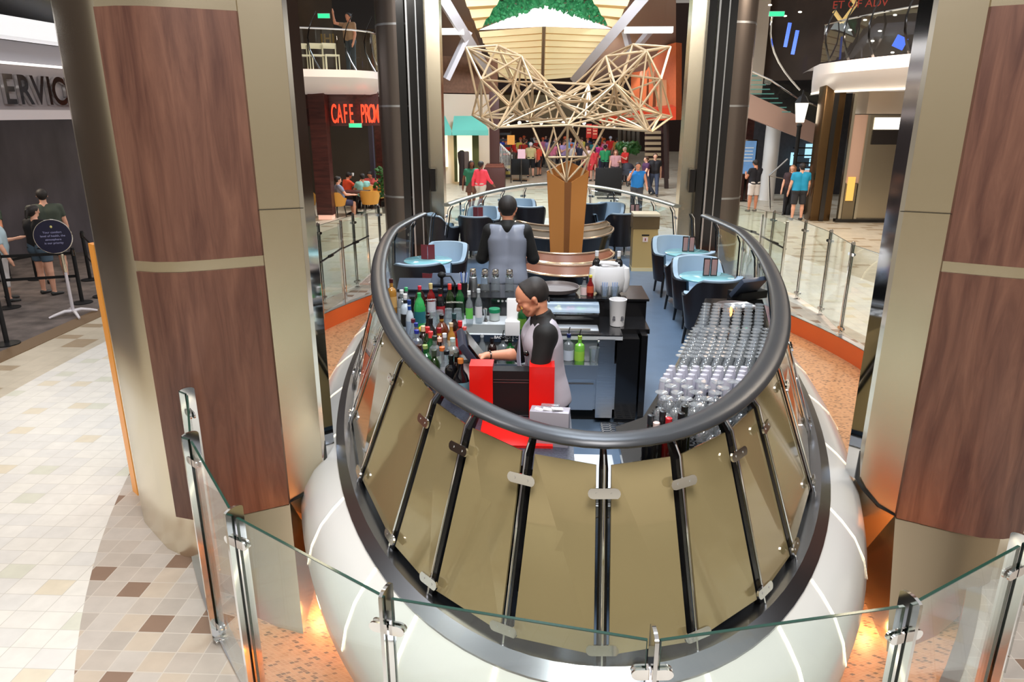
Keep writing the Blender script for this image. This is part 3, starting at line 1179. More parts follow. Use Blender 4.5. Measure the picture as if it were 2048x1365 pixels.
def column(label, mir, strip_):
    f = (lambda x: 0.74 - x) if mir else (lambda x: x)
    t = thing('column', label, 'column', (f(-2.7), 5.4, 0))
    L = lambda q: [(f(x) - t.location.x, y - t.location.y) for x, y in q]
    MB().prism(L(LB), 0, 9).build('cladding', M['champ'], t, ang=50)
    fq = [(-1.95, 4.84, 0.36), (-1.82, 4.895, 0.42), (-1.72, 4.94, 0.53), (-1.665, 4.965, 0.62)]
    cq = lambda q, dy=0, z=None: Vector((f(q[0]) - t.location.x, q[1] - t.location.y + dy, q[2] if z is None else z))
    MB().strip([[cq(q) for q in fq], [cq(q, 0, 9) for q in fq]]).strip([[cq(q, 0.09) for q in fq], [cq(q, 0.09, 9) for q in fq]]).strip([[cq(q) for q in fq], [cq(q, 0.09) for q in fq]]).build('brass_fin', M['brass'], t, ang=30, fix=False)
    MB().tube([cq(q, -0.012) for q in fq] + [cq((-1.655, 4.965, 0.84), -0.012)], [0.006, 0.012, 0.016, 0.02, 0.004], 8).build('black_edging', M['black'], t)
    ed = [(-1.685, 4.948), (-1.655, 4.952), (-1.622, 5.07), (-1.64, 5.07)]
    MB().prism(L(ed), 0.60, 9).build('edge_trim', M['chrome'], t, ang=30)
    for z0, z1 in ((0.36, 2.235), (2.31, 3.86), (3.93, 5.9)):
        m = MB()
        outer = L(WOODP)
        inner = [(x, y + 0.05) for x, y in outer]
        m.prism(outer + inner[::-1], z0, z1)
        m.build('wood_panel', M['redwood'], t, ang=50)
    for z in (1.0, 2.27, 3.9):
        pass
    fz = MB()
    for z in (2.272, 3.895):
        fz.prism([(x, y + 0.012) for x, y in L(WOODP)] + [(x, y + 0.05) for x, y in L(WOODP)][::-1], z - 0.036, z + 0.036)
    fz.build('joint_band', M['brass'], t)
    sk_t = [(-2.56, 4.585, 0.37), (-2.41, 4.60, 0.37), (-2.25, 4.67, 0.37), (-2.08, 4.76, 0.37), (-1.94, 4.845, 0.37)]
    sk_b = [(-2.54, 4.56, 0.0), (-2.36, 4.44, -0.12), (-2.08, 4.31, -0.28), (-1.86, 4.2, -0.28), (-1.66, 4.14, -0.28)]
    cv = lambda q: Vector((f(q[0]) - t.location.x, q[1] - t.location.y, q[2]))
    MB().strip([[cv(q) for q in sk_t], [cv(q) for q in sk_b]]).build('brass_skirt', bpy.data.materials.get('dull_brass') or pm('dull_brass', (0.42, 0.33, 0.22), 0.35, 1), t, ang=50)
    MB().add([cv(q) for q in ((-1.94, 4.845, 0.37), (-1.94, 4.93, 0.66), (-1.70, 5.05, 0.64), (-1.70, 5.08, 0.40), (-1.66, 4.14, -0.28), (-1.80, 5.1, -0.28))], [(0, 1, 2, 3), (0, 3, 5, 4)]).build('return_panel', M['brass'], t, smooth=False)
    sm = MB()
    for z in (2.62,):
        sm.box((L([(-1.80, 4.888)])[0][0], L([(-1.80, 4.888)])[0][1], z), (0.30, 0.004, 0.004), rz=math.atan2(0.115, 0.27) * (-1 if mir else 1))
    sm.build('seam', M['darkmetal'], t)
    if strip_:
        MB().prism(L([(-3.66, 5.58), (-3.57, 5.50), (-3.53, 5.58), (-3.62, 5.66)]), 0, 2.25).build('amber_edge_strip', pm('amber_glow_trim', srgb(190, 110, 40), 0.3, 0.3, emis=(1, 0.45, 0.08), es=0.35), t)
    return t


column('big brass and wood clad column at the left of the bar front', False, True)
column('big brass and wood clad column at the right of the bar front', True, False)


def far_column(label, mir, mlabel):
    f = (lambda x: 0.66 - x) if mir else (lambda x: x)
    Yc = 13.75
    t = thing('column', label, 'column', (f(-2.6), Yc, 0))
    L = lambda q: [(f(x) - t.location.x, y - Yc) for x, y in q]
    body = [(-3.0, 14.0), (-3.02, 13.7), (-2.93, 13.45), (-2.78, 13.32), (-2.6, 13.28), (-2.3, 13.28), (-2.3, 14.4), (-2.8, 14.35)]
    MB().prism(L(body), 0, 9).build('cladding', pm('dark_bronze_cladding', srgb(128, 118, 112), 0.3, 0.85), t, ang=50)
    MB().prism(L([(-2.3, 13.3), (-1.83, 13.36), (-1.83, 13.7), (-2.3, 13.7)]), 0, 9).build('brass_fin', M['brass'], t)
    m = MB()
    for z in (0.9, 1.75, 3.35, 4.7):
        m.prism([(x * 1.012, y * 1.012) for x, y in L(body)], z, z + 0.035)
    m.build('joint_band', M['satin'], t)
    t2 = thing('lift_mast', mlabel, 'mast', (f(-2.28), 13.12, 0), group='black lift masts')
    for dx in (-0.17, 0.02, 0.17):
        m = MB()
        m.box((dx, 0, 4.5), (0.13 if dx != 0.02 else 0.18, 0.16, 9))
        m.build('guide_rail', M['black'], t2)
    MB().box((-0.06, -0.03, 4.5), (0.03, 0.12, 9)).box((0.1, -0.03, 4.5), (0.02, 0.12, 9)).build('steel_insert', M['satin'], t2)
    MB().box((0.30 if not mir else -0.30, 0, 2.1), (0.1, 0.14, 0.4)).build('bracket', M['black'], t2)
    return t


far_column('dark bronze rounded column behind the left lift mast', False, 'tall black grooved lift mast left of the bar')
far_column('dark bronze rounded column behind the right lift mast', True, 'tall black grooved lift mast right of the bar')

# ------------------------------------------------------------------ side walls, decks and far end
brown = pm('brown_panelled_wall', srgb(70, 50, 40), 0.5, noise=0.15)
dark = pm('dark_recess_wall', srgb(24, 17, 16), 0.5)
cream = pm('cream_plaster', srgb(200, 184, 166), 0.55)


def wallseg(name, p, q, z0, z1, mat, th=0.15):
    d = (Vector((q[0], q[1], 0)) - Vector((p[0], p[1], 0)))
    c = ((p[0] + q[0]) / 2, (p[1] + q[1]) / 2, (z0 + z1) / 2)
    return struct(name, MB().box(c, (d.length, th, z1 - z0), rz=math.atan2(d.y, d.x)), mat)


wallseg('wall_left', (-16, 2), (-16, 30), 0, 10, brown)
wallseg('wall_left_far', (-12, 29), (-5.2, 34.9), 0, 10, cream)
wallseg('wall_far', (-12, 66), (16, 66), 0, 12, pm('dim_far_wall', srgb(64, 44, 38), 0.7))
wallseg('wall_right', (17, 4), (17, 66), 0, 12, brown)
wallseg('wall_right_far', (10.2, 38), (17, 38), 0, 10, brown)
wallseg('wall_left_end', (-12, 34.9), (-12, 66), 0, 12, brown)

# guest service desk front, left
P1, P2 = A(-70, 100, 11.6), A(150, 100, 14.2)
rz_g = math.atan2(P2.y - P1.y, P2.x - P1.x)


def gseg(name, z0, z1, off, mat, th=0.2, parent=None):
    n = Vector((math.sin(rz_g), -math.cos(rz_g), 0))
    mid = (P1 + P2) / 2 + n * off
    mid.z = (z0 + z1) / 2
    m = MB().box(mid, ((P2 - P1).length + 3.0, th, z1 - z0), rz=rz_g)
    o = m.build(name, mat)
    o['kind'] = 'structure'
    return o


gseg('wall_service_fascia', 3.28, 4.02, 0.0, pm('grey_mauve_panel', srgb(150, 140, 140), 0.35))
gseg('trim_4', 3.14, 3.30, 0.12, pm('lilac_white_ledge', srgb(200, 190, 192), 0.4), 0.3)
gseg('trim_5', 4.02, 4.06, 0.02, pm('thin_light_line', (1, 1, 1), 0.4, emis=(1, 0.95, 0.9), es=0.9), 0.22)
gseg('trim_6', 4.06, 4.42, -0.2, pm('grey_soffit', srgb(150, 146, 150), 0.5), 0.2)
gseg('trim_7', 4.42, 4.72, 0.25, pm('self_lit_white_band', (0.9, 0.9, 0.92), 0.3, emis=(0.95, 0.96, 1.0), es=0.45), 0.5)  # glossy white band, no lamp; emission paints its brightness
gseg('wall_service_top', 4.72, 6.4, 0.0, pm('black_glass_front', (0.01, 0.01, 0.01), 0.1))
wallseg('wall_service_back', (-16, 15.2), (-9.4, 17.6), 0, 3.3, pm('blue_grey_stained_wall', srgb(92, 86, 92), 0.5, noise=0.3, nscale=2, stretch=(1, 1, 0.3)))
wallseg('wall_service_side', (-9.6, 17.3), (-7.6, 17.6), 0, 4.2, M['darkwood'])
wallseg('wall_service_post', (-9.75, 16.9), (-9.5, 17.0), 0, 3.3, dark)
tS = thing('service_sign', 'polished metal SERVICES lettering on the grey fascia at far left', 'sign', (0, 0, 0))
st = 'SERVICE'
for i, ch in enumerate(st):
    rr_ = ray((-18, 17, 48, 76, 97, 116, 137)[i], 186)
    nn = Vector((math.sin(rz_g), -math.cos(rz_g), 0))
    q0 = P1 + nn * 0.14
    k_ = (q0.x * nn.x + q0.y * nn.y) / (rr_[0] * nn.x + rr_[1] * nn.y)
    text(ch, 0.66, 0.03, M['chrome'], tS, 'letter', face((rr_[0] * k_, rr_[1] * k_, 3.60), rz_g), bold=0.012, sx=0.8)

# cafe, left middle
Yc = 23.0
cafe = pm('dark_cafe_wall', srgb(40, 30, 26), 0.6)
wallseg('wall_cafe_back', (-12, 27.5), (-4.6, 27.5), 0, 4.2, pm('olive_cafe_wall', srgb(62, 52, 40), 0.7))
wallseg('wall_cafe_side', (-12, 20.8), (-8.2, 24.6), 0, 4.0, M['darkwood'])
wallseg('wall_cafe_panel', (-5.95, 26.3), (-5.05, 26.0), 0, 4.0, M['darkwood'], 0.3)
wallseg('wall_cafe_beam', (-6.35, 26.8), (-6.2, 26.8), 0, 4.0, pm('blue_grey_post', srgb(66, 60, 72), 0.4), 0.2)
pc = A(650, 300, 22.8)
t = thing('cafe_pillar', 'square dark reddish wood pillar at the cafe entrance', 'pillar', (-6.93, 22.85, 0))
MB().box((0, 0, 2.1), (0.5, 0.4, 3.9)).build('shaft', M['darkwood'], t)
MB().box((0, 0, 0.08), (0.44, 0.36, 0.15)).build('lit_plinth', pm('pink_lit_plinth', srgb(235, 180, 160), 0.3, emis=(1, 0.6, 0.45), es=0.5), t)
# curved fascia with the cafe name
arc = [A(x, 200, Y) for x, Y in ((560, 23.4), (640, 23.2), (690, 23.25), (730, 23.6), (757, 24.3))]
band = MB().strip([[Vector((p.x, p.y, 2.86)) for p in arc], [Vector((p.x, p.y, 4.0)) for p in arc]])
struct('wall_cafe_fascia', band, M['darkwood'])
tC = thing('cafe_sign', 'red glowing cafe lettering on the curved wooden fascia', 'sign', (0, 0, 0))
for i, ch in enumerate('CAFE PROM'):
    if ch == ' ':
        continue
    px = 668 + i * 11.5 - max(0, i - 5) * 2.6
    Yl = 23.12 + max(0, (px - 700)) / 60 * 0.85
    p = A(px, 228, Yl - 0.12)
    text(ch, 0.8, 0.02, M['redneon'], tC, 'letter', face((p.x, p.y, 3.2), 0.0), bold=0.004, sx=0.32)


ORD = ['first', 'second', 'third', 'fourth', 'fifth', 'sixth', 'seventh', 'eighth', 'ninth', 'tenth', 'eleventh', 'twelfth', 'thirteenth', 'fourteenth', 'fifteenth', 'sixteenth', 'seventeenth', 'eighteenth', 'nineteenth', 'twentieth', 'twenty-first', 'twenty-second', 'twenty-third', 'twenty-fourth']


def exit_sign(label, p, w_=0.42, h_=0.14):
    t = thing('exit_sign', label, 'sign', p, group='green exit signs')
    MB().rbox((0, 0, 0), (w_, 0.06, h_), 0.01).build('housing', M['satin'], t)
    MB().box((0, -0.035, 0), (w_ * 0.94, 0.006, h_ * 0.85)).build('lit_panel', M['green_exit'], t)


exit_sign('small green lit exit sign below the red cafe lettering', A(711, 251, 23.3))
# balcony slab above the cafe
bal = [A(x, 150, Y) for x, Y in ((520, 20.6), (590, 20.9), (650, 21.2), (710, 21.6), (745, 22.2), (760, 22.9), (762, 24.0))]
top, mid, bot, inn = [], [], [], []
for p in bal:
    top.append(Vector((p.x, p.y, 4.42)))
    mid.append(Vector((p.x, p.y, 4.22)))
    bot.append(Vector((p.x - 0.12, p.y + 0.25, 4.05)))
    inn.append(Vector((p.x - 0.5, p.y + 1.6, 3.80)))
struct('balcony_left', MB().strip([[Vector((p.x - 0.6, p.y + 3, 4.42)) for p in top], top, mid, bot, inn, [Vector((p.x, p.y + 3, 3.80)) for p in inn]]), pm('self_lit_white_lacquer', srgb(228, 218, 212), 0.3, emis=(1, 0.95, 0.92), es=0.12))['kind'] = 'structure'  # weak emission added to the lacquer so the balcony front looks lit
# upper storey behind the balcony
wallseg('wall_upper_left', (-14, 27.6), (-4.4, 27.6), 4.2, 10, pm('bronze_brown_upper_wall', srgb(70, 54, 38), 0.3, coat=0.3, noise=0.4, nscale=0.8))
wallseg('wall_upper_side', (-5.5, 26), (-4.6, 26.4), 4.4, 10, cream)
wallseg('wall_upper_dark', (-7.0, 25.5), (-5.6, 25.5), 5.9, 10, dark)
exit_sign('green lit exit sign on the upper floor at left', A(648, 32, 25.5), 0.42, 0.16)
tI = thing('upper_sign', 'small dull gold letters on the upper storey wall at left', 'sign', (0, 0, 0))
p = A(655, 78, 27.3)
text('IHI', 0.42, 0.01, C(srgb(150, 120, 60), 0.4, 0.3), tI, 'letters', face(p), bold=0.01)
# pale chairs upstairs
for i, (px, py) in enumerate(((606, 138), (637, 138), (664, 140))):
    p = A(px, py, 22.6)
    t = thing('cafe_chair', ['pale cream chair at the left edge of the upper balcony', 'pale cream chair in the middle of the upper balcony', 'pale cream chair nearest the person on the upper balcony'][i], 'chair', (p.x, p.y, 4.44), 0.5, 'pale chairs on the upper balcony')
    cm = pm('pale_cream_paint', srgb(235, 228, 200), 0.4)
    MB().rbox((0, 0, 0.44), (0.42, 0.42, 0.04), 0.01).build('seat', cm, t)
    MB().rbox((0, 0.2, 0.72), (0.42, 0.03, 0.16), 0.01).box((-0.19, 0.2, 0.55), (0.03, 0.03, 0.4)).box((0.19, 0.2, 0.55), (0.03, 0.03, 0.4)).build('backrest', cm, t)
    for sx in (-1, 1):
        for sy in (-1, 1):
            MB().box((sx * 0.19, sy * 0.19, 0.22), (0.03, 0.03, 0.44)).build('leg', cm, t)


def upper_rail(label, pts, z, npost, group, lean=0.25):
    t = thing('glass_railing', label, 'railing', (0, 0, 0))
    path = [Vector(p) for p in pts]
    m = MB().strip([[Vector((p.x, p.y, z + 0.05)) for p in path], [Vector((p.x, p.y, z + 1.05)) for p in path]])
    m.build('glass_pane', M['glass'], t)
    MB().tube([Vector((p.x, p.y, z + 1.07)) for p in path], 0.025, 6).build('handrail', M['chrome'], t)
    L = len(path) - 1
    for i in range(npost):
        u = (i + 0.5) / npost * L
        k = min(int(u), L - 1)
        q = path[k].lerp(path[k + 1], u - k)
        pts2 = [Vector((q.x + 0.06 - 0.26 * math.sin(s * PI) , q.y - 0.1 * math.sin(s * PI), z + 1.5 * s)) for s in (0, 0.15, 0.35, 0.55, 0.75, 1)]
        MB().tube(pts2, [0.05, 0.045, 0.04, 0.035, 0.03, 0.02], 6, flat=0.5).build('curved_post', M['darkmetal'], t)


upper_rail('glass railing with curved dark posts on the left balcony', [(p.x - 0.05, p.y + 0.12, 0) for p in bal], 4.42, 5, None)

# right side: balcony, stair, lift box, shops
balR = [A(x, 130, Y) for x, Y in ((1628, 24.2), (1640, 22.8), (1680, 21.6), (1740, 20.3), (1830, 18.8), (1900, 17.5))]
top = [Vector((p.x, p.y, 4.62)) for p in balR]
mid = [Vector((p.x, p.y, 4.32)) for p in balR]
bot = [Vector((p.x + 0.1, p.y + 0.3, 4.2)) for p in balR]
inn = [Vector((p.x + 0.5, p.y + 1.4, 3.86)) for p in balR]
struct('balcony_right', MB().strip([[Vector((p.x + 1, p.y + 4, 4.62)) for p in top], top, mid, bot, inn, [Vector((p.x + 1, p.y + 3, 3.86)) for p in inn]]), bpy.data.materials['self_lit_white_lacquer'])['kind'] = 'structure'
struct('trim_8', MB().tube([p + Vector((0, -0.06, 0)) for p in inn], 0.035, 6), pm('warm_cove_light', (1, 1, 1), 0.3, emis=(1, 0.85, 0.6), es=1.4))
upper_rail('glass railing with curved posts on the right balcony', [(p.x + 0.05, p.y + 0.12, 0) for p in balR[1:]], 4.62, 5, None)
wallseg('wall_upper_right', (6.6, 30), (17, 24), 4.4, 10, pm('dark_brown_louvre_wall', srgb(56, 42, 34), 0.35, coat=0.2, noise=0.35, nscale=1.2))
wallseg('wall_upper_beam', (6.6, 28.8), (8.1, 28.6), 3.9, 10, cream)
wallseg('wall_upper_post', (6.4, 28.0), (7.0, 28.0), 3.9, 10, brown, 0.4)
for i, (x_, y_) in enumerate(((1570, 32), (1600, 24), (1730, 40), (1760, 62), (1745, 82), (1790, 30), (1785, 105), (1540, 10), (1700, 60))):
    p = A(x_, y_, 25.0)
    t = tag(MB().sphere(p, 0.035, 6, (1.8, 1, 0.8)).build('downlight', M['lampglow']), ['small downlight left of the blue strips at upper right', 'small downlight just right of the green exit sign at upper right', 'small downlight under the yellow angular sign', 'small downlight between the two middle curved posts at upper right', 'small downlight above the white balcony front, centre', 'small downlight highest at the right edge of the upper right storey', 'small downlight nearest the big right column', 'topmost downlight left of the exit sign at upper right', 'small downlight just above the left end of the right balcony'][i], 'light', 'warm downlights of the upper right storey')
exit_sign('green lit exit sign on the upper floor at right', A(1553, 28, 25), 0.5, 0.16)
tY = thing('angular_sign', 'pale yellow angular frame sign above the right balcony', 'sign', (0, 0, 0))
zz = [A(x, y, 23.5) for x, y in ((1668, 22), (1684, 45), (1712, 8), (1690, -20))]
MB().tube([zz[0], zz[1]], 0.06, 4).tube([zz[1], zz[2]], 0.06, 4).tube([zz[2], zz[3]], 0.06, 4).build('zigzag_frame', pm('pale_yellow_frame', srgb(222, 186, 110), 0.4, emis=(1, .75, .3), es=0.3), tY)
p = A(1720, 8, 23.4)
text('ET OF ADV', 0.3, 0.01, C(srgb(200, 60, 40), 0.4), tY, 'letters', face(p, -0.4))
for i, (x_, y_) in enumerate(((1575, 70), (1800, 85), (1590, 85), (1480, 95))):
    p = A(x_, y_, 24.5)
    tag(MB().box(p, (0.35 if i == 1 else 0.1, 0.05, 0.7 if i != 1 else 0.35), ry=0.4 if i == 1 else 0.1).build('blue_lamp', M['blueglow']), ['left of the two slanted blue light strips at upper right', 'square blue light near the big right column', 'right of the two slanted blue light strips at upper right', 'blue light beside the right dark lift mast'][i], 'light', 'deep blue lights of the upper right')

# lift box and wall at right
t = thing('lift_shaft', 'brushed brass lift enclosure with lit sign at the right', 'lift', (9.9, 22.9, 0))
MB().box((0.55, 0.6, 1.6), (1.5, 1.2, 3.2)).build('brass_wall', M['brass'], t)
MB().box((0.55, 0.6, 3.62), (1.6, 1.2, 0.8)).build('header', cream, t)
MB().box((0.45, -0.02, 2.95), (0.85, 0.06, 0.34)).build('lit_sign', pm('white_lit_sign', (1, 1, 1), 0.3, emis=(1, 0.97, 0.88), es=1.6), t)
MB().box((0.5, -0.03, 2.55), (1.0, 0.04, 0.42)).build('dark_transom', dark, t)
MB().box((-0.42, 0.0, 2.2), (0.42, 0.1, 2.0)).build('pink_panel', pm('pinkish_panel', srgb(190, 158, 142), 0.4), t)
MB().box((-0.42, -0.01, 0.62), (0.34, 0.1, 1.1)).build('lower_panel', pm('olive_grey_panel', srgb(130, 116, 92), 0.35, 0.3), t)
MB().box((-0.44, -0.04, 1.02), (0.22, 0.1, 0.72)).build('lit_niche', pm('amber_niche', srgb(220, 170, 70), 0.4, emis=(1, 0.65, 0.2), es=0.5), t)
MB().box((-0.66, 0, 1.9), (0.08, 0.16, 3.8)).box((-0.19, -0.02, 1.6), (0.08, 0.16, 3.2)).build('frame', M['champ'], t)
MB().box((0.2, -0.06, 0.05), (2.0, 0.2, 0.1)).build('plinth', M['black'], t)
t = thing('bronze_pier', 'wide dark bronze pier left of the brass lift', 'pier', (8.72, 23.3, 0))
MB().rbox((0, 0, 2.05), (0.62, 0.6, 4.1), 0.05).build('shaft', pm('dark_bronze_panel', srgb(96, 74, 48), 0.25, 0.8), t)
MB().box((0.02, -0.32, 2.05), (0.14, 0.04, 4.1)).build('inset_strip', M['darkmetal'], t)
# lantern post
t = thing('street_lamp', 'black lantern post with a glowing glass lantern at right', 'lamp', (8.25, 24.5, 0))
MB().lathe([(0.16, 0), (0.14, 0.3), (0.09, 0.4), (0.07, 1.0), (0.065, 2.8), (0.09, 2.86), (0.05, 2.95)], n=12).build('post', M['blackmatt'], t)
MB().lathe([(0.13, 2.96), (0.21, 3.55)], n=6).build('lantern_glass', M['lampglow'], t, smooth=False)
MB().lathe([(0.24, 3.56), (0.12, 3.75), (0.03, 3.82), (0.02, 3.95)], n=6).build('lantern_cap', M['blackmatt'], t, smooth=False)
# staircase
t = thing('staircase', 'glass sided staircase descending behind the lamp post', 'staircase', (0, 0, 0))
a0, a1 = A(1462, 170, 26.5), A(1662, 262, 27.0)
b0, b1 = A(1462, 222, 26.5), A(1662, 300, 27.0)
MB().slab([a0, a1, b1, b0], (0, 0.25, 0)).build('stringer', pm('pinkish_stringer', srgb(196, 164, 152), 0.45), t)
for i in range(9):
    q = A(1478 + i * 10, 152 + i * 9, 26.9)
    MB().box(q, (1.2 - i * 0.06, 0.3, 0.035)).build('tread', M['gedgel'], t)
g0, g1 = A(1470, 130, 26.3), A(1668, 205, 26.6)
MB().slab([g0, g1, a1, a0], (0, 0.02, 0)).build('glass_pane', M['glass'], t)
MB().tube([A(1470, 128, 26.3), A(1540, 160, 26.4), A(1600, 200, 26.5), A(1668, 225, 26.6)], 0.03, 6).build('handrail', M['chrome'], t)
sp = [A(1545 - 10 * math.sin(s * PI) + 55 * s * s, 30 + 150 * s, 25.8) for s in [i / 8 for i in range(9)]]
MB().tube(sp, 0.035, 6).build('curved_rail', M['chrome'], t)
lw = [A(1537, 330, 26), A(1590, 272, 26)]
MB().tube([A(1538, 352, 25.5), A(1575, 318, 25.5)], 0.03, 6).tube([A(1540, 420, 25.5), A(1538, 352, 25.5)], 0.03, 6).tube([A(1538, 352, 25.5), A(1570, 358, 25.5)], 0.02, 6).build('lower_rail', M['chrome'], t)
wallseg('wall_stair_back', (6.6, 31), (17, 31), 0, 4.6, pm('dim_stair_wall', srgb(58, 56, 60), 0.6, noise=0.2))
wallseg('wall_poster', (6.9, 28.6), (8.0, 28.9), 0, 3.7, M['darkwood'])
t = thing('round_column', 'round white column left of the lamp post', 'column', Z(1532, 400, 0))
MB().lathe([(0.3, 0), (0.28, 0.1), (0.28, 3.4)], n=20).build('shaft', M['white'], t)
pp = A(1496, 314, 28.2)
t = thing('poster_stand', 'upright blue poster display beside the dark doorway', 'poster', (pp.x, 28.2, 0))
MB().rbox((0, 0.03, 1.65), (0.62, 0.05, 1.3), 0.01).box((0, 0.03, 0.5), (0.08, 0.06, 1.0)).box((0, 0.03, 0.02), (0.5, 0.3, 0.04)).build('stand', M['darkmetal'], t)
MB().box((0, -0.003, 1.65), (0.54, 0.01, 1.2)).build('poster', pm('blue_poster', srgb(78, 128, 186), 0.4, emis=(.3, .5, .8), es=0.25, noise=0.2, nscale=3), t)
m = MB()
for k in range(5):
    m.box((0, -0.012, 2.0 - k * 0.12), (0.36 - 0.05 * (k % 2), 0.004, 0.035))
m.build('poster_text', C(srgb(225, 235, 245), 0.5), t)
pp = Z(1485, 392, 0)
t = thing('leaflet_rack', 'low rack of orange and white leaflets under the poster', 'rack', (pp.x, pp.y, 0))
MB().box((0, 0, 0.5), (0.5, 0.3, 1.0)).build('frame', M['white'], t)
MB().box((0, -0.16, 0.9), (0.46, 0.02, 0.3)).build('leaflets', C(srgb(230, 140, 50), 0.6), t)
MB().box((0, -0.16, 0.55), (0.46, 0.02, 0.25)).build('leaflets', C(srgb(220, 215, 210), 0.6), t)
t = thing('screen_wall', 'bluish lit display screens behind the group in blue', 'screens', (0, 0, 0))
for x_, y_, w_, h_ in ((1623, 302, 0.5, 0.55), (1631, 325, 0.5, 0.3), (1588, 318, 0.28, 0.5), (1622, 345, 0.5, 0.3), (1636, 300, 0.2, 0.5)):
    MB().box(A(x_, y_, 30.5), (w_, 0.05, h_)).build('screen', pm('pale_blue_screen', srgb(150, 200, 220), 0.3, emis=(0.45, 0.8, 0.95), es=1.0), t)
m = MB()
for k in range(7):
    m.box(A(1625, 296 + k * 15, 30.2), (1.5, 0.1, 0.05))
m.build('shelf', M['darkmetal'], t)

# ------------------------------------------------------------------ far promenade
t = thing('boutique', 'cream shop front with pale green awnings on the left', 'shop', (0, 0, 0))
w0, w1 = A(862, 300, 34.6), A(980, 300, 36.6)
rzs = math.atan2(w1.y - w0.y, w1.x - w0.x)
mid = (w0 + w1) / 2
MB().box((mid.x, mid.y + 0.25, 2.05), ((w1 - w0).length + 0.4, 0.4, 4.1), rz=rzs).build('wall', pm('cream_shop_wall', srgb(222, 206, 186), 0.6), t)
MB().box((mid.x, mid.y + 0.35, 4.95), ((w1 - w0).length + 0.6, 0.5, 1.6), rz=rzs).build('upper_wall', pm('brown_upper_cladding', srgb(126, 92, 74), 0.5, noise=0.15), t)
for x0_, x1_, y0_, y1_ in ((913, 947, 270, 364), (889, 896, 270, 334)):
    p, q = A(x0_, y0_, 34.9), A(x1_, y1_, 34.9)
    MB().box(((p.x + q.x) / 2, 34.92, (p.z + q.z) / 2), (abs(q.x - p.x), 0.2, abs(p.z - q.z))).build('lit_window', pm('warm_lit_window', srgb(250, 240, 200), 0.3, emis=(1, 0.93, 0.65), es=1.1), t)
p, q = A(910, 268, 34.7), A(952, 364, 34.7)
MB().box((p.x, 34.75, (p.z + q.z) / 2), (0.14, 0.15, abs(p.z - q.z))).box((q.x, 34.75, (p.z + q.z) / 2), (0.3, 0.15, abs(p.z - q.z))).box(((p.x + q.x) / 2, 34.75, p.z), (q.x - p.x + .3, 0.15, 0.14)).build('door_frame', C(srgb(84, 84, 34), 0.5), t)
for x0_, x1_ in ((908, 975), (880, 903)):
    u, v = A(x0_, 232, 34.9), A(x1_, 232, 34.9)
    z_t = u.z
    o_ = 0.9
    vv = [(u.x, 34.9, z_t), (v.x - 0.3, 34.9, z_t), (v.x + 0.1, 34.0, z_t - 0.62), (u.x, 34.0, z_t - 0.62), (u.x, 34.0, z_t - 0.85), (v.x + 0.1, 34.0, z_t - 0.85), (u.x, 34.9, z_t - 0.85), (v.x - 0.3, 34.9, z_t - 0.85)]
    MB().add(vv, [(0, 3, 2, 1), (3, 4, 5, 2), (0, 6, 4, 3), (1, 2, 5, 7), (6, 7, 5, 4)]).build('awning', pm('mint_awning', srgb(112, 200, 184), 0.6), t)
t = thing('display_dummy', 'dark clothed display figure in the lit shop doorway', 'mannequin', (A(925, 330, 34.4).x, 34.2, 0))
MB().lathe([(0.16, 0), (0.14, 0.9), (0.2, 1.3), (0.2, 1.5), (0.06, 1.6)], n=12, sy=0.7).build('body', C(srgb(40, 26, 26), 0.6), t)
MB().rbox((0.22, 0, 1.15), (0.22, 0.25, 0.8), 0.06).build('jacket', C(srgb(100, 84, 78), 0.7), t)
# dark pillar with plinth
t = thing('wooden_pillar', 'slim dark brown pillar on a square plinth near the stairs', 'pillar', (-2.1, 31.8, 0))
MB().rbox((0, 0, 0.5), (0.9, 0.7, 1.0), 0.02).build('plinth', C(srgb(66, 30, 26), 0.4), t)
MB().box((0, 0, 1.06), (0.8, 0.62, 0.1)).box((0, 0, 1.14), (0.7, 0.55, 0.05)).build('moulding', C(srgb(110, 60, 46), 0.35), t)
MB().rbox((0, 0, 2.6), (0.42, 0.4, 3.0), 0.02).build('shaft', C(srgb(58, 28, 24), 0.4), t)
# stairs behind it
t = thing('staircase', 'dark stairs with white railings behind the brown pillar', 'staircase', (0, 0, 0))
for i in range(8):
    p = A(992, 352 - i * 12, 38 + i * 0.3)
    MB().box(p, (1.5, 0.35, 0.12)).build('tread', C(srgb(40, 38, 42), 0.5), t)
for (xa, ya, xb, yb) in ((968, 270, 985, 285), (1000, 288, 1024, 312)):
    u, v = A(xa, ya, 37), A(xb, yb, 37)
    MB().tube([u, v], 0.05, 6).build('handrail', M['white'], t)
    m = MB()
    for k in range(9):
        q = u.lerp(v, k / 8)
        m.box((q.x, q.y, q.z - 0.45), (0.03, 0.03, 0.9))
    m.build('balusters', M['white'], t)

# canopy: pleated shades, beams and the planted skylight
pleat = bpy.data.materials.new('pleated_yellow_shade')
pleat.use_nodes = True
nt = pleat.node_tree
b = nt.nodes['Principled BSDF']
tc = nt.nodes.new('ShaderNodeTexCoord')
wv = nt.nodes.new('ShaderNodeTexWave')
wv.bands_direction = 'Z'
wv.inputs['Scale'].default_value = 0.9
wv.inputs['Distortion'].default_value = 0.3
nt.links.new(tc.outputs['Object'], wv.inputs[0])
cr = nt.nodes.new('ShaderNodeValToRGB')
cr.color_ramp.elements[0].color = (*srgb(208, 176, 116), 1)
cr.color_ramp.elements[1].color = (*srgb(250, 232, 186), 1)
nt.links.new(wv.outputs[0], cr.inputs[0])
nt.links.new(cr.outputs[0], b.inputs['Base Color'])
nt.links.new(cr.outputs[0], b.inputs['Emission Color'])
b.inputs['Emission Strength'].default_value = 0.55
b.inputs['Roughness'].default_value = 0.7
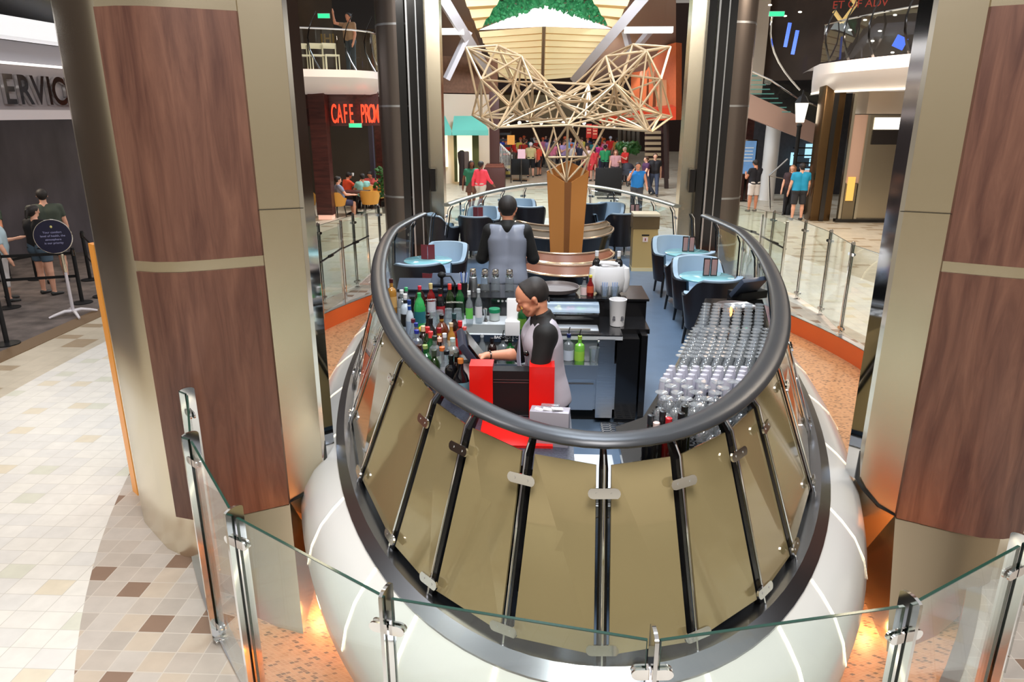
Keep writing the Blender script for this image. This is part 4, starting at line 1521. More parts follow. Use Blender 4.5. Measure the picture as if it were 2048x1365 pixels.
t = thing('atrium_canopy', 'backlit pale yellow pleated canopy between white diagonal beams', 'canopy', (0, 0, 0))


def kite(pts, name='pleated_shade', mat=pleat, Yo=0.0):
    vv = [A(x, y, Y) for x, y, Y in pts]
    return MB().slab(vv, (0, 0.08, 0.02)).build(name, mat, t, smooth=False)


lit_pleat = pm('lit_pleat_fabric', srgb(250, 232, 186), 0.7, emis=srgb(250, 232, 180), es=0.45)  # canopy fabric, lit side of the folds
shaded_pleat = pm('shaded_pleat_fabric', srgb(206, 166, 100), 0.7, emis=srgb(206, 160, 96), es=0.30)  # darker copy of the same fabric: fold shade put into the colour


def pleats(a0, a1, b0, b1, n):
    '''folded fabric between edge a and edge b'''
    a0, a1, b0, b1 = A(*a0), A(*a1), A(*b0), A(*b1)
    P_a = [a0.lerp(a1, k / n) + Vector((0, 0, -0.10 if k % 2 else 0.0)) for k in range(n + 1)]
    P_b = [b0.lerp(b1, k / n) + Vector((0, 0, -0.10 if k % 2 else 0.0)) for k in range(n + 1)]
    for par, mt, nm in ((0, lit_pleat, 'pleated_shade'), (1, shaded_pleat, 'pleated_shade_fold')):
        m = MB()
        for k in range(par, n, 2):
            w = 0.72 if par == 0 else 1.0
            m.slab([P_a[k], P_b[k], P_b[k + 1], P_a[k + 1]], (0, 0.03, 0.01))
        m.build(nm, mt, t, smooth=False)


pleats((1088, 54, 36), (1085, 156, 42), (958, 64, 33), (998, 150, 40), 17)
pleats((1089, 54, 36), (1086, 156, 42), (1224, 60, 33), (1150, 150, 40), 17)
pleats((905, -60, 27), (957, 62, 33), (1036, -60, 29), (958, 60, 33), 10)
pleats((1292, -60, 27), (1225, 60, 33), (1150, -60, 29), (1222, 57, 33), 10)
MB().tube([A(1088, 52, 35.3), A(1085, 158, 41.3)], 0.09, 6).build('ridge_beam', C(srgb(150, 130, 110), 0.5), t)
for q in (((1268, -60), (1003 - 0, 0)),):
    pass
bw = pm('white_steel_beam', srgb(206, 200, 204), 0.45)
for pts in (((850, -60, 26), (985, 160, 38)), ((1335, -60, 26), (1150, 158, 38))):
    u, v = A(*pts[0]), A(*pts[1])
    MB().tube([u, v], 0.26, 4).build('diagonal_beam', bw, t, smooth=False)
for pts in (((938, 62, 32), (893, 158, 32)), ((1250, 62, 34), (1262, 110, 34)), ((1300, 62, 33), (1275, 92, 33)), ((990, 150, 38), (962, 215, 38))):
    MB().tube([A(*pts[0]), A(*pts[1])], 0.16, 4).build('strut', bw, t, smooth=False)
kite([(958, 60, 33.6), (1090, 6, 33.6), (1224, 58, 33.6), (1088, 53, 33.9)], 'skylight', pm('white_skylight', (1, 1, 1), 0.4, emis=(0.88, 1.0, 1.0), es=1.3))
gl_ = MB()
for k in range(2600):
    u = random.random()
    x_ = 962 + (1216 - 962) * u
    edge = 54 - 40 * (1 - abs(x_ - 1090) / 126)
    y_ = random.uniform(-60, edge + 4)
    if y_ > edge - 3 or y_ < 60 - (x_ - 950) * 1.45 - 22 or y_ < 60 - (1228 - x_) * 1.45 - 22:
        continue
    gl_.ico(A(x_, y_, 33.2 + random.uniform(-.25, .25)), random.uniform(0.05, 0.10), 1, 0.6)
tag(gl_.build('hanging_foliage', pm('self_lit_leaves', srgb(48, 130, 76), 0.6, noise=0.5, nscale=6, emis=(0.05, 0.28, 0.12), es=0.3)), 'dark green leaves hanging around the canopy skylight', 'foliage', kind='stuff')  # green emission stands in for light falling on the leaves

# side decks far away
for i, (x0_, x1_, y_, Yd, col) in enumerate(((862, 972, 168, 33.5, srgb(150, 112, 92)), (1232, 1345, 140, 40, srgb(226, 112, 60)))):
    pass
t = thing('orange_house', 'orange painted facade with arched windows at the right', 'building', (0, 0, 0))
p, q = A(1262, 115, 40), A(1352, 236, 34)
vv = [A(1262, 110, 42), A(1352, 85, 33), A(1352, 240, 33), A(1262, 225, 42)]
MB().slab(vv, (0.3, 0.3, 0)).build('wall', pm('orange_stucco', srgb(224, 112, 62), 0.7, noise=0.06), t)
for k in range(3):
    c = A(1286 + k * 14, 182, 39.4 - k * 1.4)
    MB().box(c, (0.34, 0.1, 1.5)).build('window_shutter', C(srgb(130, 80, 48), 0.5), t)
    MB().lathe([(0.22, -0.05), (0.22, 0.05)], (0, 0, 0), 12).build('arch', C(srgb(235, 200, 170), 0.6), t).matrix_local = Matrix.Translation(c + Vector((0, -0.02, 0.8))) @ Matrix.Rotation(PI / 2, 4, 'X')
MB().box(A(1330, 195, 34.6), (0.7, 0.1, 1.5)).build('panel', C(srgb(226, 176, 130), 0.6), t)
t = thing('red_booth', 'red roofed booth with dark slatted front at the right', 'booth', (0, 0, 0))
p = A(1275, 222, 34)
MB().slab([A(1200, 232, 37), A(1352, 214, 32), A(1352, 240, 32), A(1200, 246, 37)], (0, 1.0, 0.1)).build('roof', pm('red_canopy', srgb(204, 60, 30), 0.5), t)
MB().slab([A(1292, 242, 33.5), A(1338, 244, 33.5), A(1338, 358, 33.5), A(1292, 352, 33.5)], (0, 0.3, 0)).build('front', C(srgb(58, 26, 24), 0.5), t)
for k in range(6):
    MB().slab([A(1290, 262 + k * 11, 33.3), A(1322, 262 + k * 11, 33.3), A(1322, 268 + k * 11, 33.3), A(1290, 268 + k * 11, 33.3)], (0, 0.1, 0)).build('slat', C(srgb(150, 128, 100), 0.5), t)
MB().slab([A(1326, 220, 33), A(1332, 220, 33), A(1338, 392, 33), A(1330, 392, 33)], (0, 0.2, 0)).build('corner_post', C(srgb(40, 22, 22), 0.4), t)
t = thing('planter_hedge', 'low green hedge in a planter right of the crowd', 'hedge', (0, 0, 0))
hm = MB()
for k in range(160):
    hm.ico(A(random.uniform(1236, 1276), random.uniform(288, 304), 38 + random.uniform(-.3, .3)), random.uniform(.08, .18), 1, 0.5)
hm.build('foliage', M['leaf'], t)
for k in range(5):
    u, v = A(1240 + k * 9, 240, 39), A(1240 + k * 9, 300, 39)
    MB().tube([u, v], 0.11, 6).build('slim_trunk', C(srgb(78, 72, 62), 0.6), t)
# cream and lit lights on the far side decks
struct('deck_left_far', MB().slab([A(880, 158, 37), A(976, 158, 41), A(976, 182, 41), A(880, 186, 37)], (0, 1.5, 0.2)), pm('brown_deck_front', srgb(128, 92, 76), 0.5, noise=0.1))['kind'] = 'structure'
struct('deck_far', MB().slab([A(960, 190, 52), A(1270, 190, 52), A(1270, 236, 52), A(960, 236, 52)], (0, 1.5, 0.2)), pm('olive_deck_front', srgb(126, 106, 66), 0.5, noise=0.3, nscale=1))['kind'] = 'structure'
struct('ceiling_far', MB().slab([A(860, -40, 30), A(1350, -40, 30), A(1300, 165, 60), A(900, 165, 60)], (0, 0, 0.3)), pm('mauve_ceiling', srgb(150, 128, 122), 0.7))['kind'] = 'structure'
for i, (x_, y_, Yd, w_) in enumerate(((903, 63, 31, 0.98), (937, 121, 37, 1.1), (1297, 60, 31, 1.9), (960, 152, 44, 1.2), (1200, 118, 44, 1.0))):
    tag(MB().box(A(x_, y_, Yd), (w_, 0.3, 0.22)).build('light_panel', pm('white_panel_light', (1, 1, 1), 0.4, emis=(1, 0.98, 0.93), es=1.6)), ['long white light panel left of the canopy, upper one', 'long white light panel left of the canopy, middle one', 'long white light panel at the right above the orange house', 'lowest long white light panel left of the canopy', 'long white light panel behind the right wing of the wire tree'][i], 'light', 'long white light panels of the far decks')
struct('wall_far_left_upper', MB().slab([A(862, -60, 33), A(905, -60, 33), A(985, 165, 45), A(862, 165, 40)], (0, 0.2, 0)), pm('mauve_side_wall', srgb(136, 110, 98), 0.6))['kind'] = 'structure'
struct('wall_far_right_upper', MB().slab([A(1352, -60, 30), A(1290, -60, 31), A(1150, 165, 46), A(1352, 130, 36)], (0, 0.2, 0)), bpy.data.materials['mauve_side_wall'])['kind'] = 'structure'
for k in range(12):
    x_ = 990 + k * 22 + random.uniform(-5, 5)
    c = A(x_, random.choice((246, 252, 240)), 50)
    tag(MB().sphere(c, 0.12, 6).build('globe_lamp', M['lampglow']), 'small glowing globe lamp above the crowd, %s from the left' % ORD[k], 'lamp', 'distant globe lamps above the crowd')
for i, (x_, y_) in enumerate(((1178, 262), (1190, 264))):
    t = thing('red_lantern', ['left of the two red banded hanging signs above the crowd', 'right of the two red banded hanging signs above the crowd'][i], 'sign', A(x_, y_, 39))
    MB().rbox((0, 0, 0), (0.28, 0.06, 0.7), 0.01).build('board', C(srgb(196, 40, 26), 0.5), t)
    MB().box((0, -0.04, 0.2), (0.2, 0.01, 0.05)).box((0, -0.04, 0.05), (0.2, 0.01, 0.05)).box((0, -0.04, -0.1), (0.2, 0.01, 0.05)).build('lettering', C(srgb(240, 190, 150), 0.5), t)
# black board frames and stands in the far plaza
for x_, y0_, y1_, w_, Yb, lab in ((1218, 336, 392, 1.05, 29.0, 'wide black display board standing on the promenade right of the pillar'), (1040, 318, 350, 0.9, 36.5, 'tall black equipment stand left of the man in yellow')):
    a_, b_ = A(x_, y0_, Yb), A(x_, y1_, Yb)
    t = thing('display_board', lab, 'board', (a_.x, Yb, 0))
    h_ = a_.z
    MB().rbox((0, 0, h_ - (a_.z - b_.z) / 2), (w_, 0.08, max(0.3, a_.z - b_.z)), 0.01).build('board', M['blackmatt'], t)
    MB().box((0, 0, 0.02), (w_ * 0.8, 0.4, 0.04)).box((0, 0, h_ / 2 - .2), (0.06, 0.06, h_ - .4)).build('foot', M['blackmatt'], t)
pp = Z(1014, 352, 0)
t = thing('yellow_notice', 'small yellow floor notice near the stair foot', 'sign', (pp.x, pp.y, 0))
MB().rbox((0, 0, 0.35), (0.34, 0.05, 0.6), 0.01, rx=-0.2).build('board', C(srgb(224, 206, 110), 0.5), t)
MB().box((0, 0.12, 0.25), (0.3, 0.02, 0.5), rx=0.3).build('prop', M['blackmatt'], t)
for i, (x_, y0_, y1_, col, lab) in enumerate(((1022, 272, 288, srgb(226, 150, 60), 'orange sheet sign on a thin pole above the stairs'), (1043, 300, 316, srgb(235, 190, 200), 'pale pink sheet sign on a thin pole beside the crowd'))):
    a_ = A(x_, (y0_ + y1_) / 2, 35.5)
    t = thing('pole_sign', lab, 'sign', (a_.x, 35.5, 0))
    MB().cyl((0, 0, 0), (0, 0, a_.z + 0.4), 0.025, 6).build('pole', M['darkmetal'], t)
    MB().box((0, -0.04, a_.z), (0.36, 0.02, 0.44)).build('sheet', C(col, 0.6), t)
# ------------------------------------------------------------------ people in the place
def pp_(label, x, y, rz, pose='stand', z=0.0, Y=None, **k):
    p = Z(x, y, z) if Y is None else A(x, y, Y)
    return person(label, (p.x, p.y, z), math.radians(rz), pose, **k)


# queue at the service desk, left
pp_('person in a black top and denim shorts waiting in the queue', 100, 590, -20, 'stand', h=1.66, skin='skin2', top=srgb(16, 14, 18), bottom=srgb(70, 88, 104), hairc='hair', hair='tail', leg=0.55, sleeve=0.9, slim=1.4)
pp_('tall person in a grey green shirt beyond the person in black', 118, 566, 35, 'stand2', h=1.84, skin='skin2', top=srgb(64, 72, 62), bottom=srgb(84, 84, 86), leg=0.9, hair='short', slim=1.3)
pp_('person in a pale blue top and white cropped trousers at far left', 20, 602, -50, 'stand2', h=1.6, skin='skin2', top=srgb(176, 196, 206), bottom=srgb(226, 222, 222), hairc='hair', hair='short', leg=1.45, sleeve=0.9, slim=1.4)
pp_('person in a dark patterned green top behind the person in pale blue', 8, 560, 160, 'stand', h=1.72, skin='skin1', top=srgb(58, 72, 60), bottom=srgb(40, 36, 44), leg=2.0, slim=1.3)

# upper balcony
p = A(702, 120, 23.4)
person('person in a tan shirt raising an arm on the upper balcony', (p.x, p.y, 4.43), math.radians(150), 'reach', h=1.7, skin='skin1', top=srgb(150, 118, 88), bottom=srgb(50, 56, 60))

# cafe guests
pp_('person in bright red seated at the left cafe chair', 595, 432, -20, 'sit', h=1.75, top=srgb(196, 24, 24), bottom=srgb(40, 40, 50), leg=1.0, Y=None)
pp_('person in grey blue seated behind the cafe pillar', 683, 432, -60, 'sit', h=1.72, skin='skin2', top=srgb(128, 136, 158), bottom=srgb(60, 60, 90), leg=0.9)
pp_('person in orange red lifting a white cup at the cafe table', 694, 418, -50, 'sit2', h=1.72, skin='skin1', top=srgb(222, 76, 40), bottom=srgb(30, 20, 24))
pp_('person in a pale turquoise top at the cafe table', 728, 420, 30, 'sit', h=1.68, skin='skin1', top=srgb(142, 196, 186), bottom=srgb(30, 20, 24))
pp_('person in a red and white patterned shirt by the cafe plant', 747, 414, 170, 'sit2', h=1.74, skin='skin1', top=srgb(204, 90, 88), bottom=srgb(40, 30, 30))

# right of the bar
pp_('person in a black t-shirt and white shorts looking down at right', 1503, 424, 20, 'phone', h=1.74, skin='skin1', top=srgb(24, 24, 34), bottom=srgb(214, 208, 206), leg=0.8, sleeve=0.5)
pp_('person in a turquoise blue shirt and dark shorts seen from behind', 1592, 441, 4, 'stand', h=1.76, skin='skin2', top=srgb(30, 146, 190), bottom=srgb(42, 42, 48), leg=0.95, sleeve=0.6, belly=0.012, slim=1.3)
pp_('person in a pink and white top facing the one in blue', 1614, 428, 165, 'phone', h=1.7, skin='skin2', top=srgb(236, 196, 186), bottom=srgb(22, 22, 26), hairc='hairbrown', hair='short')
pp_('person with light brown hair left of the one in blue', 1575, 430, 150, 'stand', h=1.62, skin='skin2', top=srgb(60, 40, 44), bottom=srgb(30, 28, 34), hairc=srgb(150, 108, 78), hair='long')

# promenade, far left
pp_('person in a coral pink jacket striding across the promenade', 962, 424, -35, 'walk', h=1.74, skin='skin3', top=srgb(242, 72, 92), bottom=srgb(206, 198, 190), sleeve=1.9, leg=0.7, hem=0.44)
pp_('person in a green top and brown skirt beside the coral jacket', 944, 420, 200, 'walk2', h=1.72, skin='skin3', top=srgb(36, 112, 84), bottom=srgb(96, 66, 56), skirt=0.36, hair='long')
pp_('person in a black shirt and pale cap on the far stairs', 966, 352, -60, 'phone', h=1.75, skin='skin2', top=srgb(22, 22, 30), bottom=srgb(30, 30, 34), hair='cap', hairc=srgb(220, 200, 160))
pp_('person in a beige top beside the dark pillar stairs', 986, 346, 20, 'stand', h=1.68, skin='skin2', top=srgb(206, 178, 156), bottom=srgb(190, 170, 150))
# centre
pp_('person in a pale yellow shirt, white cap and black shorts', 1061, 355, 5, 'stand', h=1.78, skin='skin2', top=srgb(206, 192, 138), bottom=srgb(20, 20, 22), leg=1.0, hair='cap', hairc=srgb(230, 230, 240))
pp_('person in an orange red top left of the big pillar', 1078, 352, 60, 'stand2', h=1.66, skin='skin1', top=srgb(232, 84, 60), bottom=srgb(18, 16, 20), skirt=0.28)
pp_('person in dark clothes and a white cap behind the pillar', 1160, 352, -20, 'stand2', h=1.74, skin='skin2', top=srgb(36, 38, 58), bottom=srgb(20, 20, 28), hair='cap', hairc=srgb(230, 225, 220))
pp_('person with long hair in a pale pink top right of the white cap', 1173, 356, 150, 'stand', h=1.64, skin='skin2', top=srgb(236, 214, 212), bottom=srgb(200, 60, 60), hairc='hairbrown', hair='long')
pp_('person in a green shirt seen from behind, right of the pillar', 1208, 362, 10, 'stand2', h=1.74, skin='skin1', top=srgb(44, 152, 96), bottom=srgb(24, 28, 40))
pp_('person in a bright red shirt above the green shirt', 1219, 330, -10, 'stand', h=1.8, skin='skin2', top=srgb(216, 36, 30), bottom=srgb(120, 110, 100), hair='cap', hairc=srgb(200, 200, 210))
pp_('person in a mustard top beside the bright red shirt', 1232, 332, 20, 'stand', h=1.74, skin='skin1', top=srgb(190, 128, 60), bottom=srgb(70, 50, 40))
pp_('person in a floral pink and grey top by the black board', 1229, 372, 170, 'stand2', h=1.62, skin='skin2', top=srgb(190, 140, 142), bottom=srgb(60, 50, 56), hairc=srgb(140, 90, 70), hair='long')
pp_('person in a red top pushing a stroller at right', 1248, 364, 120, 'phone', h=1.66, skin='skin2', top=srgb(214, 50, 46), bottom=srgb(40, 30, 36), hairc=srgb(190, 170, 150))
pp_('person in a bright blue tank top holding a phone to the ear', 1271, 432, 178, 'ear', h=1.72, skin='skin1', top=srgb(28, 122, 200), bottom=srgb(62, 64, 72), sleeve=0.12)
pp_('person in a black top and jeans walking at the right', 1306, 392, 175, 'walk', h=1.74, skin='skin2', top=srgb(20, 14, 20), bottom=srgb(56, 64, 86), hairc='hairbrown', hair='tail')
pp_('person carrying a purple bag beside the one in black', 1290, 392, 110, 'walk2', h=1.6, skin='skin2', top=srgb(70, 34, 70), bottom=srgb(60, 66, 84), hairc='hairbrown', hair='short')
pp_('person in magenta between the green and pink shirts', 1196, 348, 30, 'stand', h=1.7, skin='skin2', top=srgb(214, 60, 146), bottom=srgb(60, 50, 90))
pp_('person in a red dress right of the pillar top', 1186, 362, 20, 'stand', h=1.62, skin='skin2', top=srgb(222, 66, 72), bottom=srgb(214, 60, 66), skirt=0.33, hair='tail')
# the packed crowd behind: every one a person
names = [('royal blue', (38, 70, 186)), ('sunny yellow', (226, 206, 92)), ('brick red', (180, 50, 40)), ('white', (220, 216, 212)), ('sky blue', (110, 160, 210)), ('orange', (230, 110, 40)), ('dark grey', (60, 56, 60)), ('rose pink', (216, 120, 150)), ('navy', (28, 34, 70)), ('purple', (110, 60, 130)), ('scarlet', (220, 40, 36)), ('teal', (40, 120, 120)), ('lilac', (170, 150, 200)), ('black', (20, 18, 20))]
spots = [(1006, 336), (1018, 330), (1031, 334), (1041, 338), (1052, 333), (1062, 330), (1073, 334), (1085, 330), (1098, 336), (1108, 332), (1119, 337), (1129, 333), (1140, 338), (1150, 331), (1163, 334), (1174, 332), (1186, 335), (1198, 331), (1208, 333), (1048, 322), (1068, 321), (1091, 322), (1112, 321), (1134, 322), (1156, 321), (1178, 322), (1202, 321), (1012, 344), (1046, 345), (1104, 346), (1126, 348), (1142, 346)]
side_ = {0: 'left of the pale yellow shirt', 1: 'between the yellow shirt and the big pillar', 2: 'behind the big pillar', 3: 'right of the big pillar'}
seen = {}
for i, (x_, y_) in enumerate(spots):
    nm, cl = names[(i * 5 + i // 14) % 14]
    reg = 0 if x_ < 1055 else 1 if x_ < 1095 else 2 if x_ < 1165 else 3
    row = 'farther' if y_ < 325 else 'nearer' if y_ > 342 else 'middle'
    lab = 'person in %s, %s crowd row, %s' % (nm, row, side_[reg])
    seen[lab] = seen.get(lab, 0) + 1
    if seen[lab] > 1:
        lab += ', farther right'
    pp_(lab, x_, y_, random.uniform(-60, 60) + (180 if i % 3 == 0 else 0), ['stand', 'stand2', 'phone', 'hips'][i % 4], h=random.uniform(1.6, 1.84), skin=['skin2', 'skin1', 'skin2'][i % 3], top=srgb(*cl), bottom=srgb(*[(40, 40, 60), (30, 26, 28), (120, 110, 100)][i % 3]), hair=['short', 'long', 'short', 'cap'][i % 4], hairc=['hairbrown', 'hair'][i % 2] if i % 4 < 3 else srgb(*[(230, 230, 235), (200, 90, 50)][i % 2]), res=0.03, group='crowd filling the far promenade')
t = thing('stroller', 'grey baby stroller in front of the person in red', 'stroller', Z(1258, 372, 0), 0.4)
MB().rbox((0, 0, 0.62), (0.5, 0.75, 0.3), 0.08).build('seat', C(srgb(60, 62, 72), 0.7), t)
MB().lathe([(0.3, 0), (0.29, 0.15), (0.2, 0.27), (0.0, 0.33)], (0, 0.2, 0.72), 14).build('hood', C(srgb(48, 48, 58), 0.7), t)
MB().tube([(0, -0.3, 0.5), (0, -0.75, 1.0)], 0.02, 6).build('handle', M['darkmetal'], t)
for sx in (-1, 1):
    for sy in (-1, 1):
        o = MB().tube([(0.12 * math.cos(a), 0, 0.12 * math.sin(a)) for a in [k * PI / 6 for k in range(12)]], 0.025, 6, True).build('wheel', M['rubber'], t)
        o.location = (sx * 0.24, sy * 0.3, 0.14)
        o.rotation_euler = (0, 0, PI / 2)
# ------------------------------------------------------------------ the oval bar platform
DZ = 0.75          # its deck height
NP = 56
RING = (6.62, 2.34, (2.05, 1.92))
RIM = (6.31, 2.24, (1.96, 1.4))


def arcpts(par, n, z):
    T = [sup(*par, 2 * PI * i / 2000) for i in range(2001)]
    s_ = [0]
    for i in range(2000):
        s_.append(s_[-1] + (T[i + 1] - T[i]).length)
    out = []
    k = 0
    for i in range(n):
        tgt = s_[-1] * i / n
        while s_[k + 1] < tgt:
            k += 1
        u = (tgt - s_[k]) / (s_[k + 1] - s_[k])
        p = T[k].lerp(T[k + 1], u)
        out.append(Vector((p.x, p.y, z)))
    return out




def at_arc(par, arcs, z):
    T = [sup(*par, PI * i / 2000) for i in range(2001)]
    s_ = [0]
    for i in range(2000):
        s_.append(s_[-1] + (T[i + 1] - T[i]).length)
    out, k = [], 0
    for a in arcs:
        a = min(a, s_[-1])
        while k < 1999 and s_[k + 1] < a:
            k += 1
        u = (a - s_[k]) / (s_[k + 1] - s_[k])
        p = T[k].lerp(T[k + 1], min(1, u))
        out.append(Vector((p.x, p.y, z)))
    return out, s_[-1]


half_ring = at_arc(RING, [0], 0)[1]
half_rim = at_arc(RIM, [0], 0)[1]
arcs = [0, 0.475, 1.02, 1.52, 2.40, 3.45]
while arcs[-1] < half_ring - 5.5:
    arcs.append(arcs[-1] + 1.05)
rest = half_ring - arcs[-1]
nr = round(rest / 0.85)
arcs += [arcs[-1] + rest * (k + 1) / nr for k in range(nr)]
_dz = half_ring - half_rim
ra = [a * 0.78 if a < 3.45 else a - 0.759 + (0.759 - _dz) * (a - 3.45) / (half_ring - 3.45) for a in arcs]
R_ = at_arc(RING, arcs, 0.79)[0]
Q_ = at_arc(RIM, ra, 1.76)[0]
mx_ = lambda p: Vector((2 * X0 - p.x, p.y, p.z))
ringp = R_ + [mx_(p) for p in R_[-2:0:-1]]
rimp = Q_ + [mx_(p) for p in Q_[-2:0:-1]]
NP = len(ringp)
bar = thing('bar_platform', 'oval raised bar platform with a white hull and leaning glass walls', 'bar', (X0, Y0, 0))
hull = []
for a_, b_, z_ in ((6.50, 2.24, 0.79), (6.65, 2.36, 0.80), (6.73, 2.43, 0.755), (6.79, 2.53, 0.69), (6.86, 2.64, 0.60), (6.92, 2.73, 0.47), (6.94, 2.78, 0.33), (6.92, 2.76, 0.18), (6.80, 2.62, 0.04), (6.5, 2.3, -0.06), (5.8, 1.8, -0.1)):
    hull.append([sup(a_, b_, 2.06, t) + Vector((0, 0, z_)) for t in ths])
build_in(MB().strip(hull[2:], True), 'hull', M['hull'], bar, ang=60)
build_in(MB().strip([hull[0], [p + Vector((0, 0, 0.015)) for p in hull[1]], [p + Vector((0, 0, 0.012)) for p in hull[2]], hull[2]], True), 'base_rail', pm('dark_chrome_band', (0.34, 0.36, 0.40), 0.26, 1), bar)
build_in(MB().strip([[sup(2, 0.7, 2, t) + Vector((0, 0, DZ)) for t in ths], [sup(6.52, 2.25, 2.06, t) + Vector((0, 0, DZ)) for t in ths]], True), 'deck', M['deck'], bar)
# lit seams running over the hull
for i in range(0, NP):
    a_, b_ = [], []
    th0 = math.atan2((ringp[i].x - X0) / 2.34, -(ringp[i].y - Y0) / 6.62)
    for j, (A1, B1, z_) in enumerate(((6.735, 2.435, 0.757), (6.795, 2.535, 0.692), (6.865, 2.645, 0.60), (6.925, 2.735, 0.47), (6.945, 2.785, 0.33))):
        o_ = 0.0
        p = sup(A1, B1, 2.06, th0) + Vector((0, 0, z_))
        tn = (sup(A1, B1, 2.06, th0 + 0.01) - sup(A1, B1, 2.06, th0 - 0.01)).normalized()
        a_.append(p - tn * 0.011)
        b_.append(p + tn * 0.011)
    build_in(MB().strip([a_, b_]), 'light_seam', M['strip'], bar)
# posts, panes, clamps


def seg_ok(i):      # the gates in the middle of each long side are open
    y = ringp[i % NP].y
    return not (10.75 < y < 11.75)


POSTS = []
for i in range(NP):
    p, q = ringp[i], rimp[i]
    nrm = Vector((p.x - X0, (p.y - Y0) * (2.42 / 6.62) ** 2, 0)).normalized()
    far = p.y > 12
    m = MB()
    m.tube([p + nrm * -0.01, p.lerp(q, 0.9) + nrm * -0.012, q - nrm * 0.05], [0.012, 0.011, 0.008] if far or p.y > 7 else [0.024, 0.022, 0.014], 4)
    po = build_in(m, 'post', M['black'], bar, smooth=False)
    POSTS.append(po)
    m = MB()
    m.tube([p + nrm * 0.028, p.lerp(q, 0.5) + nrm * 0.03, p.lerp(q, 0.93) + nrm * 0.03, q - nrm * 0.01], 0.0065, 6)
    build_in(m, 'post_edge', M['chrome'], po)
for i in range(NP):
    j = (i + 1) % NP
    if not (seg_ok(i) and seg_ok(j)):
        continue
    p0, p1, q0, q1 = ringp[i], ringp[j], rimp[i], rimp[j]
    d0 = (p1 - p0).normalized() * 0.035
    solid = i in (0, 1, 2) or i in (NP - 1, NP - 2, NP - 3)
    nv = (p1 - p0).cross(q0 - p0).normalized()
    out = nv if nv.dot(Vector((p0.x - X0, p0.y - Y0, 0))) > 0 else -nv
    topk = 0.92 if solid else 0.95
    a_, b_, c_, d_ = p0.lerp(q0, 0.05) + d0, p1.lerp(q1, 0.05) - d0, p1.lerp(q1, topk) - d0, p0.lerp(q0, topk) + d0
    m = MB().slab([a_, b_, c_, d_], out * 0.01)
    near = solid or p0.y < 6.3
    build_in(m, 'bronze_panel' if near else 'glass_pane', M['bronzeglass'] if near else M['glass'], bar, smooth=False)
# clamps: stadium plates bridging each seam
for i in range(NP):
    if not seg_ok(i):
        continue
    p, q = ringp[i], rimp[i]
    tn = (ringp[(i + 1) % NP] - ringp[i - 1]).normalized()
    upv = (q - p).normalized()
    nv = tn.cross(upv).normalized()
    if nv.dot(Vector((p.x - X0, p.y - Y0, 0))) < 0:
        nv = -nv
    for k in (0.09, 0.80):
        c = p.lerp(q, k) + nv * 0.034
        m = MB()
        poly = []
        for s_ in range(12):
            a = 2 * PI * s_ / 12
            cx = 0.05 if math.cos(a) > 0 else -0.05
            poly.append(c + tn * (cx + 0.026 * math.cos(a)) + upv * 0.026 * math.sin(a))
        m.slab(poly, nv * 0.012)
        for s_ in (-1, 1):
            m.slab([c + nv * 0.012 + tn * (s_ * 0.035 + 0.006 * math.cos(a)) + upv * 0.006 * math.sin(a) for a in (0, 1.05, 2.1, 3.14, 4.19, 5.24)], nv * 0.003)
        build_in(m, 'clamp', M['chrome'], POSTS[i], ang=25)


def railseg(t0, t1, n=90):
    pts = [sup(RIM[0], RIM[1], RIM[2], t0 + (t1 - t0) * k / n) + Vector((0, 0, 1.80)) for k in range(n + 1)]
    return pts


def th_at(y):
    best = min(range(1000), key=lambda k: abs(sup(*RIM, PI * k / 1000).y - y))
    return PI * best / 1000


tA, tB = th_at(10.75), th_at(11.9)
for t0, t1 in ((-tA, tA), (tB, 2 * PI - tB)):
    pts = railseg(t0, t1)
    rr = [0.072] * len(pts)
    build_in(MB().tube(pts, rr, 14, flat=0.42), 'handrail', pm('dark_grey_satin_rail', srgb(66, 68, 72), 0.34, 0.5) if t0 < 0 else pm('grey_green_satin_rail', srgb(140, 144, 136), 0.3, 0.6), bar)
# bridge gratings at the gates and on the deck behind the station
for lx, ly, rz in ((-2.35, 11.25, 0), (2.95, 11.25, 0)):
    m = MB()
    for k in range(12):
        m.box((lx, ly - 0.42 + k * 0.075, 0.70), (1.0, 0.018, 0.03))
    for k in range(9):
        m.box((lx - 0.48 + k * 0.12, ly, 0.70), (0.018, 0.9, 0.03))
    build_in(m, 'bridge_grating', M['satin'], bar)

# amber light under the hull
for x_, y_ in ((-2.6, 6.4), (-3.2, 9.0), (-3.2, 11.5), (3.2, 6.4), (3.8, 9.0), (3.8, 11.5)):
    pass
for i in range(14):
    th = 2 * PI * (i + 0.5) / 14
    p = sup(6.55, 2.62, 2, th)
    point((p.x, p.y, -0.17), 8, (1.0, 0.42, 0.12), 0.06, 'underglow_lamp')
for s_ in (-1, 1):
    point((0.37 + s_ * 2.02, 5.25, 0.50), 7, (1.0, 0.6, 0.25), 0.06, 'underglow_lamp')
    point((0.37 + s_ * 1.98, 4.35, -0.18), 5, (1.0, 0.5, 0.2), 0.06, 'underglow_lamp')

# ------------------------------------------------------------------ counters
granite = pm('speckled_dark_granite', srgb(58, 60, 72), 0.35, noise=0.6, nscale=90)
rim_in = [sup(RIM[0] - 0.06, RIM[1] - 0.05, RIM[2], t) for t in [th_at(6.9) * k / 30 for k in range(31)]]


